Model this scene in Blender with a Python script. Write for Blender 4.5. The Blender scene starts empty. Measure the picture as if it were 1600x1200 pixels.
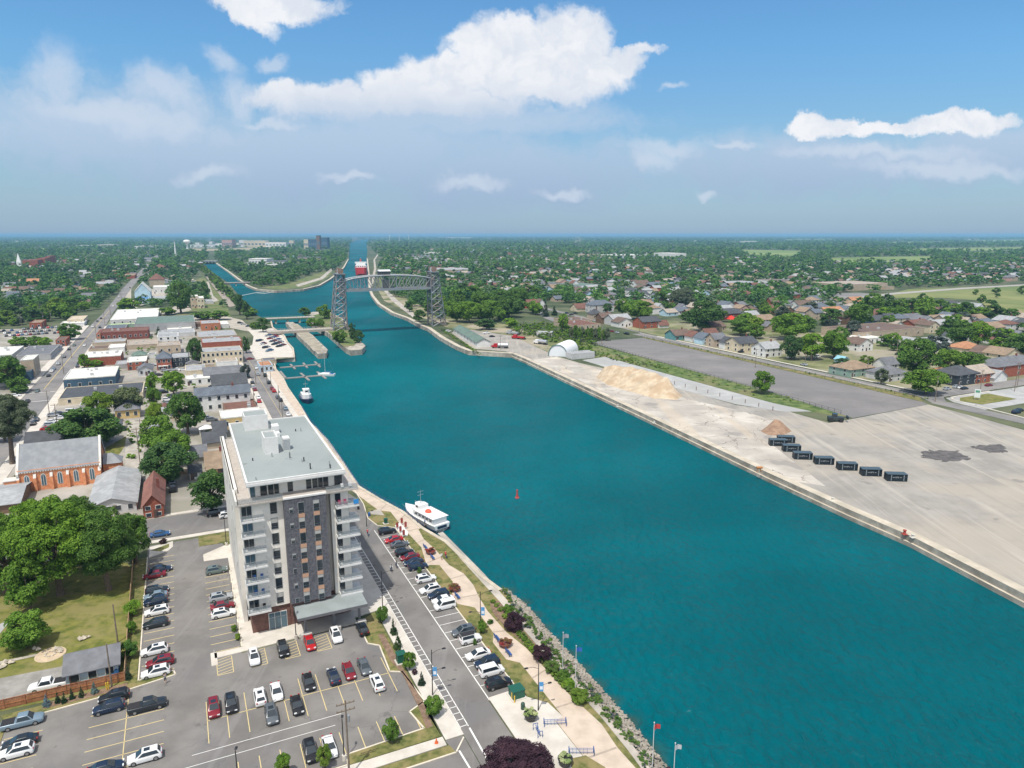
import bpy, bmesh, math, random
import numpy as np
from mathutils import Vector, Matrix
from mathutils.geometry import tessellate_polygon
R = math.radians
random.seed(7)
SC = bpy.context.scene
COL = SC.collection
# ---------------------------------------------------------------- camera
CAM_H, PITCH, FPX = 70.0, R(12.0), 1100.0
cd = bpy.data.cameras.new('camera'); cam = bpy.data.objects.new('camera', cd); COL.objects.link(cam)
cam.location = (0, 0, CAM_H); cam.rotation_euler = (math.pi/2 - PITCH, 0, 0)
cd.sensor_width = 36; cd.lens = 36*FPX/1600; cd.clip_start = 1; cd.clip_end = 90000
SC.camera = cam
# ---------------------------------------------------------------- exposure
SC.view_settings.view_transform = 'Standard'; SC.view_settings.look = 'None'
SC.view_settings.gamma = 1; SC.view_settings.use_curve_mapping = False
SC.view_settings.exposure = 0.17
SC.cycles.volume_bounces = 1; SC.cycles.max_bounces = 6; SC.cycles.transparent_max_bounces = 8
SC.cycles.sample_clamp_indirect = 4
# ---------------------------------------------------------------- sun: azimuth 199 deg (behind the camera), elevation 65 deg
HAZE = 0.00008
EL, AZ = R(65), R(199)
sd = bpy.data.lights.new('sun', 'SUN'); sd.energy = 3.7; sd.angle = R(0.53); sd.color = (1, .955, .875)
so = bpy.data.objects.new('sun', sd); COL.objects.link(so); so.location = (0, 0, 300)
sv = Vector((math.sin(AZ)*math.cos(EL), math.cos(AZ)*math.cos(EL), math.sin(EL)))
so.rotation_euler = sv.to_track_quat('Z', 'Y').to_euler()

def img_uv(px, py):                       # direction of a sky pixel as (x/y, z/y)
    u, v = (px-800)/FPX, (600-py)/FPX
    y = math.cos(PITCH)+v*math.sin(PITCH); z = -math.sin(PITCH)+v*math.cos(PITCH)
    return u/y, z/y

class NT:                                  # tiny node helper
    def __init__(s, nt): s.nt = nt; s.n = nt.nodes; s.l = nt.links
    def new(s, t, **k):
        n = s.n.new(t)
        for a, b in k.items():
            if a.startswith('i_'):
                key = a[2:]; key = int(key) if key.isdigit() else key.replace('_', ' ')
                if hasattr(b, 'is_output') or isinstance(b, bpy.types.NodeSocket): s.l.new(b, n.inputs[key])
                else: n.inputs[key].default_value = b
            else: setattr(n, a, b)
        return n
    def math(s, op, a, b=0.0, c=None, clamp=False):
        n = s.n.new('ShaderNodeMath'); n.operation = op; n.use_clamp = clamp
        for i, q in enumerate((a, b) if c is None else (a, b, c)):
            if isinstance(q, bpy.types.NodeSocket): s.l.new(q, n.inputs[i])
            else: n.inputs[i].default_value = q
        return n.outputs[0]
    def mix(s, f, a, b, typ='MIX'):
        n = s.n.new('ShaderNodeMix'); n.data_type = 'RGBA'; n.blend_type = typ
        for i, q in ((0, f), (6, a), (7, b)):
            if isinstance(q, bpy.types.NodeSocket): s.l.new(q, n.inputs[i])
            else: n.inputs[i].default_value = (*q, 1) if isinstance(q, tuple) and len(q) == 3 else q
        return n.outputs[2]
    def maprange(s, v, a, b, c=0., d=1., smooth=True):
        n = s.n.new('ShaderNodeMapRange'); n.interpolation_type = 'SMOOTHSTEP' if smooth else 'LINEAR'
        s.l.new(v, n.inputs[0])
        for i, q in enumerate((a, b, c, d)): n.inputs[i+1].default_value = q
        return n.outputs[0]
    def noise(s, vec, scale, detail=4, rough=.55, dist=0.):
        n = s.n.new('ShaderNodeTexNoise'); n.inputs['Scale'].default_value = scale; n.inputs['Detail'].default_value = detail
        n.inputs['Roughness'].default_value = rough; n.inputs['Distortion'].default_value = dist
        if vec is not None: s.l.new(vec, n.inputs['Vector'])
        return n
# ---------------------------------------------------------------- world: Nishita sky with clouds laid out by direction
W = bpy.data.worlds.new('World'); SC.world = W; W.use_nodes = True
t = NT(W.node_tree); t.n.clear()
sky = t.new('ShaderNodeTexSky', sky_type='NISHITA', sun_disc=False, sun_elevation=EL, sun_rotation=AZ, altitude=100, air_density=1.15, dust_density=.6, ozone_density=2.2)
tc = t.new('ShaderNodeTexCoord'); sp = t.new('ShaderNodeSeparateXYZ', i_0=tc.outputs['Generated'])
ay = t.math('MAXIMUM', t.math('ABSOLUTE', sp.outputs[1]), .12)
U = t.math('DIVIDE', sp.outputs[0], ay); V = t.math('DIVIDE', sp.outputs[2], ay)
uv = t.new('ShaderNodeCombineXYZ', i_0=U, i_1=V).outputs[0]
nd = t.noise(uv, 9, 6, .6); nd2 = t.noise(uv, 34, 5, .6)
def vsub(a, k, sc):
    q = t.new('ShaderNodeVectorMath', operation='SUBTRACT'); t.l.new(a, q.inputs[0]); q.inputs[1].default_value = (.5, .5, .5)
    q2 = t.new('ShaderNodeVectorMath', operation='MULTIPLY'); t.l.new(q.outputs[0], q2.inputs[0]); q2.inputs[1].default_value = sc
    return q2.outputs[0]
d1 = vsub(nd.outputs['Color'], 0, (.09, .07, 0)); d2 = vsub(nd2.outputs['Color'], 0, (.03, .028, 0))
def vadd(a, b):
    q = t.new('ShaderNodeVectorMath', operation='ADD'); t.l.new(a, q.inputs[0]); t.l.new(b, q.inputs[1]); return q.outputs[0]
uvd = vadd(vadd(uv, d1), d2)
def blobs(lst, vec):
    acc = None
    for (x, y, rx, ry, *g) in lst:
        cu, cv = img_uv(x, y); ru = rx/1150; rv = ry/1150
        m = t.new('ShaderNodeMapping', vector_type='POINT')
        ang = R(g[0]) if g else 0
        # POINT mapping applies scale, rotation, then translation: shift first through a subtract node
        s0 = t.new('ShaderNodeVectorMath', operation='SUBTRACT'); t.l.new(vec, s0.inputs[0]); s0.inputs[1].default_value = (cu, cv, 0)
        m2 = t.new('ShaderNodeVectorRotate', rotation_type='Z_AXIS'); t.l.new(s0.outputs[0], m2.inputs['Vector']); m2.inputs['Angle'].default_value = -ang
        t.n.remove(m)
        s1 = t.new('ShaderNodeVectorMath', operation='DIVIDE'); t.l.new(m2.outputs[0], s1.inputs[0]); s1.inputs[1].default_value = (ru, rv, 1)
        le = t.new('ShaderNodeVectorMath', operation='LENGTH'); t.l.new(s1.outputs[0], le.inputs[0])
        e = t.math('SUBTRACT', 1, le.outputs['Value'])
        acc = e if acc is None else t.math('SMOOTH_MAX', acc, e, .12) if False else t.math('MAXIMUM', acc, e)
    return acc
BIG = [(820,72,95,50),(780,80,80,45),(900,62,75,52),(870,45,48,40),(955,98,75,30,12),(760,95,80,48,-8),(735,75,45,32),(690,118,90,42),(620,138,70,40),(660,160,240,30),(850,120,150,45),
       (520,160,110,34),(440,150,60,25),(1000,75,40,14,12)]
TOP = [(430,2,110,28,-3),(380,15,60,20,-25)]
RGT = [(1270,205,42,18),(1330,203,75,15),(1400,200,70,15),(1480,195,95,20),(1530,185,75,18)]
WISP = [(250,135,70,42,-20),(90,110,60,55),(345,90,45,22,-25),(375,150,30,60,30),(1040,232,75,22),(1150,232,60,8),(1060,124,24,8),(550,275,70,10),(740,285,60,14),(880,298,55,12),(1100,296,22,10),
        (190,180,170,30,-10),(430,95,30,18),(415,190,60,10,-12),(1370,242,190,16),(1480,265,180,18),(330,270,70,18,12),(1020,248,50,22)]
LOW = [(500,245,560,85),(150,200,360,95),(1300,258,460,55),(1560,230,170,50),(800,275,340,70),(700,190,360,40)]
D_big = t.math('ADD', blobs(BIG, uvd), 0.0)
D_oth = blobs(TOP+RGT, uvd)
D_wsp = blobs(WISP, uvd)
D_low = blobs(LOW, vadd(uv, d1))
fib = t.noise(uvd, 14, 8, .65)
fb = t.math('MULTIPLY', t.math('SUBTRACT', fib.outputs[0], .5), .9)
a_big = t.maprange(t.math('ADD', t.math('MAXIMUM', D_big, D_oth), t.math('MULTIPLY', fb, 1.15)), -.04, .42)
a_wsp = t.math('MULTIPLY', t.maprange(t.math('ADD', D_wsp, t.math('MULTIPLY', fb, 1.2)), -.12, .8), .62)
a_low = t.math('MULTIPLY', t.maprange(t.math('ADD', D_low, t.math('MULTIPLY', fb, 1.3)), -.08, .7), .88)
# a pale veil that thickens towards the horizon
veil = t.math('MULTIPLY', t.maprange(V, .17, .0), .62)
skc = t.new('ShaderNodeVectorMath', operation='SCALE'); t.l.new(sky.outputs[0], skc.inputs[0]); skc.inputs['Scale'].default_value = .118
CW = (.80, .86, .93)
skt = t.mix(1., skc.outputs[0], (.62, 1.0, 1.22), 'MULTIPLY')
skt = t.mix(1., skt, t.mix(t.maprange(V, .27, .12), (1., 1., 1.), (1.04, .86, .84)), 'MULTIPLY')
col = t.mix(veil, skt, (.30, .44, .68))
lowc = t.mix(t.maprange(V, .16, .02), (.50, .63, .80), (.355, .475, .665))
col = t.mix(a_low, col, lowc)
col = t.mix(a_wsp, col, (.66, .74, .86))
shade = t.maprange(t.math('ADD', t.math('MAXIMUM', D_big, D_oth), t.math('MULTIPLY', fb, 1.4)), .1, .75)
inner = t.noise(uvd, 20, 6, .6)
shade2 = t.maprange(inner.outputs[0], .35, .65)
under = t.math('MULTIPLY', t.maprange(t.math('ADD', V, t.math('MULTIPLY', fb, .10)), .225, .15), t.maprange(D_oth, .1, -.1))
shq = t.math('MAXIMUM', t.math('MULTIPLY', shade2, .55), t.math('MULTIPLY', under, .85))
whc = t.mix(shq, (.90, .92, .96), (.60, .68, .81))
base_fade = t.maprange(V, .125, .185)          # the undersides melt into the low cloud
col = t.mix(t.math('MULTIPLY', a_big, t.math('MAXIMUM', base_fade, t.maprange(D_oth, 0, .15))), col, whc)
# warm glow added round the sun, out of view, as fill light for walls
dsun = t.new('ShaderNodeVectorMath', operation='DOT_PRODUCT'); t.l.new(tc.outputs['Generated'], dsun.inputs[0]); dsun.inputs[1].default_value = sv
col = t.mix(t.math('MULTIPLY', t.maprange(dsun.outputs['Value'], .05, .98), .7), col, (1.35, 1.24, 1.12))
# below the horizon: plain dim ground tone for bounce
col = t.mix(t.maprange(sp.outputs[2], -.02, -.004), (.12, .15, .14), col)
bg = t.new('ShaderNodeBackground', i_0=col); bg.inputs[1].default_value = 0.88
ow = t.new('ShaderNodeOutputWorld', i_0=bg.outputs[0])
# ---------------------------------------------------------------- coordinates
FW = Vector((0, math.cos(PITCH), -math.sin(PITCH))); UP = Vector((0, math.sin(PITCH), math.cos(PITCH))); CP = Vector((0, 0, CAM_H))
def G(px, py, z=0.):                       # the place in the world seen at a photo position, at height z
    d = FW + Vector((1, 0, 0))*((px-800)/FPX) + UP*((600-py)/FPX)
    return CP + d*((z-CAM_H)/d.z)
def Pj(p):
    v = Vector(p)-CP; w = v.dot(FW)
    return 800+FPX*v.x/w, 600-FPX*v.dot(UP)/w
TH = R(25.2)                               # the town grid
TA = Vector((-math.sin(TH), math.cos(TH), 0)); TB = Vector((math.cos(TH), math.sin(TH), 0))
def T(b, a, z=0.): v = TB*b + TA*a; return Vector((v.x, v.y, z))
def BA(p): return p.x*TB.x+p.y*TB.y, p.x*TA.x+p.y*TA.y
def LBA(px, py, z=0.): return BA(G(px, py, z))
# ---------------------------------------------------------------- materials
MATS = {}
def M(name, c, rough=.8, var=.12, scale=.6, metal=0., spec=.35, c2=None, bump=0., bscale=None, detail=5, obj=False, rnd=0., c3=None, scale3=.02):
    if name in MATS: return MATS[name]
    m = bpy.data.materials.new(name); m.use_nodes = True; q = NT(m.node_tree); q.n.clear()
    o = q.new('ShaderNodeOutputMaterial'); b = q.new('ShaderNodeBsdfPrincipled'); q.l.new(b.outputs[0], o.inputs[0])
    b.inputs['Roughness'].default_value = rough; b.inputs['Metallic'].default_value = metal; b.inputs['Specular IOR Level'].default_value = spec
    if obj: vec = q.new('ShaderNodeTexCoord').outputs['Object']
    else: vec = q.new('ShaderNodeNewGeometry').outputs['Position']
    if var or c2:
        n = q.noise(vec, scale, detail, .6)
        lo = tuple(x*(1-var) for x in c); hi = c2 or tuple(min(1, x*(1+var)) for x in c)
        cc = q.mix(q.maprange(n.outputs[0], .32, .68), lo, hi)
        if c3: cc = q.mix(q.math('MULTIPLY', q.maprange(q.noise(vec, scale3, 5, .6).outputs[0], .45, .62), .8), cc, c3)
        if rnd:
            oi = q.new('ShaderNodeObjectInfo')
            cc = q.mix(1., cc, q.new('ShaderNodeCombineColor', i_0=q.maprange(oi.outputs['Random'], 0, 1, 1-rnd, 1+rnd, False), i_1=q.maprange(oi.outputs['Random'], 0, 1, 1-rnd*.7, 1+rnd*.7, False), i_2=1.).outputs[0], 'MULTIPLY')
        q.l.new(cc, b.inputs['Base Color'])
    else: b.inputs['Base Color'].default_value = (*c, 1)
    if bump:
        n2 = q.noise(vec, bscale or scale*4, 4, .6); bp = q.new('ShaderNodeBump'); bp.inputs['Strength'].default_value = bump
        q.l.new(n2.outputs[0], bp.inputs['Height']); q.l.new(bp.outputs[0], b.inputs['Normal'])
    MATS[name] = m; return m
def P(name, c, rough=.35, metal=0., spec=.5): return M(name, c, rough, 0, 1, metal, spec)
# ---------------------------------------------------------------- mesh builder
class MB:
    def __init__(s): s.v = []; s.f = []; s.m = []
    def add(s, vs, fs, mi=0):
        k = len(s.v); s.v += [tuple(x) for x in vs]; s.f += [tuple(i+k for i in f) for f in fs]; s.m += [mi]*len(fs); return s
    def box(s, x0, y0, z0, x1, y1, z1, mi=0, skip=''):
        v = [(x0,y0,z0),(x1,y0,z0),(x1,y1,z0),(x0,y1,z0),(x0,y0,z1),(x1,y0,z1),(x1,y1,z1),(x0,y1,z1)]
        f = [(0,3,2,1),(4,5,6,7),(0,1,5,4),(1,2,6,5),(2,3,7,6),(3,0,4,7)]
        return s.add(v, f, mi)
    def quad(s, a, b, c, d, mi=0): return s.add([a,b,c,d], [(0,1,2,3)], mi)
    def prism(s, pts, z0, z1, mi=0, top=None):
        n = len(pts); v = [(p[0],p[1],z0) for p in pts]+[(p[0],p[1],z1) for p in pts]
        area = sum(pts[i][0]*pts[(i+1)%n][1]-pts[(i+1)%n][0]*pts[i][1] for i in range(n))
        if area < 0: pts = pts[::-1]; v = [(p[0],p[1],z0) for p in pts]+[(p[0],p[1],z1) for p in pts]
        s.add(v, [(i,(i+1)%n,(i+1)%n+n,i+n) for i in range(n)], mi)
        tri = tessellate_polygon([[Vector((p[0],p[1],0)) for p in pts]])
        s.add(v[n:], tri, mi if top is None else top); return s
    def tube(s, a, b, r0, r1=None, n=6, mi=0, caps=True):
        a, b = Vector(a), Vector(b); r1 = r0 if r1 is None else r1; d = (b-a).normalized()
        x = d.orthogonal().normalized(); y = d.cross(x); v = []
        for p, r in ((a,r0),(b,r1)):
            for i in range(n):
                an = 2*math.pi*(i+.5)/n; v.append(p+x*(r*math.cos(an))+y*(r*math.sin(an)))
        f = [(i,(i+1)%n,(i+1)%n+n,i+n) for i in range(n)]
        if caps: f += [tuple(range(n-1,-1,-1)), tuple(range(n,2*n))]
        return s.add(v, f, mi)
    def path(s, pts, rs, n=6, mi=0):
        for i in range(len(pts)-1): s.tube(pts[i], pts[i+1], rs[i], rs[i+1], n, mi, caps=(i in (0, len(pts)-2)))
        return s
    def ball(s, c, rx, ry=None, rz=None, n=8, m=5, mi=0, jit=0, half=False):
        ry = rx if ry is None else ry; rz = rx if rz is None else rz; v = []
        for j in range(m+1):
            ph = (math.pi*(j/m) if not half else math.pi/2*(j/m))
            for i in range(n):
                th = 2*math.pi*i/n; k = 1+random.uniform(-jit, jit)
                v.append((c[0]+rx*math.sin(ph)*math.cos(th)*k, c[1]+ry*math.sin(ph)*math.sin(th)*k, c[2]+rz*math.cos(ph)*k))
        f = [(j*n+i, (j+1)*n+i, (j+1)*n+(i+1)%n, j*n+(i+1)%n) for j in range(m) for i in range(n)]
        return s.add(v, f, mi)
    def lathe(s, prof, n=12, c=(0,0,0), mi=0):
        v = [(c[0]+r*math.cos(2*math.pi*i/n), c[1]+r*math.sin(2*math.pi*i/n), c[2]+z) for r, z in prof for i in range(n)]
        f = [(j*n+i, j*n+(i+1)%n, (j+1)*n+(i+1)%n, (j+1)*n+i) for j in range(len(prof)-1) for i in range(n)]
        return s.add(v, f, mi)
    def loft(s, secs, mi=0, close=True):
        n = len(secs[0]); v = [p for q in secs for p in q]
        f = [(j*n+i, j*n+(i+1)%n, (j+1)*n+(i+1)%n, (j+1)*n+i) for j in range(len(secs)-1) for i in range(n)]
        if close: f += [tuple(range(n-1,-1,-1)), tuple((len(secs)-1)*n+i for i in range(n))]
        return s.add(v, f, mi)
    def rock(s, c, r, mi=0):
        v = []; f = [(0,2,4),(2,1,4),(1,3,4),(3,0,4),(2,0,5),(1,2,5),(3,1,5),(0,3,5)]
        for d in ((1,0,0),(-1,0,0),(0,1,0),(0,-1,0),(0,0,1),(0,0,-1)):
            k = r*random.uniform(.65, 1.25); v.append((c[0]+d[0]*k+random.uniform(-.2,.2)*r, c[1]+d[1]*k+random.uniform(-.2,.2)*r, c[2]+d[2]*k*.75))
        return s.add(v, f, mi)
    def mesh(s, name, mats, smooth=False, bevel=0, auto=False):
        me = bpy.data.meshes.new(name); me.from_pydata(s.v, [], s.f)
        for m in (mats if isinstance(mats, (list, tuple)) else [mats]): me.materials.append(m)
        if any(s.m): me.polygons.foreach_set('material_index', s.m)
        if bevel or auto:
            bm = bmesh.new(); bm.from_mesh(me)
            bmesh.ops.recalc_face_normals(bm, faces=bm.faces)
            if bevel: bmesh.ops.bevel(bm, geom=[e for e in bm.edges if e.is_manifold and e.calc_face_angle(0) > .35], offset=bevel, segments=2, profile=.6, affect='EDGES', clamp_overlap=True)
            bm.to_mesh(me); bm.free()
        if smooth: me.polygons.foreach_set('use_smooth', [True]*len(me.polygons))
        me.update(); return me
    def build(s, name, mats, parent=None, smooth=False, bevel=0, auto=False):
        return link(name, s.mesh(name, mats, smooth, bevel, auto), parent)
def link(name, me, parent=None):
    o = bpy.data.objects.new(name, me); COL.objects.link(o)
    if parent is not None: o.parent = parent
    return o
def tag(o, label=None, cat=None, group=None, kind=None):
    if label: o['label'] = label
    if cat: o['category'] = cat
    if group: o['group'] = group
    if kind: o['kind'] = kind
    return o
def empty(name, loc, rz=0.):
    o = bpy.data.objects.new(name, None); COL.objects.link(o); o.location = loc; o.rotation_euler = (0,0,rz); o.empty_display_size = .5; return o
def thing(name, loc, rz, label=None, cat=None, group=None): return tag(empty(name, loc, rz), label, cat, group)
def dup(o, parent=None, paint=None):       # a copy of a thing with copies of its parts and their sub-parts
    c = o.copy(); COL.objects.link(c)
    if parent is not None: c.parent = parent
    if paint is not None and c.type == 'MESH' and c.get('painted'):
        c.material_slots[0].link = 'OBJECT'; c.material_slots[0].material = paint
    for ch in list(o.children): dup(ch, c, paint)
    return c
def struct(o, label=None): o['kind'] = 'structure'; (o.__setitem__('label', label) if label else None); return o
def pip(x, y, poly):
    c = False; n = len(poly); j = n-1
    for i in range(n):
        xi, yi = poly[i][:2]; xj, yj = poly[j][:2]
        if (yi > y) != (yj > y) and x < (xj-xi)*(y-yi)/(yj-yi)+xi: c = not c
        j = i
    return c
# things whose label is completed at the end from the named places beside them
AUTO = []
def auto(o, desc, p, cat, group=None): AUTO.append((o, desc, Pj(p), cat)); tag(o, None, cat, group); return o
OCC = []                                   # (x, y, r) already built on
# ================================================================ SETTING
WZ = -2.3
GP = lambda L, z=0.: [G(x, y, z) for x, y in L]
W_IN = [(1060,1260),(990,1170),(945,1115),(905,1070),(870,1032),(838,992),(815,965),(785,922)]
W_UP = [(755,900),(700,847),(662,825),(632,800),(595,780),(562,760),(537,722),(512,687),(485,660),(472,637),(450,605),(443,590),(432,577),(428,562)]
W_MAR = [(461,559),(459,545),(450,535),(445,525),(427,512),(424,500)]
W_FAR = [(410,497),(395,488),(385,474),(372,460),(358,443),(332,425),(315,411)]
N_SH = [(337,411),(357,425),(370,435),(385,446),(400,452),(432,455),(475,452),(500,446),(517,436),(522,432),(538,418),(545,405),(546,390),(545,380),(560,374.5),(600,371)]
E_SH = [(608,371),(578,375),(573,385),(574,392),(573,404),(575,430),(576,452),(580,462),(590,475),(612,489),(635,497),(657,509),(668,513),(687,527),(712,541),(732,549),(800,553),(820,561),(1000,645),(1200,740),(1325,797),(1425,840),(1600,930),(1950,1110)]
FARX, FARY = 42000, 60000
gpoly = [Vector((-FARX,-400,0)), Vector((75,-400,0))]+GP(W_IN+W_UP+W_MAR+W_FAR+N_SH+E_SH)+[Vector((400,-400,0)), Vector((FARX,-400,0)), Vector((FARX,FARY,0)), Vector((-FARX,FARY,0))]
ground_m = M('ground_earth', (.055,.085,.035), .95, .35, .035, c2=(.13,.14,.075), bump=.3, bscale=.8, c3=(.045,.075,.03), scale3=.0016)
gb = MB(); gb.add(gpoly, tessellate_polygon([gpoly])); 
g = gb.build('ground', ground_m); struct(g, 'flat land either side of the canal')
bm = bmesh.new(); bm.from_mesh(g.data); bmesh.ops.recalc_face_normals(bm, faces=bm.faces)
if sum(f.normal.z for f in bm.faces) < 0: bmesh.ops.reverse_faces(bm, faces=bm.faces)
bm.to_mesh(g.data); bm.free()
# water
wm = bpy.data.materials.new('canal_water'); wm.use_nodes = True; q = NT(wm.node_tree); q.n.clear()
o_ = q.new('ShaderNodeOutputMaterial'); b_ = q.new('ShaderNodeBsdfPrincipled'); q.l.new(b_.outputs[0], o_.inputs[0])
pos = q.new('ShaderNodeNewGeometry').outputs['Position']
n1 = q.noise(pos, .006, 3, .5, .6); n2_ = q.noise(pos, .03, 4, .6)
cc = q.mix(q.maprange(n1.outputs[0], .38, .66), (.0,.083,.103), (.0,.124,.152))
cc = q.mix(q.math('MULTIPLY', q.maprange(n2_.outputs[0], .4, .7), .30), cc, (.0,.064,.082))
# pale shoal water in the turning basin by the islands
shp = q.new('ShaderNodeMapping'); q.l.new(pos, shp.inputs[0]); c0 = G(640, 575); shp.inputs['Location'].default_value = (-c0.x, -c0.y, 0)
sl = q.new('ShaderNodeVectorMath', operation='LENGTH'); q.l.new(shp.outputs[0], sl.inputs[0])
cc = q.mix(q.math('MULTIPLY', q.maprange(q.math('ADD', sl.outputs['Value'], q.math('MULTIPLY', q.noise(pos, .02, 3).outputs[0], 70)), 150, 25), .5), cc, (.0,.15,.17))
q.l.new(cc, b_.inputs['Base Color']); b_.inputs['Roughness'].default_value = .6; b_.inputs['Specular IOR Level'].default_value = 0; gl_ = q.new('ShaderNodeBsdfGlossy'); gl_.inputs['Roughness'].default_value = .12; fr_ = q.new('ShaderNodeFresnel', i_IOR=1.33)
streak = q.noise(None, .012, 4, .6, 1.2); smp = q.new('ShaderNodeMapping'); smp.inputs['Scale'].default_value = (1, .25, 1); smp.inputs['Rotation'].default_value = (0,0,1.2); q.l.new(pos, smp.inputs[0]); q.l.new(smp.outputs[0], streak.inputs['Vector'])
mxw = q.new('ShaderNodeMixShader'); q.l.new(q.math('MULTIPLY', fr_.outputs[0], q.maprange(streak.outputs[0], .35, .65, .14, .36)), mxw.inputs[0]); q.l.new(b_.outputs[0], mxw.inputs[1]); q.l.new(gl_.outputs[0], mxw.inputs[2]); q.l.new(mxw.outputs[0], o_.inputs[0])
w1 = q.noise(pos, .75, 4, .6, .8); w2 = q.noise(pos, .09, 3, .5, .4)
mp = q.new('ShaderNodeMapping'); mp.inputs['Scale'].default_value = (1, .55, 1); mp.inputs['Rotation'].default_value = (0,0,.5); q.l.new(pos, mp.inputs[0]); q.l.new(mp.outputs[0], w1.inputs['Vector'])
bp = q.new('ShaderNodeBump'); bp.inputs['Strength'].default_value = 1.0; bp.inputs['Distance'].default_value = 1.0
q.l.new(q.math('ADD', w1.outputs[0], q.math('MULTIPLY', w2.outputs[0], 1.6)), bp.inputs['Height']); [q.l.new(bp.outputs[0], x_.inputs['Normal']) for x_ in (b_, gl_, fr_)]
wb = MB(); wb.quad((-2600,-300,WZ), (1500,-300,WZ), (1500,16000,WZ), (-4800,16000,WZ)); struct(wb.build('water', wm), 'teal canal water')
# ---- sheets
def sheet(name, pts, mat, z, label=None, kind='structure'):
    v = [Vector((p.x, p.y, z)) for p in pts]; tri = tessellate_polygon([v]); b = MB()
    tri = [tt if (v[tt[1]]-v[tt[0]]).cross(v[tt[2]]-v[tt[0]]).z > 0 else tt[::-1] for tt in tri]
    b.add(v, tri); o = b.build(name, mat); o['kind'] = kind
    if label: o['label'] = label
    return o
TP = lambda L: [T(b, a) for b, a in L]
def ribbon(b, pts, w, z0, z1, mi=0):       # a low strip (kerb, painted line) along a run of points
    for i in range(len(pts)-1):
        a, c = pts[i], pts[i+1]; d = (c-a); d.z = 0
        if d.length < 1e-4: continue
        d.normalize(); n = Vector((-d.y, d.x, 0))*(w/2); e = d*(w*.25)
        q4 = [a-e-n, c+e-n, c+e+n, a-e+n]
        if z1-z0 < .02: b.add([(p.x,p.y,z1) for p in q4], [(0,1,2,3)], mi)
        else: b.prism([(p.x,p.y) for p in q4], z0, z1, mi)
    return b
asph = M('asphalt_lot', (.170,.160,.150), .9, .13, .12, c2=(.215,.203,.19), bump=.15, bscale=6, c3=(.15,.145,.145), scale3=.05)
asph2 = M('asphalt_street', (.17,.165,.165), .9, .12, .08, c2=(.22,.21,.205), bump=.12, bscale=6, c3=(.25,.235,.22), scale3=.03)
asph3 = M('asphalt_apron', (.185,.175,.17), .92, .1, .05, c2=(.225,.212,.205), bump=.15, bscale=3, c3=(.165,.16,.158), scale3=.012)
conc = M('concrete_pavement', (.52,.48,.42), .85, .07, .3, c2=(.60,.56,.50), bump=.1, bscale=5)
conc2 = M('concrete_old', (.40,.36,.31), .9, .15, .25, c2=(.50,.46,.40), bump=.25, bscale=3, c3=(.27,.25,.225), scale3=.09)
prom_m = M('promenade_paving', (.49,.405,.325), .85, .06, .4, c2=(.56,.465,.375), bump=.08, bscale=4)
lawn = M('lawn_grass', (.10,.13,.032), .95, .3, .8, c2=(.19,.18,.062), bump=.4, bscale=6, c3=(.25,.20,.09), scale3=.25)
lawn2 = M('mown_grass', (.115,.145,.026), .95, .25, .6, c2=(.19,.185,.042), bump=.4, bscale=5, c3=(.215,.19,.075), scale3=.16)
weeds = M('rough_grass', (.07,.13,.03), .95, .3, .25, c2=(.15,.19,.06), bump=.6, bscale=2, c3=(.20,.18,.09), scale3=.04)
mulch = M('bark_mulch', (.19,.125,.085), .95, .2, 1.2, c2=(.25,.17,.12), bump=.4, bscale=8)
gravel_g = M('grey_gravel', (.36,.37,.37), .95, .08, .15, c2=(.43,.43,.42), bump=.2, bscale=4, c3=(.32,.32,.31), scale3=.05)
yard_m = M('gravel_yard', (.275,.26,.235), .95, .1, .09, c2=(.335,.315,.285), bump=.25, bscale=3, c3=(.37,.33,.275), scale3=.03)
yard_l = M('worn_concrete_apron', (.40,.37,.33), .92, .12, .07, c2=(.56,.52,.46), bump=.2, bscale=3, c3=(.36,.33,.29), scale3=.03)
dirt = M('bare_dirt', (.36,.29,.21), .95, .15, .1, c2=(.45,.38,.29), c3=(.26,.22,.16), scale3=.04)
town = M('town_yards', (.30,.28,.25), .95, .25, .05, c2=(.40,.37,.33), bump=.2, bscale=2, c3=(.23,.22,.17), scale3=.06)
linew = P('line_white', (.72,.71,.68), .7); liney = P('line_yellow', (.62,.50,.24), .7)
def overlay(m, mask_fn, colr, typ='MIX'):
    q = NT(m.node_tree); bs = [n for n in q.n if n.type == 'BSDF_PRINCIPLED'][0]; src = bs.inputs['Base Color'].links[0].from_socket
    vec = q.new('ShaderNodeNewGeometry').outputs['Position']; q.l.new(q.mix(mask_fn(q, vec), src, colr, typ), bs.inputs['Base Color'])
def cracks(scale, w, amt, patch=.5):
    def f(q, vec):
        dn = q.noise(vec, scale*3, 3, .6); ad = q.new('ShaderNodeVectorMath', operation='MULTIPLY_ADD'); q.l.new(dn.outputs['Color'], ad.inputs[0]); ad.inputs[1].default_value = (.5/scale,)*3; q.l.new(vec, ad.inputs[2])
        vo = q.new('ShaderNodeTexVoronoi', feature='DISTANCE_TO_EDGE'); vo.inputs['Scale'].default_value = scale; q.l.new(ad.outputs[0], vo.inputs['Vector'])
        return q.math('MULTIPLY', q.math('MULTIPLY', q.maprange(vo.outputs['Distance'], w, 0), q.maprange(q.noise(vec, scale*.7, 2).outputs[0], patch-.05, patch+.08)), amt)
    return f
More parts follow.
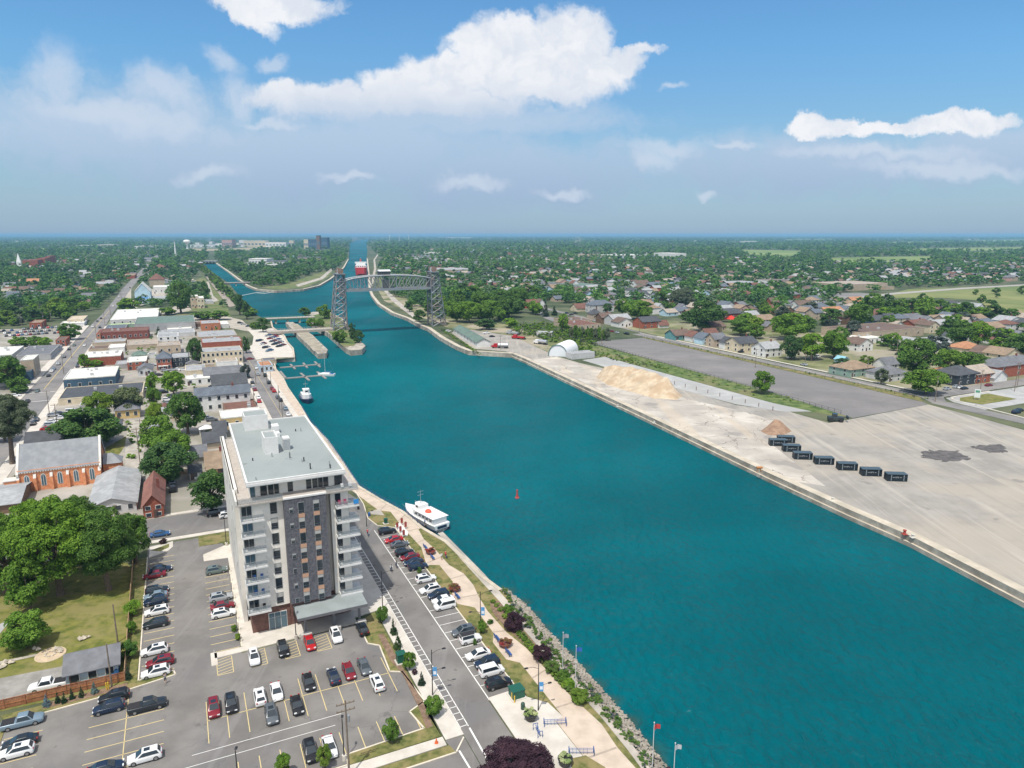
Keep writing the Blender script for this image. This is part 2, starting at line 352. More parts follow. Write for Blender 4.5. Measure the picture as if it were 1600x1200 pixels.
def streaks(rot, sx, sy, lo, hi, amt):
    def f(q, vec):
        mp_ = q.new('ShaderNodeMapping'); mp_.inputs['Rotation'].default_value = (0,0,rot); mp_.inputs['Scale'].default_value = (sx,sy,1); q.l.new(vec, mp_.inputs[0]); return q.math('MULTIPLY', q.maprange(q.noise(mp_.outputs[0], 1, 5, .65, .6).outputs[0], lo, hi), amt)
    return f
def spots(scale, lo, hi, amt):
    return lambda q, vec: q.math('MULTIPLY', q.maprange(q.noise(vec, scale, 3, .5).outputs[0], lo, hi), amt)
overlay(yard_m, streaks(-.36, .4, .012, .52, .68, .55), (.46,.42,.36)); overlay(yard_m, streaks(-.9, .30, .010, .56, .66, .45), (.25,.235,.215)); overlay(yard_m, streaks(-.1, .5, .02, .58, .66, .3), (.24,.225,.205)); overlay(yard_m, spots(.10, .66, .72, .7), (.20,.19,.175))
overlay(yard_l, cracks(.075, .018, .85, .40), (.13,.115,.10)); overlay(yard_l, spots(.06, .60, .66, .6), (.22,.205,.19)); overlay(yard_l, streaks(-.36, .12, .012, .52, .62, .5), (.50,.42,.32))
overlay(asph, cracks(.06, .006, .6, .48), (.085,.08,.08)); overlay(asph, spots(.45, .66, .72, .5), (.09,.088,.086)); overlay(asph, streaks(-TH, .25, .02, .55, .66, .35), (.24,.232,.225))
overlay(asph2, cracks(.09, .008, .6, .45), (.085,.08,.08)); overlay(asph2, streaks(-TH, .35, .015, .52, .64, .4), (.25,.24,.235)); overlay(asph3, streaks(-TH-.05, .02, .25, .54, .66, .35), (.24,.225,.22)); overlay(asph3, cracks(.035, .004, .5, .42), (.11,.105,.10))
overlay(prom_m, spots(.12, .55, .7, .35), (.44,.33,.25)); overlay(conc, spots(.3, .6, .7, .3), (.40,.37,.32)); overlay(lawn2, streaks(-TH+.3, .15, .6, .52, .66, .5), (.235,.205,.085)); overlay(gravel_g, streaks(-TH, .3, .015, .52, .66, .4), (.30,.30,.30))
# downtown block surface
sheet('ground_yard', TP([(-54,186),(28,190),(29,390),(28,520),(20,640),(-54,640)]), town, .02, 'gravel yards and lots between the downtown blocks')
sheet('ground_yard', TP([(-150,186),(-66,190),(-66,640),(-150,640),(-190,420)]), town, .02, 'yards and lots west of the main street')
sheet('ground_yard', TP([(-54,640),(40,640),(36,700),(-54,760)]), M('town_yards2', (.17,.18,.10), .95,.3,.04, c2=(.34,.32,.25), c3=(.10,.14,.05), scale3=.02), .02, 'scrubby lots at the end of the downtown')
sheet('lawn', GP([(-60,880),(60,850),(200,880),(212,900),(205,985),(196,1070),(0,1112),(-80,1135)]), lawn2, .03, 'mown lawn beside the parking lot')
sheet('lawn', GP([(165,700),(208,675),(190,705),(160,745)]), lawn2, .03, 'small lawn by the alley')
sheet('path', GP([(204,640),(228,640),(226,700),(222,760),(195,740),(196,690)]), M('alley_gravel', (.36,.33,.29), .95,.12,.3, c2=(.44,.41,.36)), .035, 'pale gravel alley behind the church')
sheet('driveway', GP([(-40,1000),(22,962),(0,990),(-60,1040)]), gravel_g, .04)
sheet('driveway', GP([(-60,1075),(0,1060),(95,1042),(110,1035),(112,1070),(0,1098),(-60,1115)]), M('driveway_asphalt', (.24,.23,.21), .95,.1,.4,c2=(.31,.30,.28)), .045, 'worn driveway in front of the small grey house')
# streets
road_w = -54.5; 
sheet('road', TP([(-66,180),(-54.5,180),(-54.5,640),(-56.3,760),(-56.5,1100),(-54,1400),(-50,1900),(-46,2700),(-62,2700),(-64.5,1900),(-66,1400),(-67,1080),(-65,900),(-64,740),(-66,560)]), asph2, .06, 'main street running away through the town')
sheet('road', TP([(28.5,190),(36.2,190),(36.2,300),(36.5,400),(37,470),(24,560),(12,640),(-54,640),(-54,630),(8,628),(20,545),(28.6,440)]), asph2, .06, 'waterfront street beside the promenade')
sheet('road', TP([(-66,174.6),(30.5,174.6),(31.2,172),(31.2,100),(31.2,40),(37.4,40),(37.4,157),(42.5,164),(36.4,190),(33,188.8),(-66,188.8)]), asph, .05, 'side street and riverside road near the tower')
sheet('road', TP([(-66,60),(31.1,60),(31.1,82.5),(28.4,82.5),(28.9,79.6),(-66,79)]), asph, .055, 'street below the parking lot')
sheet('road', TP([(-54.5,300),(28,300),(28,307),(-54.5,307)]), M('back_lane', (.27,.26,.24), .95,.15,.2,c2=(.35,.33,.30)), .055, 'back lane between the downtown blocks')
sheet('road', TP([(-54.5,462),(28,462),(28,470),(-54.5,470)]), MATS['back_lane'], .055, 'lane behind the brick block')
sheet('road', TP([(-300,470),(-66,470),(-66,480),(-300,480)]), asph2, .055, 'side street west of the main street')
sheet('road', TP([(-300,330),(-66,330),(-66,340),(-300,340)]), asph2, .055, 'side street near the tall tree')
# parking lot
sheet('parking_lot', TP([(-11.6,171.5),(-11.3,116),(-12.8,114.4),(-28.3,113.2),(-28.6,84),(15,84),(15.2,85.8),(26.4,86.3),(25.6,90.5),(28.4,92),(27.4,100.5),(25.6,101.5),(26,109.5),(24.3,111),(24.3,118.3),(4.2,117.4),(4.4,150.5),(4.8,161.5),(3,171.5)]), asph, .04, 'grey asphalt parking lot below the apartment tower')
# stall lines
lb = MB()
for i in range(18): ribbon(lb, TP([(-11.0,117.6+2.72*i),(-6.2,117.6+2.72*i)]), .11, 0, .062)
for i in range(16):
    a = 119.6+2.72*i
    if 150.5 < a < 158: continue
    ribbon(lb, TP([(-.4,a),(4.0,a)]), .11, 0, .062)
for i in range(11): ribbon(lb, TP([(-1.8+2.72*i,96.2),(-1.8+2.72*i,106)]), .11, 0, .062)
ribbon(lb, TP([(-1.8,101.3),(25.4,101.3)]), .11, 0, .062)
for i in range(9): ribbon(lb, TP([(-17.4,88+2.72*i),(-7.6,88+2.72*i)]), .11, 0, .062)
ribbon(lb, TP([(-12.6,84),(-12.6,114)]), .11, 0, .062)
for i in range(7): ribbon(lb, TP([(-28,93+2.72*i),(-23.4,93+2.72*i)]), .11, 0, .062)
for i in range(15): ribbon(lb, TP([(-12+2.72*i,85.6),(-12+2.72*i,90.6)]), .11, 0, .062)
for x0 in (2.6, 7.9, 13.2, 18.5):
    ribbon(lb, TP([(x0-2.4,117.2),(x0-2.4,112.4),(x0,112.4),(x0,117.2)]), .11, 0, .062)
    for k in range(6): ribbon(lb, TP([(x0-2.4,112.6+.85*k),(x0,113.2+.85*k)]), .09, 0, .062)
lb.build('road_markings', liney)['kind'] = 'structure'
lb = MB()
for i in range(24):
    if i == 10: continue
    ribbon(lb, TP([(37.6,91.8+2.78*i),(42.6,91.8+2.78*i)]), .12, 0, .062)
ribbon(lb, TP([(37.6,88),(37.6,158)]), .16, 0, .062)
ribbon(lb, TP([(31.3,84),(31.3,127)]), .14, 0, .066); ribbon(lb, TP([(32.5,84),(32.5,165)]), .14, 0, .066)
for i in range(52): ribbon(lb, TP([(31.3,84.3+1.5*i),(32.5,84.3+1.5*i)]), .12, 0, .066)
ribbon(lb, TP([(-4,94.6),(16.3,94.6)]), .08, 0, .062); ribbon(lb, TP([(-12,92.4),(15,92.4)]), .08, 0, .062)
ribbon(lb, TP([(29.5,79.8),(29.8,70)]), .25, 0, .07); ribbon(lb, TP([(32.5,83.5),(32.2,68)]), .25, 0, .07)
for a in (352, 372): ribbon(lb, TP([(-65.5,a),(-55,a)]), .5, 0, .075)
for a in (196,): ribbon(lb, TP([(-65,a),(-55,a)]), .4, 0, .075)
lb.build('road_markings', linew)['kind'] = 'structure'
lb = MB(); ribbon(lb, TP([(-60.4,380),(-60.6,640),(-60.8,760)]), .3, 0, .08); ribbon(lb, TP([(32.3,196),(32.3,430)]), .12, 0, .075)
lb.build('road_markings', P('line_centre', (.55,.42,.15), .7))['kind'] = 'structure'
# pavements
def pave(pts, mat=conc, z=.13, name='pavement', label=None):
    b = MB(); b.prism([(p.x,p.y) for p in pts], -.05, z); o = b.build(name, mat); o['kind'] = 'structure'
    if label: o['label'] = label
    return o
pave(TP([(0,119.3),(0,117.6),(24.3,118.5),(24.3,120.5),(28.5,121.2),(28.5,82.6),(31.25,82.6),(31.25,173),(28,173),(28,164.5),(4.6,164.5),(-.3,161.2),(-.3,157.6),(4.6,157.2),(4.5,119.3)]), label='pale concrete walks round the apartment tower')
pave(TP([(-.6,115.5),(.4,115.5),(.4,119.5),(-.6,119.5)]))
pave(TP([(-50,81.6),(28.3,81.6),(28.3,83.4),(15,83.5),(-50,83.4)]), label='pavement along the street below the lot')
pave(TP([(-66,172.6),(4.5,172.6),(28,173.2),(28,174.2),(-66,174.4)]), label='pavement along the side street')
pave(TP([(-66,189),(7,189.2),(7,190.6),(-66,190.6)])); 
pave(TP([(-54.4,190.8),(-50.6,190.8),(-50.6,628),(-54.4,628)]), label='pavement on the near side of the main street')
pave(TP([(-69.8,190.8),(-66.1,190.8),(-66.1,640),(-69.8,640)]), label='pavement on the far side of the main street')
pave(TP([(25.6,190),(28.4,190),(28.4,440),(25.6,440)]), label='pavement in front of the waterfront shops')
pave(TP([(-1,166.2),(4.2,166),(4.2,164.7),(7,164.7),(7,172.4),(-1,172.4)]), lawn, .12, 'lawn')
# planted strips by the lot
pave(TP([(24.4,118.4),(24.4,111.1),(26.1,109.6),(25.7,101.6),(27.5,100.6),(28.5,92),(25.7,90.6),(26.5,86.2),(15.2,85.7),(15,83.6),(28.2,83.6),(28.2,121)]), lawn, .12, 'lawn', 'planted strip between the lot and the riverside pavement')
pave(TP([(26.7,113),(27.7,113),(27.9,101),(28.0,99),(28.2,92),(27.8,86),(26.8,86),(27.2,91),(27.4,100),(26.6,104)]), mulch, .16, 'flower_bed')
pave(TP([(-12.8,114.6),(-12.7,116),(-29.5,115.6),(-28.6,113.4)]), lawn, .12, 'lawn'); pave(TP([(-24,114.6),(-24,116),(-12.9,116.4),(-13,114.9)]), mulch, .15, 'flower_bed')
pave(TP([(-13.4,116.6),(-11.6,116.4),(-11.6,165),(-14,165)]), lawn, .12, 'lawn', 'narrow grass strip along the wooden fence'); pave(TP([(-12.8,114.6),(-6.4,115.6),(-6.4,117),(-12.8,116.4)]), lawn, .125, 'lawn')
pave(TP([(-28.6,84),(-28.3,113.2),(-32,113),(-34,84)]), lawn, .12, 'lawn')
pave(TP([(-50,79.3),(29,79.7),(28.6,81.4),(-50,81.4)]), lawn, .12, 'lawn', 'verge beside the pavement below the lot')
pave(TP([(-11.2,164.5),(-11.2,170.5),(-6.4,171.8),(-6.4,168.6),(-7.4,166.6)]), conc, .14, 'pavement'); pave(TP([(-11,168.5),(-7.2,170.6),(-7.2,168.6),(-9,167)]), lawn, .17, 'lawn')
# riverfront: kerb, lawn, promenade
SHORE = [(50.5,40),(50.8,59),(51.5,70),(51.9,78),(51.9,85.5),(51.8,92.7),(52.3,101),(52.4,107),(53.5,118.4),(52.3,125.5),(51.4,144.3),(48.8,154.4),(47.5,166.2),(44.3,177.6),(41.5,190)]
sheet('road', TP([(37.4,88),(42.8,88),(42.8,158),(37.4,158)]), asph, .052, 'row of riverside parking stalls')
pave(TP([(42.7,90),(42.7,157.4),(39,160.6),(38,166),(39.2,176),(39.5,190)]+SHORE[::-1]+[(37.6,40),(37.6,88.5),(42.7,88.6)]), lawn, .1, 'lawn', 'dry riverside lawn between parked cars and promenade')
pave(TP([(36.4,190),(38.0,188),(38.8,187.2),(40.6,176.3),(41.8,169.9),(44.3,167.7),(44.3,160.9),(44.4,153.6),(44.6,150),(44.9,144),(43.5,136.9),(43.5,135),(45.7,134),(45.7,125.7),(43.4,120),(43.4,117),(45.9,114.3),(45.6,104.6),(44.3,102),(44.3,96.5),(46,94.6),(45.9,79.8),(44.5,79.5),(44.4,40),(50.4,40),(49.8,60),(49.6,70.9),(50.2,76),(49.3,83.8),(48.8,98),(47.8,104),(47.6,112),(48.2,118),(49,122.6),(49,128),(47.6,133),(47.4,142),(46.8,148),(47.4,154),(48.6,154.6),(47.4,166),(44.2,177.4),(41.4,189.6),(41.8,214),(41.8,241),(41,267),(41.6,292),(42,336),(43.3,362),(43,390),(42.8,417),(36.4,417)]), prom_m, .14, 'promenade', 'tan paved promenade winding along the water')
jb = MB(); [ribbon(jb, TP([(b0,a0),(b1,a1)]), .35, 0, .146) for b0,a0,b1,a1 in [(46,82,49.2,82),(46,90,48.9,91),(45.7,105,47.8,104.4),(43.6,119,48.4,118.6),(45.8,127,48.9,127.5),(43.7,136,47.5,137.5),(45,147,46.8,147.6),(44.5,154,47.5,154.4),(44.5,161,47.5,164.5),(42,169.5,45.5,174),(39.3,186,42,187.6),(36.5,205,41.5,205),(36.5,222,41.5,222),(36.5,240,41.5,240),(36.5,260,41,260),(36.5,280,41.2,280),(36.5,300,41.3,300),(36.5,325,41.6,325),(44.6,60,49.6,60),(44.6,71,49.4,71)]]; jb.build('paving_bands', M('band_stone', (.36,.30,.24), .9,.1,1))['kind'] = 'structure'
pave(TP([(36.4,192),(38.2,192),(38.2,380),(36.4,380)]), conc, .16, 'pavement', 'white kerbside strip on the waterfront street')
pave(TP([(36.6,470),(36.4,420),(57,419),(60.5,450),(62,481),(63.5,513),(62.5,560),(44,560),(44.6,520),(40,480)]), conc, .15, 'parking_lot', 'white paved quay with angled parking')
pave(TP([(37.6,40),(37.6,88.5),(42.7,88.7),(42.9,86.4),(45.4,83.5),(45.9,79.8),(44.4,79.5),(44.4,40)]), conc, .145, 'pavement', 'pale plaza at the foot of the promenade')
pave(GP([(891,1187),(915,1182),(945,1200),(960,1230),(895,1215)]), lawn, .18, 'lawn')
pave(TP([(39.4,170),(39.4,168),(42.2,166),(42.2,170.5)]), conc2, .18, 'pavement')
qs = GP([(684,834),(692,832),(757,898),(789,935),(815,965),(840,993),(872,1033),(907,1072),(947,1116),(990,1168),(1060,1262),(1046,1262),(980,1172),(937,1119),(897,1076),(862,1037),(828,996),(803,968),(779,939),(745,902)])
pave(qs, conc2, .17, 'quay_walk', 'worn concrete strip along the quay edge')
pave(TP([BA(p) for p in GP([(765,943),(781,939),(803,970),(835,1005),(862,1038),(890,1065),(915,1095),(905,1098)])]+[(49.8,84),(49.4,97),(48.4,104),(48.2,110.5)]), mulch, .16, 'flower_bed', 'garden bed beside the rocky shore')
kb = MB(); kz = .16
for L in ([(-11.5,165),(-11.4,116.3),(-6.3,116.9),(-6.0,115.6),(-12.8,114.4),(-28.3,113.3)], [(24.4,118.4),(24.4,111.1),(26.1,109.6),(25.7,101.6),(27.5,100.6),(28.5,92),(25.7,90.6),(26.5,86.2),(15.2,85.7),(15,83.7),(-28,83.7)],
          [(42.6,88.4),(42.6,157.4),(39,160.6),(38,166),(39.3,176),(39.5,190)], [(-50,79.3),(29,79.7),(31,82)], [(36.3,190),(36.3,385)], [(4.4,119.5),(4.5,150.5)]):
    ribbon(kb, TP(L), .22, -.02, kz)
kb.build('kerb', M('kerb_concrete', (.62,.56,.46), .8, .08, 1))['kind'] = 'structure'
# ---- quay walls
qm = M('quay_concrete', (.37,.335,.28), .92, .2, .3, c2=(.50,.455,.385), bump=.35, bscale=2, c3=(.21,.185,.15), scale3=.12)
capm = M('quay_cap', (.50,.44,.35), .9, .1, .4, c2=(.60,.54,.44), bump=.2, bscale=3, c3=(.38,.34,.27), scale3=.2)
def quay(pts, side, cap=1.0, top=.22, ledge=0., label='', mat=qm, cat='quay wall', zb=-4):
    P_ = [Vector((p.x, p.y, 0)) for p in pts]; n = len(P_); secs = []
    for i in range(n):
        d = (P_[min(i+1,n-1)]-P_[max(i-1,0)]); d.normalize(); nn = Vector((-d.y, d.x, 0))*side   # towards the land
        p = P_[i]; s = []
        prof = [(cap,-.1),(cap,top),(0,top),(0,-1.2)]
        if ledge: prof += [(-ledge,-1.2-.05),(-ledge,zb)]
        else: prof += [(-.04,-1.25),(-.04,zb)]
        secs.append([tuple(p+nn*a+Vector((0,0,z))) for a, z in prof])
    b = MB(); k = len(secs[0]); v = [x for s_ in secs for x in s_]
    b.add(v, [(j*k+i, j*k+i+1, (j+1)*k+i+1, (j+1)*k+i) for j in range(n-1) for i in range(k-1)]); b.m = [1 if i == 1 or (ledge and i == 3) else 0 for j in range(n-1) for i in range(k-1)]
    o = b.build('quay_wall', [mat, capm]); tag(o, label, cat); return o
quay(GP([(785,922)]+W_UP[:9]), 1, .9, .24, label='low concrete quay wall edging the promenade')
quay(GP(W_UP[8:]), 1, .7, .24, label='quay wall beside the moored tug and the waterfront street')
quay(GP([(430,560)]+W_MAR), 1, 1., .5, label='stone quay wall round the white parking quay')
quay(GP(N_SH[:12]), 1, 3, .3, label='curved wall round the point where the canals meet')
quay(GP(E_SH[4:17]), 1, 3.0, .35, label='curving far bank wall under the lift bridge')
quay(GP(E_SH[16:]), 1, 2.6, .3, .5, label='long weathered concrete quay wall of the gravel yard')
# ---- island and pier
def block(pts, z, mat, top, name, label, cat):
    r = thing(name, pts[0], 0, label, cat); o = pts[0]; pl = [(p.x-o.x, p.y-o.y) for p in pts]
    b = MB(); b.prism(pl, -5, z); b.build('side_wall', mat, r, auto=True)
    c = Vector((sum(p[0] for p in pl)/len(pl), sum(p[1] for p in pl)/len(pl), 0)); b = MB(); b.prism([(c.x+(p[0]-c.x)*.8, c.y+(p[1]-c.y)*.86) for p in pl], z-.1, z+.12); b.build('turf', top, r, auto=True); return r
block(GP([(511,520),(540,545),(548,549),(566,547),(571,541),(560,531),(546,512),(538,500),(515,488),(490,488),(476,492),(482,502),(497,514)], .5), .5, qm, weeds, 'island', 'small walled island under the left bridge tower', 'island')
block(GP([(446,504),(458,504),(488,524),(512,547),(510,553),(497,554),(468,527)], .4), .4, qm, M('stony_turf', (.30,.27,.20), .95,.2,.2,c2=(.38,.34,.27)), 'stone_pier', 'long stone pier passing beneath the low road bridge', 'pier')
# ---- east side
sheet('ground_yard', GP([(812,556),(1000,641),(1200,735),(1325,792),(1425,835),(1600,924),(1950,1100),(2300,860),(1600,672),(1500,645),(1450,632),(1330,655),(1295,661),(1232,643),(1150,633),(1060,606),(985,585),(905,567),(868,556),(790,520),(740,505),(705,520),(740,545),(790,549)]), yard_m, .02, 'wide bare gravel yard on the far bank')
sheet('ground_yard', GP([(830,562),(870,558),(935,577),(1000,600),(1080,625),(1150,640),(1220,660),(1200,690),(1290,760),(1240,752),(1000,640),(900,592)]), yard_l, .04, 'pale worn concrete apron round the sand heap')
sheet('ground_yard', TP([(204,340),(221.6,343.5),(223.7,215.4),(227,198),(217,202),(208,220),(205,260)]), gravel_g, .06, 'grey gravel strip beyond the sand heap')
sheet('lawn', TP([(205,345),(216,420),(240,420),(241,186),(232,186),(224.5,200),(223.9,216),(222.5,343)]), weeds, .05, 'weedy strip between gravel and tarmac')
sheet('parking_lot', TP([(243,398),(287,398),(283,190),(281,186),(233,183.5),(239,230)]), asph3, .07, 'huge empty tarmac lot')
sheet('lawn', TP([(287.3,400),(290.6,400),(290.2,196),(283.4,190)]), lawn, .08, 'dry verge between tarmac and road')
sheet('road', TP([(308,500),(300,417),(291,417),(290.8,196),(284,186),(284,60),(292,60),(292.6,186),(300,192),(700,192),(700,202),(300,202),(297.8,206),(298,330),(302,420),(314,500),(330,700),(322,700)]), asph2, .09, 'far bank road passing the tarmac lot')
sheet('road', GP([(925,501),(890,508),(870,505),(850,497),(838,488),(848,486),(856,494),(880,500),(925,496)]), asph2, .1, 'bend in the far bank road by the red barn')
sheet('pavement', TP([(300,206),(302,206),(302,400),(300,400)]), conc, .11)
sheet('lawn', TP([(301,176),(325,176),(325,188),(305,188),(299,184)]), lawn2, .12, 'grass corner at the road junction')
sheet('pavement', TP([(293,170),(700,170),(700,190.5),(299,190.5),(294.5,184)]), MATS['grey_gravel'], .05)
kb = MB(); ribbon(kb, TP([(330,190.6),(303,190.4),(298.6,187),(297,176),(292.6,150)]), .9, 0, .2); kb.build('kerb', conc)['kind'] = 'structure'
kb = MB(); ribbon(kb, TP([(292.6,200),(293,330),(300,420)]), .35, 0, .2); kb.build('kerb', conc)['kind'] = 'structure'
sheet('ground_yard', TP([(300,200),(420,200),(420,420),(330,500),(308,470),(303,400)]), M('town_gardens', (.12,.15,.05), .95, .3, .05, c2=(.25,.25,.13), c3=(.33,.29,.23), scale3=.03), .03, 'gardens of the far bank houses')
sheet('ground_yard', GP([(735,515),(700,512),(640,489),(600,470),(590,452),(595,440),(640,470),(700,495),(740,500),(800,508),(905,556),(870,556),(800,525)]), M('bank_grass', (.14,.17,.06), .95,.3,.06,c2=(.27,.25,.14), c3=(.36,.31,.24), scale3=.03), .045, 'grassy bank beside the curving quay')
sheet('path', GP([(598,452),(604,452),(622,470),(640,484),(655,497),(648,498),(632,486),(612,470)]), conc2, .08)
# fields in the distance
fm = M('hay_field', (.15,.23,.06), .95, .2, .004, c2=(.22,.27,.09)); fm2 = M('grass_field', (.16,.21,.06), .95, .25, .02, c2=(.27,.26,.10), c3=(.11,.16,.05), scale3=.01)
FIELDS = [[(1158,390),(1255,392),(1237,403),(1166,400)], [(1296,403),(1460,400),(1450,411),(1300,410)], [(1385,378),(1480,378),(1480,380.5),(1385,381)], [(1440,388),(1600,386),(1600,391),(1400,393)], [(1225,374),(1300,373.5),(1300,375.5),(1225,376)],
          [(1510,394),(1560,393),(1560,397),(1500,398)], [(40,388),(70,388),(70,390),(40,390)], [(1620,374),(1500,376),(1520,378),(1620,377)], [(1120,379),(1180,378),(1200,380),(1120,381)]]
for i, f in enumerate(FIELDS): sheet('field', GP(f), fm, .25, 'bright green farm field beyond the far houses')
GRASSF = [(1392,459),(1420,452),(1600,446),(1700,442),(1720,500),(1600,500),(1575,494),(1555,492),(1530,470),(1480,466),(1400,466)]
sheet('field', GP(GRASSF), fm2, .2, 'open yellow green field beyond the tree belt')
sheet('road', GP([(1330,466),(1392,458),(1500,450),(1600,444.5),(1700,440),(1700,442),(1600,446.5),(1500,452.5),(1392,461),(1330,469)]), M('far_road', (.34,.32,.29), .9,.1,.1), .3, 'road along the open field')
sheet('ground_yard', GP([(1300,458),(1345,458),(1395,463),(1370,470),(1300,468)]), asph2, .28); sheet('ground_yard', GP([(1562,493),(1640,487),(1700,487),(1700,504),(1600,506),(1575,498)]), conc2, .28)
# peninsula, rail bed, lots in the north-west
sheet('lawn', GP([(478,449),(512,434),(520,424),(505,424),(470,436),(440,446),(405,449),(432,452)]), weeds, .08, 'grassy point where the two canals meet')
sheet('path', GP([(462,445),(500,434),(519,418),(524,418),(505,436),(466,448)]), conc2, .12, 'road round the canal point')
sheet('path', GP([(321,432),(327,432),(350,455),(368,478),(358,480),(344,462)]), M('rail_ballast', (.30,.26,.22), .95,.15,.3), .1, 'gravel rail bed beside the old canal')
sheet('lawn', GP([(300,440),(318,432),(344,462),(356,480),(362,500),(330,498),(290,500),(250,495),(300,485)]), weeds, .06, 'rough grass beside the rail bed')
sheet('path', GP([(322,440),(326,440),(333,462),(342,470),(334,472),(329,462)]), conc2, .1)
sheet('ground_yard', GP([(250,497),(330,489),(378,500),(400,520),(345,510),(250,512)]), M('lot_sand', (.38,.34,.28), .95,.15,.1,c2=(.45,.41,.35)), .07, 'sandy lots at the end of the waterfront street')
sheet('path', GP([(578,448),(582,448),(588,420),(586,406),(592,397),(590,397),(583.5,406),(584.5,420)]), MATS['lot_sand'], .2, 'lock wall road beside the ship')
sheet('path', GP([(590,452),(600,452),(600,425),(600,410),(610,398),(602,396),(594,410),(593,430)]), weeds, .18)
sheet('ground_yard', GP([(290,388),(350,389),(440,384),(447,387),(370,392),(290,392)]), M('far_tan', (.30,.26,.17), .95,.1,.01), .3)
sheet('ground_yard', GP([(222,384),(275,385),(275,389),(222,389)]), MATS['far_tan'], .3)
for rr in ([(205,450),(195,465),(212,468),(236,452),(262,452),(262,460),(236,470),(205,486),(262,486),(285,470),(300,484),(280,492),(205,492)],): sheet('ground_yard', GP(rr), MATS['lot_sand'], .05)
# ---- distant ridge on the left and a far tree line standing above the horizon
def hills():
    b = MB(); n = 60; v = []
    for i in range(n+1):
        x = -30000+i*460; h = 56*max(0, math.sin(math.pi*min(1, i/(n*.98))))**.6*(1+.2*math.sin(i*.7)+.12*math.sin(i*1.9))
        v += [(x, 26000+.3*(x+30000), -5), (x, 27200+.3*(x+30000), max(2, h)), (x, 30500+.3*(x+30000), -5)]
    b.add(v, [(3*i+k, 3*(i+1)+k, 3*(i+1)+k+1, 3*i+k+1) for i in range(n) for k in (0, 1)])
    struct(b.build('hills', M('far_woods', (.035,.06,.035), .95, .3, .002), smooth=True), 'low wooded ridge on the horizon')
hills()
# ================================================================ BUILDERS
def lin(h): return tuple(((int(h[i:i+2],16)/255)**2.2) for i in (0,2,4))
glass = P('window_glass', (.02,.03,.04), .08, 0, .8); glass2 = P('blue_glass', (.06,.12,.16), .1, 0, .8); dark = P('dark_opening', (.02,.02,.022), .6)
white = M('white_paint', (.74,.74,.72), .6, .04, .8); trimw = P('white_trim', (.72,.72,.70), .5)
WALLC = dict(white=(.68,.68,.66), cream=(.60,.52,.38), yellow=(.58,.43,.20), brick=(.30,.095,.06), obrick=(.42,.17,.09), dbrick=(.20,.07,.055), grey=(.36,.36,.36), lgrey=(.52,.52,.52), blue=(.42,.52,.60), dblue=(.05,.10,.15), black=(.035,.045,.055), tan=(.44,.36,.27), brown=(.19,.12,.08), green=(.25,.36,.30), pink=(.5,.32,.28), sky=(.45,.62,.72), teal=(.12,.28,.28), red=(.36,.06,.05))
ROOFC = dict(grey=(.155,.16,.175), dgrey=(.075,.08,.09), lgrey=(.33,.34,.35), white=(.66,.65,.61), brown=(.15,.105,.085), rbrown=(.17,.085,.065), tan=(.27,.20,.14), orange=(.40,.20,.11), green=(.13,.19,.16), slate=(.12,.14,.17), cream=(.52,.44,.33), blue=(.08,.22,.42), sky=(.25,.50,.60), lime=(.42,.50,.25), rust=(.24,.11,.085), black=(.03,.03,.035), beige=(.36,.31,.26), red=(.62,.05,.03))
NAMES = dict(lgrey='light grey', dgrey='dark grey', dbrick='dark brick', obrick='orange brick', dblue='dark blue', rbrown='red brown', brick='red brick', sky='sky blue')
nm = lambda k: NAMES.get(k, k)
def wall_m(k):
    c = WALLC[k]
    if 'brick' in k: return M('wall_'+k, c, .9, .22, 1.6, c2=tuple(x*1.2 for x in c), bump=.2, bscale=5)
    return M('wall_'+k, c, .8, .07, .5, bump=.08, bscale=3, c3=tuple(x*.86 for x in c), scale3=.3)
def roof_m(k): c = ROOFC[k]; return M('roof_'+k, c, .85, .14, .7, c2=tuple(x*1.15 for x in c), bump=.15, bscale=4, c3=tuple(x*.8 for x in c), scale3=.25)
def hgt(p, py):                            # the height over ground point p that appears at photo row py
    lo, hi = -2, 120
    for _ in range(30):
        m = (lo+hi)/2
        if Pj((p.x, p.y, m))[1] > py: lo = m
        else: hi = m
    return m
def along(p, d, test, mx=700):
    lo, hi = 0, mx
    for _ in range(30):
        m = (lo+hi)/2
        if test(p+d*m): lo = m
        else: hi = m
    return m
def windows(root, w, d, h, floors, nfront, nside, side, mat=None, wd=1.1, wh=1.5, fr=trimw, z0=1.0):
    mat = mat or glass; fh = h/max(1, floors)
    for k in range(floors):
        z = k*fh+fh*.32; hh = min(wh, fh*.5)
        for i in range(nfront):
            x = w*(i+.5)/nfront; ww = min(wd, w/nfront*.55)
            b = MB(); b.box(x-ww/2-.1, -.09, z-.1, x+ww/2+.1, -.002, z+hh+.1, 0); b.box(x-ww/2, -.13, z, x+ww/2, -.092, z+hh, 1); b.build('window', [fr, mat], root)
        for i in range(nside):
            y = d*(i+.5)/nside; ww = min(wd, d/nside*.55); b = MB()
            if side > 0: b.box(w+.002, y-ww/2-.1, z-.1, w+.09, y+ww/2+.1, z+hh+.1, 0); b.box(w+.092, y-ww/2, z, w+.13, y+ww/2, z+hh, 1)
            else: b.box(-.09, y-ww/2-.1, z-.1, -.002, y+ww/2+.1, z+hh+.1, 0); b.box(-.13, y-ww/2, z, -.092, y+ww/2, z+hh, 1)
            b.build('window', [fr, mat], root)
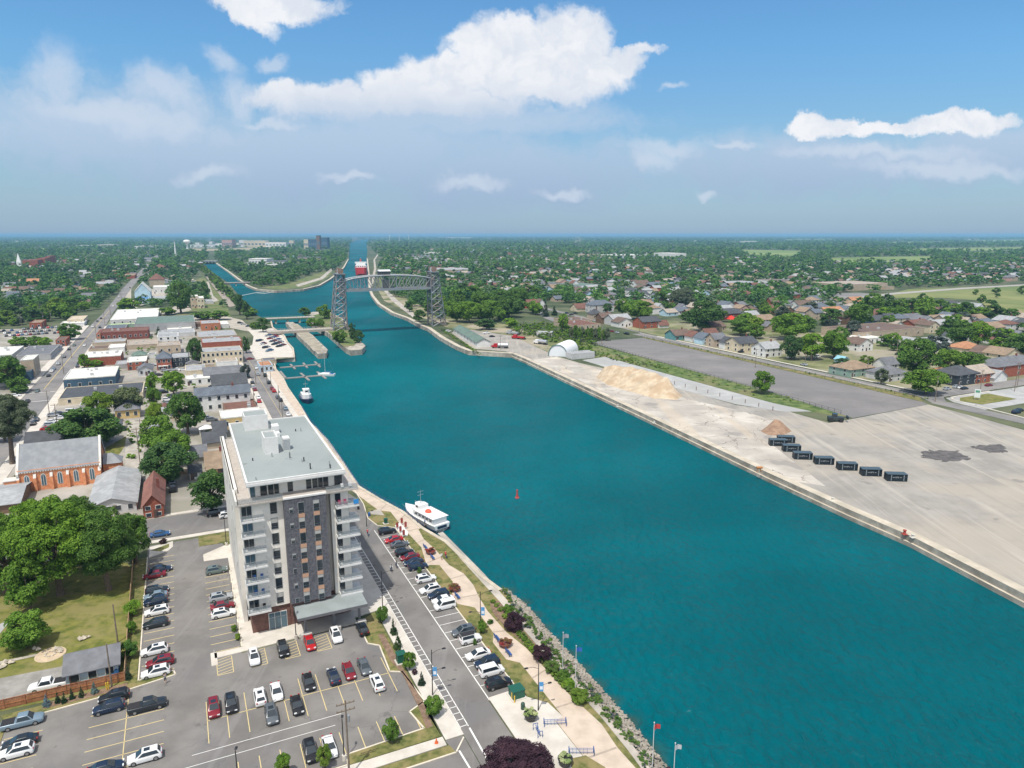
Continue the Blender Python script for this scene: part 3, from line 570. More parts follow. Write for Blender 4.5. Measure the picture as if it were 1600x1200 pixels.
def roof_mb(kind, w, d, h, rise, e=.45, wallmi=None):
    b = MB(); x0, x1, y0, y1 = -e, w+e, -e, d+e
    if kind == 'B':                         # ridge along the front
        ym = d/2; r = h+rise; k = rise/(d/2)*e
        b.add([(x0,y0,h-k),(x1,y0,h-k),(x1,ym,r),(x0,ym,r),(x1,y1,h-k),(x0,y1,h-k)], [(0,1,2,3),(3,2,4,5)])
        b.add([(x0,y0,h-k-.15),(x1,y0,h-k-.15),(x1,ym,r-.15),(x0,ym,r-.15),(x1,y1,h-k-.15),(x0,y1,h-k-.15)], [(3,2,1,0),(5,4,2,3)])
        b.add([(x0,y0,h-k),(x1,y0,h-k),(x1,y0,h-k-.15),(x0,y0,h-k-.15)], [(3,2,1,0)])
    elif kind == 'A':                       # gable end towards the viewer
        xm = w/2; r = h+rise; k = rise/(w/2)*e
        b.add([(x0,y0,h-k),(xm,y0,r),(xm,y1,r),(x0,y1,h-k),(x1,y0,h-k),(x1,y1,h-k)], [(0,1,2,3),(1,4,5,2)])
        b.add([(x0,y0,h-k-.15),(xm,y0,r-.15),(xm,y1,r-.15),(x0,y1,h-k-.15),(x1,y0,h-k-.15),(x1,y1,h-k-.15)], [(3,2,1,0),(2,5,4,1)])
        b.add([(x0,y0,h-k),(xm,y0,r),(x1,y0,h-k),(x1,y0,h-k-.15),(xm,y0,r-.15),(x0,y0,h-k-.15)], [(5,4,1,0),(4,3,2,1)])
    elif kind == 'H':                       # hip
        s = min(w, d)/2; r = h+rise
        if w >= d: a, c = (x0+s+e, d/2, r), (x1-s-e, d/2, r); fs = [(0,1,5,4),(1,2,5),(2,3,4,5),(3,0,4)]
        else: a, c = (w/2, y0+s+e, r), (w/2, y1-s-e, r); fs = [(0,1,4),(1,2,5,4),(2,3,5),(3,0,4,5)]
        b.add([(x0,y0,h),(x1,y0,h),(x1,y1,h),(x0,y1,h),a,c], fs); b.add([(x0,y0,h-.15),(x1,y0,h-.15),(x1,y1,h-.15),(x0,y1,h-.15),(x0,y0,h),(x1,y0,h),(x1,y1,h),(x0,y1,h)], [(0,1,5,4),(1,2,6,5),(2,3,7,6),(3,0,4,7),(3,2,1,0)])
    else:                                   # flat with a parapet
        p = .45; b.box(0.3, 0.3, h-.4, w-.3, d-.3, h-.15, 0)
        for q in ((-.06,-.06,w+.06,.3),(-.06,d-.3,w+.06,d+.06),(-.06,.3,.3,d-.3),(w-.3,.3,w+.06,d-.3)): b.box(q[0],q[1],h-.3,q[2],q[3],h+.12,1)
    return b
def house(p, rz, w, d, h, kind='B', rise=2.2, wc='white', rc='grey', label=None, desc=None, cat='house', name='house', floors=1, nf=3, ns=2, side=1, win=True, door=True, chim=False, group=None, trim=None, wmat=None, vents=0, porch=False):
    o = thing(name, (p.x, p.y, .03), rz); b = MB(); b.box(0, 0, -.3, w, d, h - (.3 if kind == 'F' else 0), 0)
    if kind == 'A': b.add([(0,0,h),(w,0,h),(w/2,0,h+rise-.16),(0,d,h),(w,d,h),(w/2,d,h+rise-.16)], [(0,1,2),(4,3,5)])
    if kind == 'B': b.add([(0,0,h),(0,d,h),(0,d/2,h+rise-.16),(w,0,h),(w,d,h),(w,d/2,h+rise-.16)], [(1,0,2),(3,4,5)])
    b.build('wall', wall_m(wc), o)
    rf = roof_mb(kind, w, d, h, rise).build('roof', [roof_m(rc), trim or (wall_m(wc) if kind == 'F' and rc != 'white' else roof_m(rc))], o)
    if chim:
        c = MB(); c.box(w*.68, d*.45, h, w*.68+.7, d*.45+.7, h+rise+1.1); c.build('chimney', wall_m('dbrick'), rf)
    for k in range(vents):
        c = MB(); x = w*(.15+.7*random.random()); y = d*(.2+.6*random.random()); s = random.uniform(.6,1.3); c.box(x,y,h-.2,x+s*1.2,y+s,h+s*.9); c.build('roof_vent', M('roof_unit', (.45,.46,.46), .6,.1,1), rf)
    if win: windows(o, w, d, h, floors, nf, ns, side, wmat)
    if door and win:
        c = MB(); x = w*.5 if nf % 2 == 0 else w*.06; c.box(x, -.1, 0, x+1.0, -.003, 2.1, 0); c.build('door', P('door_paint', (.10,.06,.05), .5), o)
    if porch:
        c = MB(); c.box(w*.1, -1.9, 2.3, w*.75, -.1, 2.45); [c.box(w*xx-.07, -1.85, 0, w*xx+.07, -1.7, 2.3) for xx in (.13,.42,.72)]; c.build('porch', trimw, o)
    c = o.location + Vector((math.cos(rz)*w/2-math.sin(rz)*d/2, math.sin(rz)*w/2+math.cos(rz)*d/2, h*.6)); OCC.append((c.x, c.y, max(w, d)*.6))
    if label: tag(o, label, cat, group)
    else: auto(o, desc or f'{nm(wc)} {cat} with {nm(rc)} roof', c, cat, group)
    return o
def bld(x0, y0, x1, yt, yb=None, kind='F', rz=TH, d=None, **k):   # a building from its front-left foot, right end, eave row and back roof row in the photo
    p = G(x0, y0); dx = Vector((math.cos(rz), math.sin(rz), 0)); dy = Vector((-math.sin(rz), math.cos(rz), 0))
    w = along(p, dx, lambda q_: Pj(q_)[0] < x1); h = max(2.4, hgt(p, yt))
    if d is None:
        d = along(p, dy, lambda q_: Pj((q_.x, q_.y, h))[1] > yb, 90) if yb else max(7, min(w*.85, 13))
    d = max(d, 4); k.setdefault('side', 1 if x1 < 330 else -1); wid = x1-x0
    if 'rise' not in k: k['rise'] = min(w, d)*.27 if kind == 'H' else (w*.3 if kind == 'A' else min(d*.28, 4))
    k.setdefault('floors', 2 if h > 5 else 1); k.setdefault('win', (y0-yt) > 7)
    k.setdefault('nf', max(2, min(9, int(w/3.6)))); k.setdefault('ns', max(1, min(5, int(d/4.5))) if (y0-yt) > 11 else 0)
    if kind == 'F': k.setdefault('vents', 2 if y0 > 505 and w > 12 else 0)
    return house(p, rz, w, d, h, kind, **k)
# ---- cars
def car_shape(kind):
    S = dict(sedan=(4.7,1.82,.93,1.42,-1.9,1.25,-1.0,.22), suv=(4.6,1.86,1.02,1.64,-2.22,1.22,-1.72,.25), jeep=(4.2,1.85,1.1,1.8,-2.0,.75,-1.95,.6), pickup=(5.7,1.98,1.12,1.85,-.75,1.55,-.5,.85), van=(4.5,1.8,1.1,1.85,-2.15,1.5,-2.1,.75), hatch=(4.2,1.78,.98,1.5,-2.0,1.0,-1.7,.3))[kind]
    L, Wd, belt, roof, cb0, cb1, cr0, cr1 = S; w = Wd/2
    def sec(x, ww, zl, zt):
        return [(x,-ww,zl),(x,-ww-.0,zt-.22),(x,-ww*.93,zt-.03),(x,0,zt+.03),(x,ww*.93,zt-.03),(x,ww,zt-.22),(x,ww,zl),(x,0,zl-.02)]
    l = L/2; hood = belt-.06; body = MB()
    if kind == 'pickup': xs = [(-l,w*.92,.4,1.05),(-l+.15,w,.33,belt),(-.8,w,.3,belt),(1.5,w,.3,belt),(l-.5,w*.98,.32,belt-.08),(l-.12,w*.9,.38,belt-.18),(l,w*.78,.45,.85)]
    elif kind in ('sedan','hatch'): xs = [(-l,w*.76,.36,.78),(-l+.16,w*.93,.26,belt-.02),(-1.2,w,.22,belt+.03),(0,w,.2,belt),(1.1,w,.2,belt-.03),(l-.55,w*.96,.22,belt-.17),(l-.14,w*.85,.27,belt-.27),(l,w*.66,.36,.58)]
    else: xs = [(-l,w*.84,.38,.95),(-l+.12,w*.96,.28,belt),(-1.2,w,.25,belt+.02),(0,w,.24,belt),(1.1,w,.24,belt-.02),(l-.55,w*.97,.26,belt-.12),(l-.12,w*.87,.3,belt-.22),(l,w*.7,.38,.66)]
    body.loft([sec(*x) for x in xs])
    bw, rw = w*.94, w*(.70 if kind != 'van' else .82); z0, z1 = belt-.04, roof
    rb = [(cb0,-bw,z0),(cb1,-bw,z0),(cb1,bw,z0),(cb0,bw,z0),(cr0,-rw,z1),(cr1,-rw,z1),(cr1,rw,z1),(cr0,rw,z1)]
    body.add(rb, [(0,3,2,1),(4,5,6,7),(0,1,5,4),(1,2,6,5),(2,3,7,6),(3,0,4,7)])
    def pane(i, j, k_, m_, s0, s1, t0, t1, off):
        a, b_, c, d = (Vector(rb[q]) for q in (i, j, k_, m_)); f = lambda s, t_: (a*(1-s)+b_*s)*(1-t_)+(d*(1-s)+c*s)*t_
        n = (b_-a).cross(d-a).normalized()*off; b = MB(); q4 = [f(s0,t0)+n, f(s1,t0)+n, f(s1,t1)+n, f(s0,t1)+n]; i4 = [p-n*1.5 for p in q4]
        b.add(q4+i4, [(0,1,2,3),(4,5,1,0),(5,6,2,1),(6,7,3,2),(7,4,0,3)]); return b
    g = dict(windshield=[pane(1,2,6,5,.06,.94,.08,.93,.025)], rear_window=[pane(3,0,4,7,.1,.9,.25,.9,.025)], side_window=[pane(0,1,5,4,.07,.92,.16,.90,.025), pane(2,3,7,6,.08,.93,.16,.90,.025)])
    wh = []; wr = .37 if kind in ('suv','pickup','jeep') else .33; ax = l*.63
    for x in (ax, -ax):
        for s in (1, -1):
            t_ = MB(); t_.tube((x,s*(w-.2),wr),(x,s*(w+.015),wr),wr,wr,14); r_ = MB(); r_.tube((x,s*(w+.0),wr),(x,s*(w+.03),wr),wr*.62,wr*.62,10); wh.append((t_, r_))
    hl = []
    for s in (1, -1):
        b = MB(); b.box(l-.2, s*w*.62-.2, .62, l-.02, s*w*.62+.2, .78); hl.append(b)
    tl = []
    for s in (1, -1):
        b = MB(); b.box(-l-.01, s*w*.68-.12, .78, -l+.14, s*w*.68+.14, .98); tl.append(b)
    bed = None
    if kind == 'pickup': bed = MB(); bed.box(-l+.14, -w+.14, belt+.01, -.95, w-.14, belt+.05)
    if kind == 'jeep': bed = MB(); bed.box(cr0, -rw, z1, cr1, rw, z1+.05)
    if kind == 'suv': bed = MB(); bed.box(-.75, -.38, z1-.02, .05, .38, z1+.022)
    return body, g, wh, hl, tl, bed
tyre_m = P('tyre_rubber', (.02,.02,.02), .8); rim_m = P('wheel_rim', (.45,.46,.48), .3, .8); lamp_m = P('lamp_lens', (.7,.72,.72), .15); tail_m = P('tail_lens', (.35,.02,.02), .3); bed_m = P('bed_liner', (.02,.02,.022), .7)
PAINT = dict(white=(.72,.72,.72), black=(.012,.013,.016), navy=(.012,.025,.055), dark=(.02,.026,.032), grey=(.10,.115,.13), silver=(.36,.38,.40), red=(.42,.015,.02), maroon=(.20,.012,.022), blue=(.03,.10,.25), greygreen=(.13,.17,.16), bluegrey=(.18,.25,.31), green=(.02,.07,.06), tan=(.35,.28,.2), orange=(.6,.15,.03))
paint_m = {k: M('car_paint_'+k, v, .28, 0, 1, .1 if k not in ('white',) else 0, .6) for k, v in PAINT.items()}
NEAR, FAR = {}, {}
def near_proto(kind, label):
    body, g, wh, hl, tl, bed = car_shape(kind); nmn = {'pickup':'pickup_truck','van':'parked_van'}.get(kind, 'parked_car')
    r = thing(nmn, (0,0,0), 0, label, 'car'); o = body.build('body', paint_m['white'], r, smooth=False, bevel=.07); o['painted'] = 1
    o.data.polygons.foreach_set('use_smooth', [True]*len(o.data.polygons))
    for n_, ms in g.items():
        for m_ in ms: m_.build(n_, glass, r)
    for a, b in wh: ww = a.build('wheel', tyre_m, r); b.build('rim', rim_m, ww)
    for b in hl: b.build('headlight', lamp_m, r)
    for b in tl: b.build('tail_light', tail_m, r)
    if bed: bed.build({'pickup':'bed_liner','jeep':'hard_top'}.get(kind, 'sunroof'), bed_m if kind != 'suv' else glass, r)
    return r
def far_mesh(kind):
    body, g, wh, hl, tl, bed = car_shape(kind); b = MB(); b.add(body.v, body.f, 0)
    for ms in g.values():
        for m_ in ms: b.add(m_.v, m_.f, 1)
    for a, _ in wh: b.add(a.v, a.f, 2)
    return b.mesh('distant_'+kind, [paint_m['white'], glass, tyre_m])
def put(p, rz, kind, color, label=None, desc=None, group=None, near=True, z=.07, cat=None):
    cat = cat or ('pickup truck' if kind == 'pickup' else 'van' if kind == 'van' else 'car'); word = {'pickup':'pickup truck','suv':'SUV','hatch':'hatchback'}.get(kind, kind)
    if near:
        if kind not in NEAR: r = NEAR[kind] = near_proto(kind, label); [setattr(ch.material_slots[0], 'link', 'OBJECT') or setattr(ch.material_slots[0], 'material', paint_m[color]) for ch in r.children if ch.get('painted')]
        else: r = dup(NEAR[kind], None, paint_m[color])
    else:
        if kind not in FAR: FAR[kind] = far_mesh(kind)
        r = link({'pickup':'pickup_truck','van':'parked_van'}.get(kind, 'parked_car'), FAR[kind]); r.material_slots[0].link = 'OBJECT'; r.material_slots[0].material = paint_m[color]
    if kind == 'jeep' and False: pass
    r.location = (p.x, p.y, z); r.rotation_euler = (0,0,rz); r.scale = (.93,.93,.93)
    cn = {'greygreen':'grey green','bluegrey':'blue grey','dark':'dark grey','maroon':'dark red'}.get(color, color)
    if label: tag(r, label, cat, group)
    else: auto(r, desc or f'{cn} {word} parked', p+Vector((0,0,.7)), cat, group); 
    if group: r['group'] = group
    return r
def spot(px, py, zc=.75): g_ = G(px, py, zc); return Vector((g_.x, g_.y, 0))
# ---- trees
def leaf_mat(name, c, c2, rnd=.28):
    m = bpy.data.materials.new(name); m.use_nodes = True; q = NT(m.node_tree); q.n.clear()
    o = q.new('ShaderNodeOutputMaterial'); b = q.new('ShaderNodeBsdfPrincipled'); b.inputs['Roughness'].default_value = .75; b.inputs['Specular IOR Level'].default_value = .25
    oi = q.new('ShaderNodeObjectInfo'); tcx = q.new('ShaderNodeNewGeometry').outputs['Position']
    n = q.noise(tcx, .55, 3, .6); cc = q.mix(q.maprange(n.outputs[0], .35, .65), c, c2)
    rr = oi.outputs['Random']
    if rnd:
        n3 = q.noise(tcx, .035, 2, .5); k = q.math('ADD', q.math('MULTIPLY', q.math('SUBTRACT', rr, .5), 2*rnd), q.math('MULTIPLY', q.math('SUBTRACT', n3.outputs[0], .5), 1.3*rnd))
        cc = q.mix(1., cc, q.new('ShaderNodeCombineColor', i_0=q.math('ADD', q.math('MULTIPLY', k, 1.15), 1), i_1=q.math('ADD', k, 1), i_2=q.math('SUBTRACT', 1, q.math('MULTIPLY', k, .3))).outputs[0], 'MULTIPLY')
    q.l.new(cc, b.inputs['Base Color'])
    tr = q.new('ShaderNodeBsdfTranslucent'); q.l.new(cc, tr.inputs[0]); ms = q.new('ShaderNodeMixShader'); ms.inputs[0].default_value = .22
    q.l.new(b.outputs[0], ms.inputs[1]); q.l.new(tr.outputs[0], ms.inputs[2]); q.l.new(ms.outputs[0], o.inputs[0]); return m
LEAF = dict(green=leaf_mat('leaves_green', (.072,.158,.016), (.145,.260,.034)), dark=leaf_mat('leaves_dark', (.046,.112,.024), (.095,.182,.038)), light=leaf_mat('leaves_light', (.10,.18,.02), (.16,.24,.04)),
            grey=leaf_mat('leaves_grey', (.075,.105,.06), (.13,.16,.095)), purple=leaf_mat('leaves_purple', (.035,.016,.024), (.075,.035,.045), .1), conifer=leaf_mat('needles', (.025,.06,.025), (.05,.09,.035)), blue=leaf_mat('needles_blue', (.12,.19,.19), (.2,.28,.28), .1))
LEAF.update(wgreen=leaf_mat('wood_leaves_green', (.052,.140,.036), (.110,.225,.052)), wdark=leaf_mat('wood_leaves_dark', (.030,.092,.038), (.065,.150,.052)), wgrey=leaf_mat('wood_leaves_grey', (.075,.14,.07), (.12,.18,.10)))
bark = M('bark', (.13,.10,.075), .95, .25, 3, bump=.4, bscale=8)
def crown_np(rng, nq, rx=1., rz=1., clumps=22, size=.1, cone=False, flat=.0, cr=(.22,.36)):
    """leaf quads gathered in clumps through a crown of unit radius; returns vertex array (4*nq, 3)"""
    cs = []
    for i in range(clumps):
        if cone: z = rng.random()**1.3; r = (1-z)*.85*math.sqrt(rng.random()); a = rng.random()*6.283; cs.append((r*math.cos(a), r*math.sin(a), z*2-1, .22*(1-z)+.07))
        else:
            u = rng.random()*2-1; a = rng.random()*6.283; rr = (1-abs(u)**2.4)**.5*(.42+.40*rng.random()); cs.append((rr*math.cos(a), rr*math.sin(a), u*.78, rng.uniform(*cr)*(1-.25*abs(u))))
    cs = np.array(cs); w = cs[:,3]**2; ci = rng.choice(len(cs), nq, p=w/w.sum()); C_ = cs[ci]
    d = rng.normal(size=(nq,3)); d /= np.linalg.norm(d, axis=1)[:,None]; d[:,2] = np.where(d[:,2] < -.35, -d[:,2], d[:,2])
    rad = C_[:,3]*(.72+.36*rng.random(nq)); c = C_[:,:3]+d*rad[:,None]
    n = d*.75+np.array([0,0,.25])+rng.normal(size=(nq,3))*.42; n /= np.linalg.norm(n, axis=1)[:,None]
    a = np.cross(n, rng.normal(size=(nq,3))); a /= np.linalg.norm(a, axis=1)[:,None]; b = np.cross(n, a)
    s = size*(.6+.8*rng.random(nq))[:,None]; a = a*s; b = b*s*.8
    v = np.stack([c-a-b*.6, c+a*.5-b, c+a+b*.5, c-a*.3+b], 1).reshape(-1,3); v[:,0:2] *= rx; v[:,2] *= rz; return v
def quads_mesh(name, v, mat):
    me = bpy.data.meshes.new(name); n = len(v)//4; me.vertices.add(len(v)); me.vertices.foreach_set('co', v.astype(np.float32).ravel())
    me.loops.add(4*n); me.loops.foreach_set('vertex_index', np.arange(4*n, dtype=np.int32)); me.polygons.add(n); me.polygons.foreach_set('loop_start', np.arange(0,4*n,4,dtype=np.int32))
    me.materials.append(mat); me.update(calc_edges=True); return me
RNG = np.random.default_rng(11)
def trunk_mesh(seed, limbs=5, hc=.42):
    rr = random.Random(seed); b = MB(); top = Vector((rr.uniform(-.05,.05), rr.uniform(-.05,.05), hc))
    b.path([(0,0,-.02), (0,0,.05), top*.6, top], [.045,.034,.028,.024], 8)
    for i in range(limbs):
        a = 6.283*i/limbs+rr.uniform(-.4,.4); q_ = top*.9; m_ = q_+Vector((math.cos(a)*.14, math.sin(a)*.14, .14)); e = m_+Vector((math.cos(a)*.16, math.sin(a)*.16, rr.uniform(.1,.25)))
        b.path([q_, m_, e], [.018,.012,.005], 5)
    b.path([top, top+Vector((0,0,.3))], [.02,.006], 5); return b.mesh('trunk', bark)
TRUNKS = [trunk_mesh(i) for i in range(4)]
CROWNS = {}
def crown_mesh(key, lod, var):
    k = (key, lod, var)
    if k not in CROWNS:
        nq, size, cl = {'hero':(42000,.020,95),'big':(9500,.042,52),'mid':(2200,.080,34),'low':(420,.17,18)}[lod]
        if key in ('conifer','blue'): v = crown_np(RNG, nq//2, clumps=60, size=size, cone=True)
        else: v = crown_np(RNG, nq, clumps=cl, size=size, cr=(.15,.27) if lod == 'hero' else (.22,.36))
        CROWNS[k] = quads_mesh('crown', v, LEAF[key])
    return CROWNS[k]
TREEW = dict(green='green broadleaf tree', dark='dark green tree', light='bright yellow green tree', grey='grey green tree', purple='purple leaved tree', conifer='dark conifer', blue='blue spruce')
def tree(p, r, h, key='green', lod='mid', label=None, desc=None, cat='tree', name=None, squash=1., group=None, low=.10, z=0):
    name = name or ('conifer_tree' if key in ('conifer','blue') else 'broadleaf_tree'); o = thing(name, (p.x, p.y, z), random.uniform(0, 6.28))
    con = key in ('conifer','blue'); cz0 = h*(.05 if con else low); ch = h-cz0
    tk = link('trunk', TRUNKS[random.randrange(4)], o); tk.scale = (h, h, h) if not con else (h*.6, h*.6, h*1.2)
    c = link('crown', crown_mesh(key, lod, random.randrange(2 if lod == 'hero' else 3)), o); c.location = (0,0,cz0+ch/2); c.scale = (r*1.12, r*1.12*squash, ch/2*1.08)
    if label: tag(o, label, cat, group)
    else: auto(o, desc or TREEW[key], p+Vector((0,0,h*.5)), cat, group)
    OCC.append((p.x, p.y, r*.8)); return o
def tpx(px, py, wpx, top, key='green', lod='mid', **k):
    p = G(px, py); r = (G(px+wpx/2, py)-G(px-wpx/2, py)).length/2; return tree(p, r, max(2, hgt(p+Vector((0,r*.3,0)), top)), key, lod, **k)
def bush(p, r, h, key='green', label=None, desc=None, group=None, lod='mid', z=.1, name='shrub', cat='shrub'):
    o = thing(name, (p.x, p.y, z), random.uniform(0,6.28)); c = link('foliage', crown_mesh(key, lod, random.randrange(3)), o); c.location = (0,0,h*.46); c.scale = (r*1.15, r*1.15, h*.56)
    s = MB(); s.tube((0,0,-.1),(0,0,h*.5),.06*r+.02,.03); s.build('stem', bark, o)
    if label: tag(o, label, cat, group)
    else: auto(o, desc or f'{key} shrub', p+Vector((0,0,h/2)), cat, group)
    return o
# ---- poles
pole_d = P('dark_metal', (.03,.03,.035), .5, .4); pole_g = P('grey_metal', (.38,.40,.41), .45, .5); wood_p = M('pole_wood', (.20,.16,.125), .95, .2, 2); blue_m = P('blue_paint', (.02,.09,.30), .5); green_b = P('green_box', (.01,.09,.06), .5)
def street_lamp(p, h, arms, banner=None, label=None, desc='black street lamp', name='street_lamp', base=False):
    o = thing(name, (p.x, p.y, .1), 0); b = MB(); b.path([(0,0,0),(0,0,1.2),(0,0,h)], [.11,.085,.06], 8); b.build('pole', pole_d, o)
    for a, l, z in arms:
        d = Vector((math.cos(a), math.sin(a), 0)); s = MB(); s.path([Vector((0,0,z-.5)), d*l*.5+Vector((0,0,z-.08)), d*l+Vector((0,0,z))], [.035,.03,.03], 5); s.build('arm', pole_d, o)
        s = MB(); n_ = Vector((-d.y, d.x, 0))*.17; c = d*(l+.25)+Vector((0,0,z-.05)); s.add([c-d*.3-n_, c+d*.3-n_, c+d*.3+n_, c-d*.3+n_, c-d*.2-n_*.6+Vector((0,0,.13)), c+d*.2-n_*.6+Vector((0,0,.13)), c+d*.2+n_*.6+Vector((0,0,.13)), c-d*.2+n_*.6+Vector((0,0,.13))], [(0,3,2,1),(4,5,6,7),(0,1,5,4),(1,2,6,5),(2,3,7,6),(3,0,4,7)]); s.build('lamp_head', pole_d, o)
    if banner:
        s = MB(); s.box(.1,-.02,h*.42,.75,.02,h*.62,0); s.box(.2,-.03,h*.46,.65,.03,h*.53,1); s.build('banner', [P('banner_blue', (.08,.28,.55), .7), P('banner_white', (.7,.75,.8), .7)], o)
    if base: s = MB(); s.tube((0,0,-.1),(0,0,.75),.3,.3,12); s.build('base', conc, o)
    if label: tag(o, label, 'street lamp')
    else: auto(o, desc, p+Vector((0,0,h/2)), 'street lamp')
    return o
def utility_pole(p, h, cross=(1,), rz=TH, label=None, desc='wooden utility pole', mat=None, r=.15):
    o = thing('utility_pole', (p.x, p.y, 0), rz); b = MB(); b.tube((0,0,-.2),(0,0,h),r,r*.65,8); b.build('pole', mat or wood_p, o)
    for i, k in enumerate(cross):
        z = h-.5-i*1.0; s = MB(); s.box(-1.2,-.06,z-.07,1.2,.06,z+.07); [s.tube((x,0,z+.07),(x,0,z+.27),.05,.04,6) for x in (-1.1,-.5,.5,1.1)]; s.build('crossarm', wood_p, o)
    if h > 9: s = MB(); s.tube((.3,0,h-3.2),(.3,0,h-2.3),.2,.2,10); s.build('transformer', pole_g, o)
    if label: tag(o, label, 'utility pole')
    else: auto(o, desc, p+Vector((0,0,h/2)), 'utility pole')
    return o
def wire(a, b, sag=.6, label=None, r=.018):
    m_ = MB(); pts = [a.lerp(b, i/8)+Vector((0,0,-sag*4*(i/8)*(1-i/8))) for i in range(9)]; m_.path(pts, [r]*9, 3); o = m_.build('overhead_wire', pole_d); tag(o, label, 'wire'); return o
# ================================================================ THE APARTMENT TOWER
def make_tower():
    o = thing('apartment_tower', T(0,0,.03), TH, 'tall white and charcoal apartment tower with a flat grey roof and stacked balconies', 'apartment building')
    stucco = M('stucco_white', (.84,.80,.73), .85, .05, .4, bump=.08, bscale=3, c3=(.76,.72,.65), scale3=.12); char = M('charcoal_brick', (.105,.105,.125), .9, .25, 2.5, c2=(.15,.148,.165), bump=.3, bscale=6)
    brown = M('base_brick', (.14,.075,.058), .9, .2, 2, c2=(.19,.10,.08), bump=.2, bscale=6); slab = M('slab_white', (.66,.655,.64), .7, .05, 1); tanp = P('tan_panel', (.50,.30,.20), .7)
    rfm = M('roof_membrane', (.27,.305,.30), .85, .07, .12, c2=(.32,.35,.345), c3=(.235,.265,.26), scale3=.06, bump=.1, bscale=2); overlay(rfm, spots(.35, .66, .74, .55), (.12,.13,.12)); overlay(rfm, streaks(-TH, .9, .03, .56, .64, .35), (.31,.33,.32)); overlay(stucco, streaks(0, 1.2, 1.2, .6, .7, .25), (.6,.57,.52)); fg = P('alu_grey', (.42,.44,.45), .4, .5)
    f0, pitch, nfl = 4.6, 2.85, 7; ztop = 24.75
    b = MB()
    b.box(6.2,122.6,f0,13.2,164.2,ztop,0); b.box(13.2,124,f0,21.4,164.2,ztop,0); b.box(21.4,122.4,f0,24.6,164.2,ztop,0)
    b.build('wall', stucco, o)
    b = MB(); b.box(5.5,127.5,0,6.19,164.6,ztop+1.1); b.build('side_wall', M('west_wall', (.66,.64,.60), .9,.08,.3,c2=(.74,.72,.68),c3=(.56,.54,.50),scale3=.2), o)
    b = MB(); b.box(6.6,122.9,-.2,13.2,164,f0-.01); b.box(13.21,123,-.2,24.2,164,f0-.01); b.box(13.2,121.3,3.4,20.4,122.99,5.3); b.build('brick_base', brown, o)
    b = MB(); b.box(13.2,120.7,5.31,20.3,123.99,ztop+.3); b.build('charcoal_bay', char, o)
    b = MB(); b.box(13.1,120.6,ztop+.31,20.4,121.1,ztop+.6); b.build('coping', slab, o)
    def win(x, z, w, h, y=122.6, frame=fg, mull=True):
        q = MB(); q.box(x-w/2-.07,y-.06,z-.07,x+w/2+.07,y-.004,z+h+.07,0); q.box(x-w/2,y-.1,z+.42,x+w/2,y-.062,z+h,1); q.box(x-w/2,y-.1,z,x+w/2,y-.062,z+.36,1)
        if random.random() < .45: q.box(x-w/2,y-.104,z+h*random.uniform(.55,.8),x+w/2,y-.1005,z+h,2)
        q.build('window', [frame, glass, P('window_blind', (.42,.42,.40), .7)], o)
    rail = P('rail_glass', (.25,.30,.33), .1, 0, .6); rail.node_tree.nodes['Principled BSDF'].inputs['Alpha'].default_value = .38
    def balcony(x0, x1, y0, y1, z):
        q = MB(); q.box(x0,y0,z-.32,x1,y1,z); bo = q.build('balcony', slab, o); q = MB()
        q.box(x0+.05,y0+.05,z+.95,x1-.05,y0+.1,z+1.02,0); q.box(x0+.05,y0+.1,z+.95,x0+.1,y1,z+1.02,0); q.box(x1-.1,y0+.1,z+.95,x1-.05,y1,z+1.02,0)
        for x in (x0+.07,(x0+x1)/2,x1-.08): q.box(x-.03,y0+.04,z,x+.03,y0+.11,z+.95,0)
        q.box(x0+.1,y0+.06,z+.12,x1-.1,y0+.08,z+.9,1); q.box(x0+.06,y0+.12,z+.12,x0+.08,y1-.05,z+.9,1); q.build('railing', [fg, rail], bo)
    for k in range(nfl):
        z = f0+.35+pitch*k; top = k == nfl-1
        balcony(6.0, 9.9, 120.9, 122.6, z)
        q = MB(); q.box(6.3,122.5,z+.05,8.0,122.59,z+2.15,0); q.box(6.4,122.46,z+.1,7.1,122.495,z+2.1,1); q.box(7.2,122.46,z+.1,7.95,122.495,z+2.1,1); q.build('balcony_door', [fg, glass2 if k%2 else glass], o)
        win(11.6, z+.15, 1.05, 1.95)
        if not top or True:
            win(14.3, z+.5, .55, .8, 120.7)
            for x in (16.0, 18.6):
                win(x, z+.25, .95, 1.85, 120.7)
                if k: q = MB(); q.box(x-.52,120.6,z-.65,x+.55,120.699,z+.05); q.build('spandrel', tanp, o)
        balcony(22.1, 26.2, 120.8, 124.6, z)
        q = MB(); q.box(22.2,122.34,z+.05,23.2,122.39,z+2.1,0); q.build('window', glass, o)
        q = MB(); q.box(24.61,122.6,z+.05,24.68,124.5,z+2.15,0); q.build('balcony_door', glass2, o)
        for j in range(5):                 # east side balconies and windows further back
            y = 130+7*j; q = MB(); q.box(24.605,y,z+.3,24.67,y+1.6,z+2.1); q.build('window', glass, o)
    for j in range(9):
        for k in range(7):
            q = MB(); y = 130+3.9*j; z = f0+.6+pitch*k; q.box(5.43,y,z+.2,5.495,y+.5,z+1.2); 
            if (j*3+k)%4 == 0: q.build('window', M('louvre', (.42,.42,.41), .7,.05,1), o)
    # terrace, penthouse, roof
    b = MB(); b.box(5.4,121.3,ztop+.001,13.2,164.8,ztop+.25); b.box(20.3,121.2,ztop+.001,26.3,164.8,ztop+.25); b.box(13.2,121.15,ztop+.32,20.3,164.8,ztop+.36); b.build('terrace', M('terrace_pavers', (.42,.385,.35), .85,.1,1), o)
    b = MB(); b.box(5.4,121.3,ztop+.251,5.7,164.7,ztop+1.1,0); b.build('parapet', M('west_wall', (1,1,1)), o)
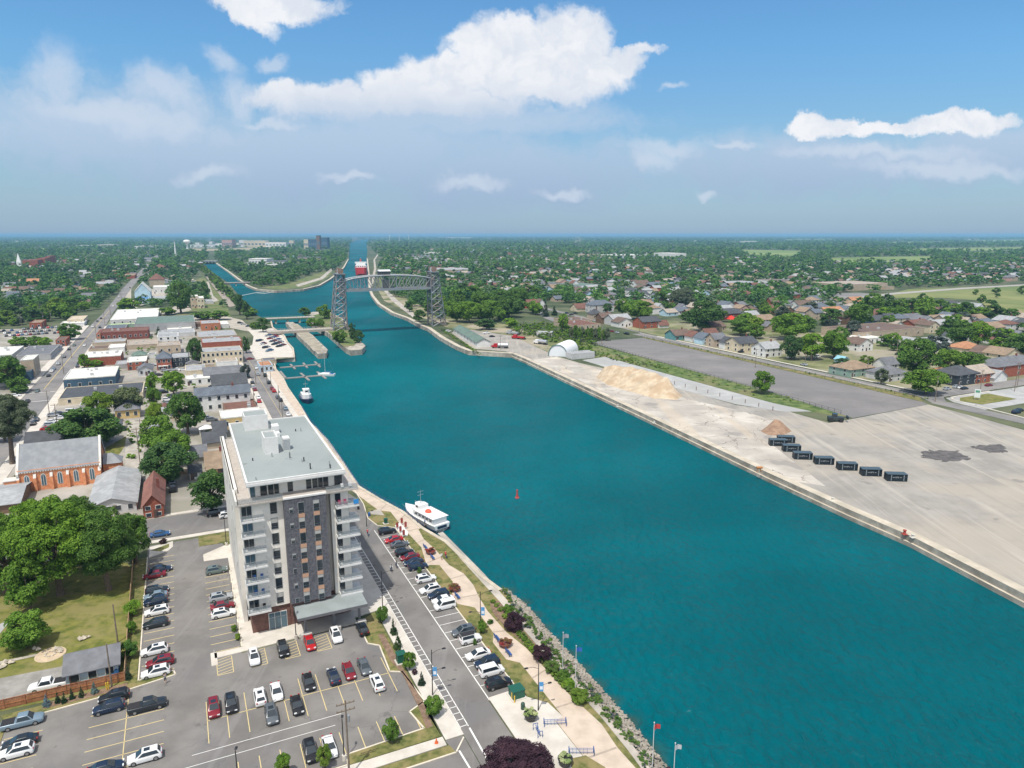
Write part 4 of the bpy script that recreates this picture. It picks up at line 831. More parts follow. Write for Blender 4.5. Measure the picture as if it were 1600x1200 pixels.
    b = MB(); b.box(5.71,121.4,ztop+1.2,13.1,121.46,ztop+1.26,0); b.box(5.9,121.42,ztop+.4,13.1,121.44,ztop+1.15,1); b.box(20.5,121.3,ztop+1.2,26.2,121.36,ztop+1.26,0); b.box(20.5,121.32,ztop+.4,26.2,121.34,ztop+1.15,1); b.box(26.2,121.3,ztop+1.2,26.26,164,ztop+1.26,0); b.build('terrace_railing', [fg, rail], o)
    b = MB(); b.box(8,124.2,ztop+.37,24.1,164,27.75); b.build('penthouse', stucco, o)
    for x0, x1 in ((8.1,8.9),(9.8,10.9),(11.1,12.0),(12.1,12.9),(14.4,15.3),(17.6,18.5),(18.7,19.6),(19.7,20.5),(20.6,21.5),(22.6,24.0)):
        q = MB(); q.box(x0,124.13,ztop+.45,x1,124.199,27.5,0); q.build('glazed_panel', glass if x0 > 9 else glass2, o)
    b = MB(); b.box(7.4,121.9,27.76,24.2,164.8,28.35,0)
    for q_ in ((7.4,121.9,24.2,122.25),(7.4,164.45,24.2,164.8),(7.4,122.25,7.75,164.45),(23.85,122.25,24.2,164.45)): b.box(q_[0],q_[1],28.351,q_[2],q_[3],28.62,0)
    b.box(7.75,122.25,28.352,23.85,164.45,28.40,1); b.box(7.32,121.82,27.9,24.28,121.9,28.3,0); rf = b.build('roof', [slab, rfm], o)
    def rbox(px0, px1, py, d, h, n_, cap=True, z=28.4, lou=False):
        x0, y0 = LBA(px0, py, z); x1, _ = LBA(px1, py-(px1-px0)*.143, z); q = MB(); q.box(x0,y0,z,x1,y0+d,z+h,0)
        if cap: q.box(x0+.25,y0+.25,z+h+.001,x1-.25,y0+d-.25,z+h+.02,1); [q.box(*c_, 0) for c_ in ((x0,y0,z+h+.001,x1,y0+.2,z+h+.25),(x0,y0+d-.2,z+h+.001,x1,y0+d,z+h+.25),(x0,y0+.2,z+h+.001,x0+.2,y0+d-.2,z+h+.25),(x1-.2,y0+.2,z+h+.001,x1,y0+d-.2,z+h+.25))]
        if lou: [q.box(x0-.06, y0-.06, z+.2+.3*i, x1+.06, y0-.01, z+.32+.3*i, 2) for i in range(int(h/.3)-1)]
        q.build(n_, [slab, rfm, fg], rf)
    rbox(383,419,674,5.5,3.0,'lift_overrun'); rbox(414.5,435.5,711,5.2,3.1,'stair_head'); rbox(443.5,453.5,704,2.0,2.4,'air_unit',False,lou=True); rbox(426,436.5,678,2.4,1.6,'air_unit',False); rbox(427,438,684,1.6,.8,'air_unit',False)
    for i, (x, y) in enumerate(((395,720),(425,714),(453,716),(472,722),(475,721),(515,729),(462,674),(470,674),(485,733),(400,750),(516,732),(421,670))):
        bx, ay = LBA(x, y, 28.4); q = MB(); q.tube((bx,ay,28.4),(bx,ay,28.4+.5+.3*(i%3)),.12,.12,6); q.build('roof_vent', fg if i%2 else dark, rf)
    bx, ay = LBA(453,719,28.4); q = MB(); q.tube((bx,ay,28.4),(bx,ay,30.6),.04,.03,5); q.tube((bx-.5,ay,30.2),(bx+.5,ay,30.2),.03,.03,4); q.build('aerial', fg, rf)
    # entrance and canopy
    q = MB(); q.box(9.4,122.8,.05,12.6,122.899,3.3,0)
    for x0, x1 in ((9.5,10.4),(10.5,11.45),(11.55,12.5)): q.box(x0,122.74,.15,x1,122.799,2.3,1); q.box(x0,122.74,2.4,x1,122.799,3.2,1)
    q.build('entrance', [trimw, glass2], o)
    pole_g_ = P('column_dark', (.2,.2,.21), .6); cm = M('canopy_roof', (.25,.28,.28), .8, .08, .5); b = MB(); b.box(13.6,116.4,4.05,25.9,122.3,4.55,0); b.box(13.6,116.4,4.551,25.9,122.3,4.6,1); c = b.build('canopy', [M('canopy_edge', (.14,.14,.15), .6,.1,1), cm], o)
    for x in (15.2, 20.3, 24.9):
        q = MB(); q.box(x-.2,119.0,.2,x+.2,119.4,4.04,2); q.box(x-1.1 if x < 24 else x-.7,117.1,0,x+.8,118.0,.9,1); q.build('column', [slab, M('column_stone', (.48,.46,.43), .9,.15,1.5), pole_g_], c)
make_tower()
OCC.append((*T(15,143).xy, 26))
def seat(p, z, col, label, rz=0.):
    o = thing('patio_chair', (p.x, p.y, z), rz, label, 'chair'); m_ = P('chair_'+col, PAINTX[col], .6)
    b = MB(); b.box(-.25,-.25,.38,.25,.25,.44); b.build('seat', m_, o); b = MB(); b.box(-.25,.2,.44,.25,.26,.95); b.build('backrest', m_, o)
    for x in (-.22,.2):
        for y in (-.22,.2): b = MB(); b.box(x,y,0,x+.03,y+.03,.38); b.build('leg', m_, o)
PAINTX = dict(pink=(.62,.08,.2), blue=(.03,.12,.35), white=(.7,.7,.7), black=(.02,.02,.02), red=(.5,.03,.03))
ztopb = 4.95+2.85*6
seat(T(22.9,121.8), ztopb+.05, 'pink', 'pink patio chair on the topmost right balcony, nearer the charcoal bay', TH); seat(T(23.9,121.8), ztopb+.05, 'pink', 'pink patio chair on the topmost right balcony, beside the blue cloth', TH)
seat(T(23.6,122.2), 25.02, 'white', 'white chair on the roof terrace, nearer the glazing', TH); seat(T(25,122.2), 25.02, 'white', 'white chair at the right corner of the roof terrace', TH)
for k in (0, 1, 2):
    seat(T(7.6,121.8), 5.0+2.85*k, ('black','blue','blue')[k], f"{('black','blue','blue')[k]} patio chair at the left on the {('lowest','second','third')[k]} left balcony", TH); seat(T(8.8,121.8), 5.0+2.85*k, ('black','blue','blue')[k], f"{('black','blue','blue')[k]} patio chair at the right on the {('lowest','second','third')[k]} left balcony", TH)
b = MB(); b.box(0,0,0,.9,.06,.85); o = b.build('beach_towel', P('towel_blue', (.03,.25,.6), .8)); o.location = T(25.2,120.75,ztopb+.25); o.rotation_euler = (0,0,TH); tag(o, 'bright blue towel hanging on the topmost right balcony rail', 'towel')
# ================================================================ LANDMARK BUILDINGS
def church():
    p = G(31,770); w = along(p, TB, lambda q_: Pj(q_)[0] < 160); h = hgt(p, 737); o = thing('church', (p.x,p.y,.03), TH, 'orange brick church with a long grey roof and pointed arch windows', 'church')
    d = 13.0; rise = 6.0; br = M('church_brick', (.66,.26,.12), .9, .14, 1.6, c2=(.74,.33,.17), bump=.2, bscale=5); st = M('church_stone', (.62,.60,.56), .8,.08,.8)
    b = MB(); b.box(0,0,-.2,w,d,h,0); b.add([(0,0,h),(0,d,h),(0,d/2,h+rise-.2),(w,0,h),(w,d,h),(w,d/2,h+rise-.2)], [(1,0,2),(3,4,5)]); b.build('wall', br, o)
    b = MB(); e = .25; b.add([(.35,-e,h-.4),(w-.35,-e,h-.4),(w-.35,d/2,h+rise),(.35,d/2,h+rise),(w-.35,d+e,h-.4),(.35,d+e,h-.4)], [(0,1,2,3),(3,2,4,5)]); b.add([(.35,-e,h-.65),(w-.35,-e,h-.65),(w-.35,-e,h-.4),(.35,-e,h-.4)], [(0,1,2,3)]); rf = b.build('roof', M('church_roof', (.23,.245,.265), .85,.1,.5,c2=(.27,.285,.30)), o)
    for x in (-.3, w-.3):
        b = MB(); s = [(x,-e-.3,h-.8),(x,d/2,h+rise+.35),(x,d+e+.3,h-.8),(x+.6,-e-.3,h-.8),(x+.6,d/2,h+rise+.35),(x+.6,d+e+.3,h-.8)]; lo_ = [(a,b_,c-.75) for a,b_,c in s]
        b.add(s+lo_, [(0,3,4,1),(1,4,5,2),(0,1,7,6),(1,2,8,7),(3,9,10,4),(4,10,11,5),(6,9,3,0),(2,5,11,8)]); b.build('gable_parapet', st, o)
    for i in range(6):
        x = w*(i+.02)/5.1; b = MB(); b.box(x-.35,-.75,-.2,x+.35,-.01,h*.62,0); b.add([(x-.35,-.75,h*.62),(x+.35,-.75,h*.62),(x+.35,-.01,h*.8),(x-.35,-.01,h*.8)], [(0,1,2,3)], 1); b.build('buttress', [br, st], o)
    for i in range(5):
        x = w*(i+.52)/5.1; z0, z1, hw = h*.22, h*.60, .5; b = MB()
        for k_, (g_, y) in enumerate(((.16,-.04),(0,-.09))):
            a = hw+g_; pts = [(x-a,z0-g_),(x+a,z0-g_),(x+a,z1)]+[(x+a*math.cos(t_),z1+a*1.7*math.sin(t_)) for t_ in (.4,.8,1.2)]+[(x,z1+a*1.75)]+[(x-a*math.cos(t_),z1+a*1.7*math.sin(t_)) for t_ in (1.2,.8,.4)]+[(x-a,z1)]
            b.add([(q_[0],y,q_[1]) for q_ in pts], [tuple(range(len(pts)))], k_)
        b.box(x-.06,-.13,z0,x+.06,-.1,z1+1.0,0); b.build('arched_window', [st, glass2], o)
    b = MB(); [b.box(.4+k*.62,-.32,h-.75,.4+k*.62+.3,-.02,h-.5) for k in range(int(w/.62)-1)]; b.build('corbel_band', st, o)
    ch = MB(); ch.box(w+.35,3,0,w+5,9,h*.72,0); hp = ch.build('apse', br, o); ch = MB(); ch.add([(w+.32,2.7,h*.72),(w+5.3,2.7,h*.72),(w+5.3,9.3,h*.72),(w+.32,9.3,h*.72),(w+.32,6,h*.72+2.4),(w+2.6,6,h*.72+2.4)], [(0,1,5,4),(1,2,5),(2,3,4,5)]); ch.build('apse_roof', MATS['church_roof'], hp)
    b = MB(); b.box(-3.2,-.5,0,-.4,2.4,h*.6); b.box(-3.4,-.7,h*.6,-.35,2.6,h*.6+.25,1); b.build('porch', [br, st], o); OCC.append((*(p+TB*12+TA*6).xy, 15))
church()
# the parish hall, gable roof with the ridge running away
bld(139,808,214,794,742,'A',wc='lgrey',rc='lgrey',rise=1.9,nf=4,ns=0,label='large grey hipped hall roof between church and big tree',cat='hall',name='parish_hall')
bld(-60,812,32,797,762,'B',wc='brown',rc='lgrey',rise=1.6,win=False,label='low grey roofed hall at the left edge beside the church',cat='hall',name='hall')
bld(225,812,257,791,752,'A',wc='brick',rc='rust',rise=2.7,nf=2,ns=2,floors=2,label='small red brick house with a rusty metal roof',cat='house',name='brick_house',chim=True)
bld(105,1074,186,1056,1020,'B',wc='blue',rc='grey',rise=1.6,nf=3,ns=0,floors=1,label='small blue grey cottage behind the wooden fence',cat='house',name='cottage')
# downtown: x0,y0,x1,eaves row,back row
B_ = lambda *a, **k: bld(*a, cat=k.pop('cat','building'), name=k.pop('name','brick_building' if 'brick' in k.get('wc','') else 'shop_building'), **k)
B_(40,709,98,700,None,'B',wc='tan',rc='dgrey',rise=3.4,d=12,win=False,label='dark roofed house with a white dormer behind the church',name='house',cat='house')
B_(101,611,182,593,577,wc='dblue',rc='white',nf=5,ns=0,floors=1,label='black two storey block with a white flat roof on the main street corner',trim=roof_m('white'),vents=4)
B_(92,634,224,624,606,wc='cream',rc='dgrey',nf=4,ns=0,floors=1,win=True,label='long low charcoal roofed building with yellow framed windows')
B_(125,643,162,636,629,wc='lgrey',rc='lgrey',win=False,label='small low white roofed annex by the yellow green tree')
B_(181,656,219,642,None,'H',wc='yellow',rc='grey',rise=2.4,d=11,label='small yellow house with a grey hip roof by the alley',name='house',cat='house',nf=3)
B_(132,573,190,559,550,wc='brick',rc='white',nf=0,ns=0,win=False,label='long red brick building with a blank side wall beside the main street',vents=5)
B_(181,577,201,572,564,wc='grey',rc='lgrey',win=False); B_(200,579,230,566,558,wc='brick',rc='white',nf=3,ns=0,floors=2,label='brick two storey house with white flat roof near the alley',vents=1)
B_(207,564,229,556,None,'H',wc='grey',rc='green',rise=2,d=9,win=False,label='low building with a dull green hip roof',name='house',cat='house')
B_(246,579,269,561,None,'H',wc='brick',rc='slate',rise=3,d=11,nf=3,floors=2,label='red brick house with a dark slate hip roof',name='house',cat='house',porch=True)
B_(269,574,297,560,552,wc='black',rc='lgrey',nf=3,floors=2,label='black painted two storey building beside the hip roofed brick house')
B_(216,588,239,578,None,'A',wc='lgrey',rc='grey',d=10,nf=2,label='little white gabled house in the middle of the block',name='house',cat='house')
B_(158,533,233,520,514,wc='dbrick',rc='rbrown',nf=9,ns=0,floors=1,label='long dark brick block with a row of white trimmed windows',vents=3,wd=1.2) if False else B_(158,533,233,520,514,wc='dbrick',rc='rbrown',nf=9,ns=0,floors=1,label='long dark brick block with a row of white trimmed windows',vents=3)
B_(152,534,158,522,515,wc='obrick',rc='rbrown',nf=1,ns=0,floors=2,label='narrow orange brick corner building on the main street')
B_(145,545,197,536,531,wc='beige' if 'beige' in WALLC else 'tan',rc='lgrey',win=False,vents=3,label='low tan building in front of the dark brick block'); B_(198,547,247,540,532,wc='tan',rc='beige',win=False,vents=2)
B_(139,553,170,546,541,wc='tan',rc='brown',win=False,vents=1); B_(170,551,195,544,538,wc='white',rc='white',win=False)
B_(173,509,247,500,484,wc='lgrey',rc='white',nf=6,ns=0,floors=1,label='wide white roofed shop beside the far part of the main street',vents=3)
B_(170,513,247,509,506,wc='green',rc='lime',nf=0,win=False,label='lime green awning strip along the wide shop',cat='awning',name='awning')
B_(211,520,306,507,496,wc='grey',rc='green',win=False,label='long market building with a wide grey green roof',vents=0)
B_(163,521,196,516,508,wc='grey',rc='slate',win=False,label='blue grey low roof behind the dark brick block')
B_(247,539,280,527,521,wc='white',rc='lgrey',nf=3,floors=2,label='white two storey building with small roof lettering'); B_(247,554,283,541,535,wc='tan',rc='beige',nf=3,ns=0,floors=1)
B_(310,534,371,527,518,wc='tan',rc='lgrey',nf=5,ns=0,floors=1,label='pale grey roofed building on the waterfront street, farthest of its row',vents=4); B_(247,528,305,522,516,wc='lgrey',rc='lgrey',nf=4,ns=0,floors=1,vents=4)
B_(317,547,379,536,529,wc='brick',rc='lgrey',nf=0,ns=0,win=False,label='red brick side wall with a pale roof beside the cream bank',vents=3)
B_(316,571,380,551,544,wc='cream',rc='lgrey',nf=9,ns=2,floors=2,label='cream two storey bank with rows of dark windows',vents=3)
B_(339,575,372,566,559,wc='white',rc='beige',nf=0,win=False); B_(291,592,323,580,571,wc='cream',rc='lgrey',nf=0,win=False,vents=2,label='long pale flat roofed building behind the white terrace')
B_(291,603,334,593,587,wc='white',rc='white',nf=3,ns=0,floors=1); B_(320,598,380,590,None,'B',wc='white',rc='grey',rise=3.6,d=16,win=False,label='white building with a wide grey gable, farther of two')
B_(333,613,387,602,None,'B',wc='lgrey',rc='dgrey',rise=3.6,d=14,nf=4,ns=0,floors=1,label='grey gabled building next to the white terrace, nearer of two')
B_(308,645,392,619,None,'B',wc='white',rc='slate',rise=2.4,d=9,nf=6,ns=0,floors=2,label='long white two storey terrace with a dark roof',name='terrace_house',cat='house',chim=True)
B_(353,656,404,644,628,wc='brown',rc='rbrown',win=False,label='low red brown roofed shop in front of the white terrace',vents=2)
B_(347,672,411,654,642,wc='yellow',rc='white',nf=4,ns=0,floors=1,label='yellow brick building with a white roof just behind the tower',vents=0)
B_(248,519,262,515,512,wc='grey',rc='grey',win=False); B_(262,520,300,516,511,wc='lgrey',rc='white',win=False,vents=3)
B_(315,517,345,506,501,wc='obrick',rc='lgrey',nf=2,ns=0,floors=1,label='square orange brick building at the top of the waterfront street'); B_(345,513,358,507,502,wc='white',rc='white',win=False,label='white annex beside the orange brick building'); B_(306,511,322,506,503,wc='brown',rc='brown',win=False)
B_(345,640,352,636,None,'B',wc='grey',rc='dgrey',win=False,name='shed',cat='shed')
# yards behind the tower
H_ = lambda *a, **k: bld(*a, cat=k.pop('cat','house'), name=k.pop('name','house'), **k)
H_(335,686,355,677,None,'B',wc='grey',rc='dgrey',d=10,win=False,label='dark roofed back extension just left of the tower, farther one'); H_(319,703,353,694,None,'B',wc='tan',rc='dgrey',d=9,win=False,label='dark roofed house immediately left of the tower')
H_(324,746,358,733,None,'B',wc='yellow',rc='tan',rise=3.2,d=15,nf=2,floors=1,label='brownish roofed yellow house left of the tower',chim=True); H_(300,726,324,716,None,'B',wc='grey',rc='grey',d=9,win=False,label='small grey house under the street trees')
H_(297,750,315,741,None,'B',wc='white',rc='dgrey',d=5,nf=1,name='shed',cat='shed',label='white shed with a dark roof between two big trees'); H_(250,649,266,641,None,'A',wc='lgrey',rc='rbrown',d=7,name='shed',cat='shed',label='small shed with a red brown roof by the alley trees')
p = G(313,681); o = thing('garden_gazebo', (p.x,p.y,0), TH, 'white peaked garden gazebo behind the tower', 'gazebo'); w = 4.0
for x in (0,w):
    for y in (0,w): b = MB(); b.box(x-.08,y-.08,0,x+.08,y+.08,2.3); b.build('post', white, o)
b = MB(); b.add([(-.3,-.3,2.3),(w+.3,-.3,2.3),(w+.3,w+.3,2.3),(-.3,w+.3,2.3),(w/2,w/2,3.5)], [(0,1,4),(1,2,4),(2,3,4),(3,0,4),(3,2,1,0)]); b.build('canopy', P('canvas_white', (.75,.73,.75), .8), o)
# west of the main street
B_(27,566,80,556,541,wc='grey',rc='grey',win=False,vents=3,label='wide dark grey roofed block west of the main street'); B_(-30,566,20,557,543,wc='lgrey',rc='white',win=False,vents=3,label='white roofed block at the left edge beyond the main street')
B_(36,592,56,563,557,wc='tan',rc='white',nf=0,ns=2,label='tall narrow brick building with a white roof beside the grey block',floors=2,side=1,d=16) 
B_(30,596,50,582,576,wc='dblue',rc='dgrey',win=False); B_(88,542,104,532,526,wc='brick',rc='brown',nf=2,ns=0,floors=2,label='small brick building by the street trees'); B_(74,551,93,545,540,wc='grey',rc='slate',win=False)
B_(47,514,66,505,500,wc='brick',rc='tan',nf=2,ns=0,floors=1,label='dark red shop beside the crowded car lot'); B_(95,511,132,506,502,wc='white',rc='white',nf=5,ns=0,floors=1); B_(106,508,132,500,494,wc='cream',rc='cream',nf=3,ns=0,floors=1,label='cream roofed building beyond the crowded car lot')
H_(10,473,29,467,None,'B',wc='grey',rc='slate',d=22,rise=7,win=False,label='tall slate roofed hall at the far left among trees')
H_(128,459,151,455,None,'H',wc='brick',rc='rbrown',d=16,rise=4,win=False,label='broad house with a red brown hip roof among the west trees'); H_(128,469,150,464,None,'B',wc='lgrey',rc='grey',d=14,win=False); H_(125,480,141,475,None,'B',wc='brown',rc='brown',d=14,win=False)
B_(145,450,175,444,440,wc='tan',rc='lgrey',win=False,label='flat grey roof among the west trees'); H_(41,447,60,443,None,'B',wc='tan',rc='orange',d=26,rise=6,win=False,label='orange roofed building deep in the west trees')
B_(180,436,211,431,428,wc='brick',rc='tan',win=False,label='low brick school beyond the street trees',cat='school')
for x0,y0,x1,yt,yb,wc,rc,lb_ in ((35,418,60,407,404,'brick','rbrown','long red brick church hall in the west trees'),(58,416,72,404,401,'brick','rbrown','red brick block beside the long brick hall'),(72,414,79,401,399,'brick','rbrown','square brick tower at the end of the brick hall')): B_(x0,y0,x1,yt,yb,wc=wc,rc=rc,win=False,label=lb_,vents=0)
p = G(31,420); o = thing('church_steeple', (p.x,p.y,0), TH, 'small pointed white steeple beside the long brick hall', 'steeple'); b = MB(); b.box(-4,-4,0,4,4,14); b.build('tower', white, o); b = MB(); b.add([(-4,-4,14),(4,-4,14),(4,4,14),(-4,4,14),(0,0,32)], [(0,1,4),(1,2,4),(2,3,4),(3,0,4)]); b.build('spire', white, o)
# between the main street and the old canal
B_(211,468,236,456,None,'A',wc='sky',rc='white',d=40,rise=9,win=False,label='large pale blue shed with a curved white roof'); B_(211,476,233,468,464,wc='blue',rc='blue',win=False,label='low blue roofed building in front of the pale shed'); B_(240,459,265,449,446,wc='white',rc='white',nf=3,ns=0,floors=1,label='white flat warehouse beside the pale blue shed')
H_(234,447,258,437,None,'H',wc='tan',rc='rbrown',d=26,rise=8,win=False,label='big house with a red brown hip roof near the far bend of the main street'); B_(258,449,270,442,438,wc='grey',rc='grey',win=False)
B_(299,482,311,463,461,wc='tan',rc='white',nf=2,ns=0,floors=2,label='square brick tower building with a white top'); B_(309,482,320,466,463,wc='cream',rc='white',nf=2,ns=0,floors=2); B_(293,448,313,446,None,'A',wc='white',rc='cream',d=24,rise=7,win=False,label='arched cream roofed barn near the old canal')
H_(238,424,262,419,None,'H',wc='tan',rc='rbrown',d=30,win=False); H_(225,408,240,405,None,'B',wc='lgrey',rc='grey',d=30,win=False); B_(321,475,334,471,468,wc='lgrey',rc='lgrey',win=False)
B_(240,472,262,466,463,wc='white',rc='lgrey',win=False)
# ================================================================ EAST SIDE BUILDINGS
rzE = TH
EH = [ # x0,y0,x1,eaves,kind,wall,roof
(1055,532,1080,524,'B','teal','brown'),(1081,535,1098,526,'A','white','rbrown'),(1097,539,1115,529,'A','sky','slate'),(1104,530,1123,522,'B','tan','rbrown'),(1116,543,1135,530,'B','tan','grey'),(1136,547,1153,536,'A','white','dgrey'),
(1155,551,1184,537,'B','cream','dgrey'),(1109,519,1134,511,'B','tan','brown'),(1128,500,1164,491,'H','dbrick','dgrey'),(1169,502,1187,493,'B','white','lgrey'),(1184,510,1212,500,'B','cream','tan'),(1195,559,1221,545,'B','white','lgrey'),
(1197,517,1214,510,'A','tan','grey'),(1248,485,1273,477,'B','white','brown'),(1236,484,1249,477,'A','white','grey'),(1280,488,1298,481,'H','white','slate'),(1292,493,1320,488,'B','cream','orange'),(1254,493,1274,486,'B','lgrey','slate'),
(1189,485,1209,481,'H','grey','slate'),(1329,548,1350,537,'B','white','brown'),(1342,550,1363,538,'A','white','brown'),(1452,549,1485,538,'B','white','lgrey'),(1509,552,1536,545,'H','cream','orange'),(1546,563,1570,553,'A','white','brown'),(1569,568,1594,555,'A','cream','tan'),
(1555,592,1625,574,'H','brick','grey'),(1553,598,1573,591,'A','white','lgrey'),(1524,600,1552,585,'B','brick','beige'),(1494,604,1529,587,'H','black','dgrey'),(1466,600,1501,590,'H','grey','orange'),(1387,597,1419,586,'H','lgrey','grey'),
(1328,590,1366,578,'H','green','tan'),(1384,578,1404,570,'B','white','grey'),(1541,525,1570,513,'B','tan','tan'),(1575,512,1598,502,'A','white','lgrey'),(1386,505,1402,497,'B','grey','dgrey'),(1403,509,1420,498,'H','cream','slate'),(1420,506,1443,498,'B','sky','grey'),
(1443,511,1460,501,'A','white','grey'),(1461,507,1484,500,'B','cream','tan'),(1466,517,1487,508,'B','white','lgrey'),(1487,508,1502,501,'A','cream','rbrown'),(1364,498,1383,492,'B','white','rbrown'),(1366,485,1383,478,'H','tan','rbrown'),(1333,477,1352,471,'B','tan','orange'),
(1362,507,1386,501,'B','dblue','dgrey'),(1430,515,1455,508,'B','brick','rbrown'),(825,482,841,475,'B','red','rbrown'),(841,481,852,474,'A','white','brown'),(926,489,959,477,'H','lgrey','slate'),(902,487,926,482,'B','cream','rbrown'),(925,499,940,491,'H','tan','dgrey'),
(940,506,958,496,'B','brown','brown'),(958,509,986,499,'B','lgrey','lgrey'),(967,512,989,504,'A','white','brown'),(1004,514,1032,503,'B','brick','dgrey'),(1031,513,1045,508,'B','white','rbrown'),(994,450,1015,443,'B','white','brown'),(1016,453,1041,446,'B','white','slate'),
(1045,460,1065,455,'B','white','lgrey'),(990,468,1014,461,'B','white','dgrey'),(940,460,955,453,'H','white','lgrey'),(919,459,938,451,'B','sky','lgrey'),(895,460,912,455,'B','brick','brown'),(894,451,905,443,'A','white','rbrown'),(874,449,889,441,'A','pink','tan'),
(862,458,878,450,'B','cream','tan'),(1092,470,1109,459,'A','sky','lgrey'),(1062,490,1074,482,'A','white','grey'),(1026,487,1039,481,'A','white','lgrey'),(700,448,716,442,'B','white','tan'),(733,456,746,447,'A','cream','rbrown'),(774,442,788,434,'A','white','rbrown'),
(790,463,800,456,'B','white','lgrey'),(850,460,866,453,'A','sky','grey'),(1160,475,1180,470,'B','white','brown'),(1205,470,1216,460,'A','white','lgrey'),(1205,480,1217,472,'B','brick','brown'),(1155,462,1166,457,'B','grey','green')]
for e in EH:
    x0,y0,x1,yt,kd,wc,rc = e
    bld(x0,y0,x1,yt,None,kd,rz=rzE,wc=wc,rc=rc,side=-1,floors=2 if y0-yt > 9 else 1,nf=3 if x1-x0 > 22 else 2,win=(y0-yt) >= 8,chim=(x0%5 == 0),desc=f"{nm(wc)} house with {nm(rc)} {'hipped' if kd=='H' else 'gabled'} roof",group='houses on the far bank',rise=None or (3.2 if y0 > 500 else 4.0))
for x0,y0,x1,yt,yb,wc,rc,lb_ in ((1345,533,1443,520,511,'tan','brown','broad brown flat roofed hall among the far bank houses'),(1345,538,1380,530,524,'white','white','white flat roofed block in front of the brown hall'),(1415,541,1440,532,528,'white','lgrey','white garage at the end of the brown hall'),
    (896,516,939,509,502,'tan','rbrown','long tan warehouse with a red brown roof above the shrubs'),(888,508,925,502,497,'tan','brown','low brown roofed warehouse behind the long tan one'),(908,454,943,447,437,'grey','green','large grey green roofed building among far trees'),
    (1320,455,1386,445,441,'tan','beige','long low school beside the tree belt'),(1385,453,1397,448,446,'tan','grey','short wing at the end of the long low school'),(1156,438,1185,433,430,'cream','tan','cream shopping block among the far houses'),(1158,449,1205,444,440,'grey','lgrey','grey roofed shopping block, wider one'),
    (1232,447,1262,441,437,'white','brown','white edged brown roofed building near the shopping blocks'),(836,431,872,428,425,'brick','beige','long low brick school in the far trees'),(690,428,745,422,419,'tan','lgrey','long pale flat roofed school behind the right tower'),(1050,404,1072,396,394,'white','white','white end block of the far white factory'),
    (953,402,1015,399,396,'white','white','long white factory roof far behind the houses'),(915,402,938,398,396,'cream','tan','tan factory block beside the far white one')):
    bld(x0,y0,x1,yt,yb,wc=wc,rc=rc,rz=rzE,side=-1,nf=5,ns=0,floors=1,win=y0>500,vents=2 if y0 > 500 else 0,label=lb_,cat='building',name='flat_building')
# the green lock shed (its own direction)
a_, b__ = G(709,520), G(745,543); dd = b__-a_; ln = dd.length; rz = math.atan2(dd.y, dd.x)
house(Vector((a_.x,a_.y,0)), rz, ln, 9, 3.4, 'B', 2.2, 'white', 'green', label='long white shed with a dark green roof beside the curving quay', cat='shed', name='shed', nf=7, ns=0, floors=1)
# arched fabric shelter
def shelter():
    p = G(857,556); q_ = G(886,558); w = (q_-p).length; o = thing('storage_tent', (p.x,p.y,.03), math.atan2(q_.y-p.y,q_.x-p.x), 'white arched storage tent beside the gravel yard', 'tent'); L = 22; H = hgt(p+TB*w/2, 537); n = 14
    cv = P('tent_fabric', (.74,.75,.76), .6); prof = [(w/2-w/2*math.cos(math.pi*i/n), H*math.sin(math.pi*i/n)**.85) for i in range(n+1)]
    b = MB(); v = [(x,y,z) for y in (0,L) for x, z in prof]; b.add(v, [(i,i+1,n+2+i,n+1+i) for i in range(n)]); b.build('cover', cv, o, smooth=True)
    b = MB(); b.add([(x,.15,z*.985) for x, z in prof], [tuple(range(n+1))]); b.build('end_panel', P('tent_end', (.66,.70,.74), .6), o)
    for y in (0,): b = MB(); b.path([(x,y-.1,z) for x, z in prof], [.22]*(n+1), 5); b.build('end_frame', P('tent_frame', (.05,.14,.12), .5), o)
    for i in range(1, 6): b = MB(); b.path([(x,L*i/6,z+.03) for x, z in prof], [.06]*(n+1), 4); b.build('rib', cv, o)
    OCC.append((p.x+5,p.y+8,14))
shelter()
for (x0,y0,x1,yt,yb,lb_) in ((894,562,929,553,550,'grey concrete block wall beside the white arched tent'),(838,524,862,519,517,'long grey container wall among the shrubs behind the tent')):
    bld(x0,y0,x1,yt,yb,wc='lgrey',rc='lgrey',rz=rzE if x0 > 880 else R(-12),win=False,vents=0,label=lb_,cat='wall',name='block_wall')
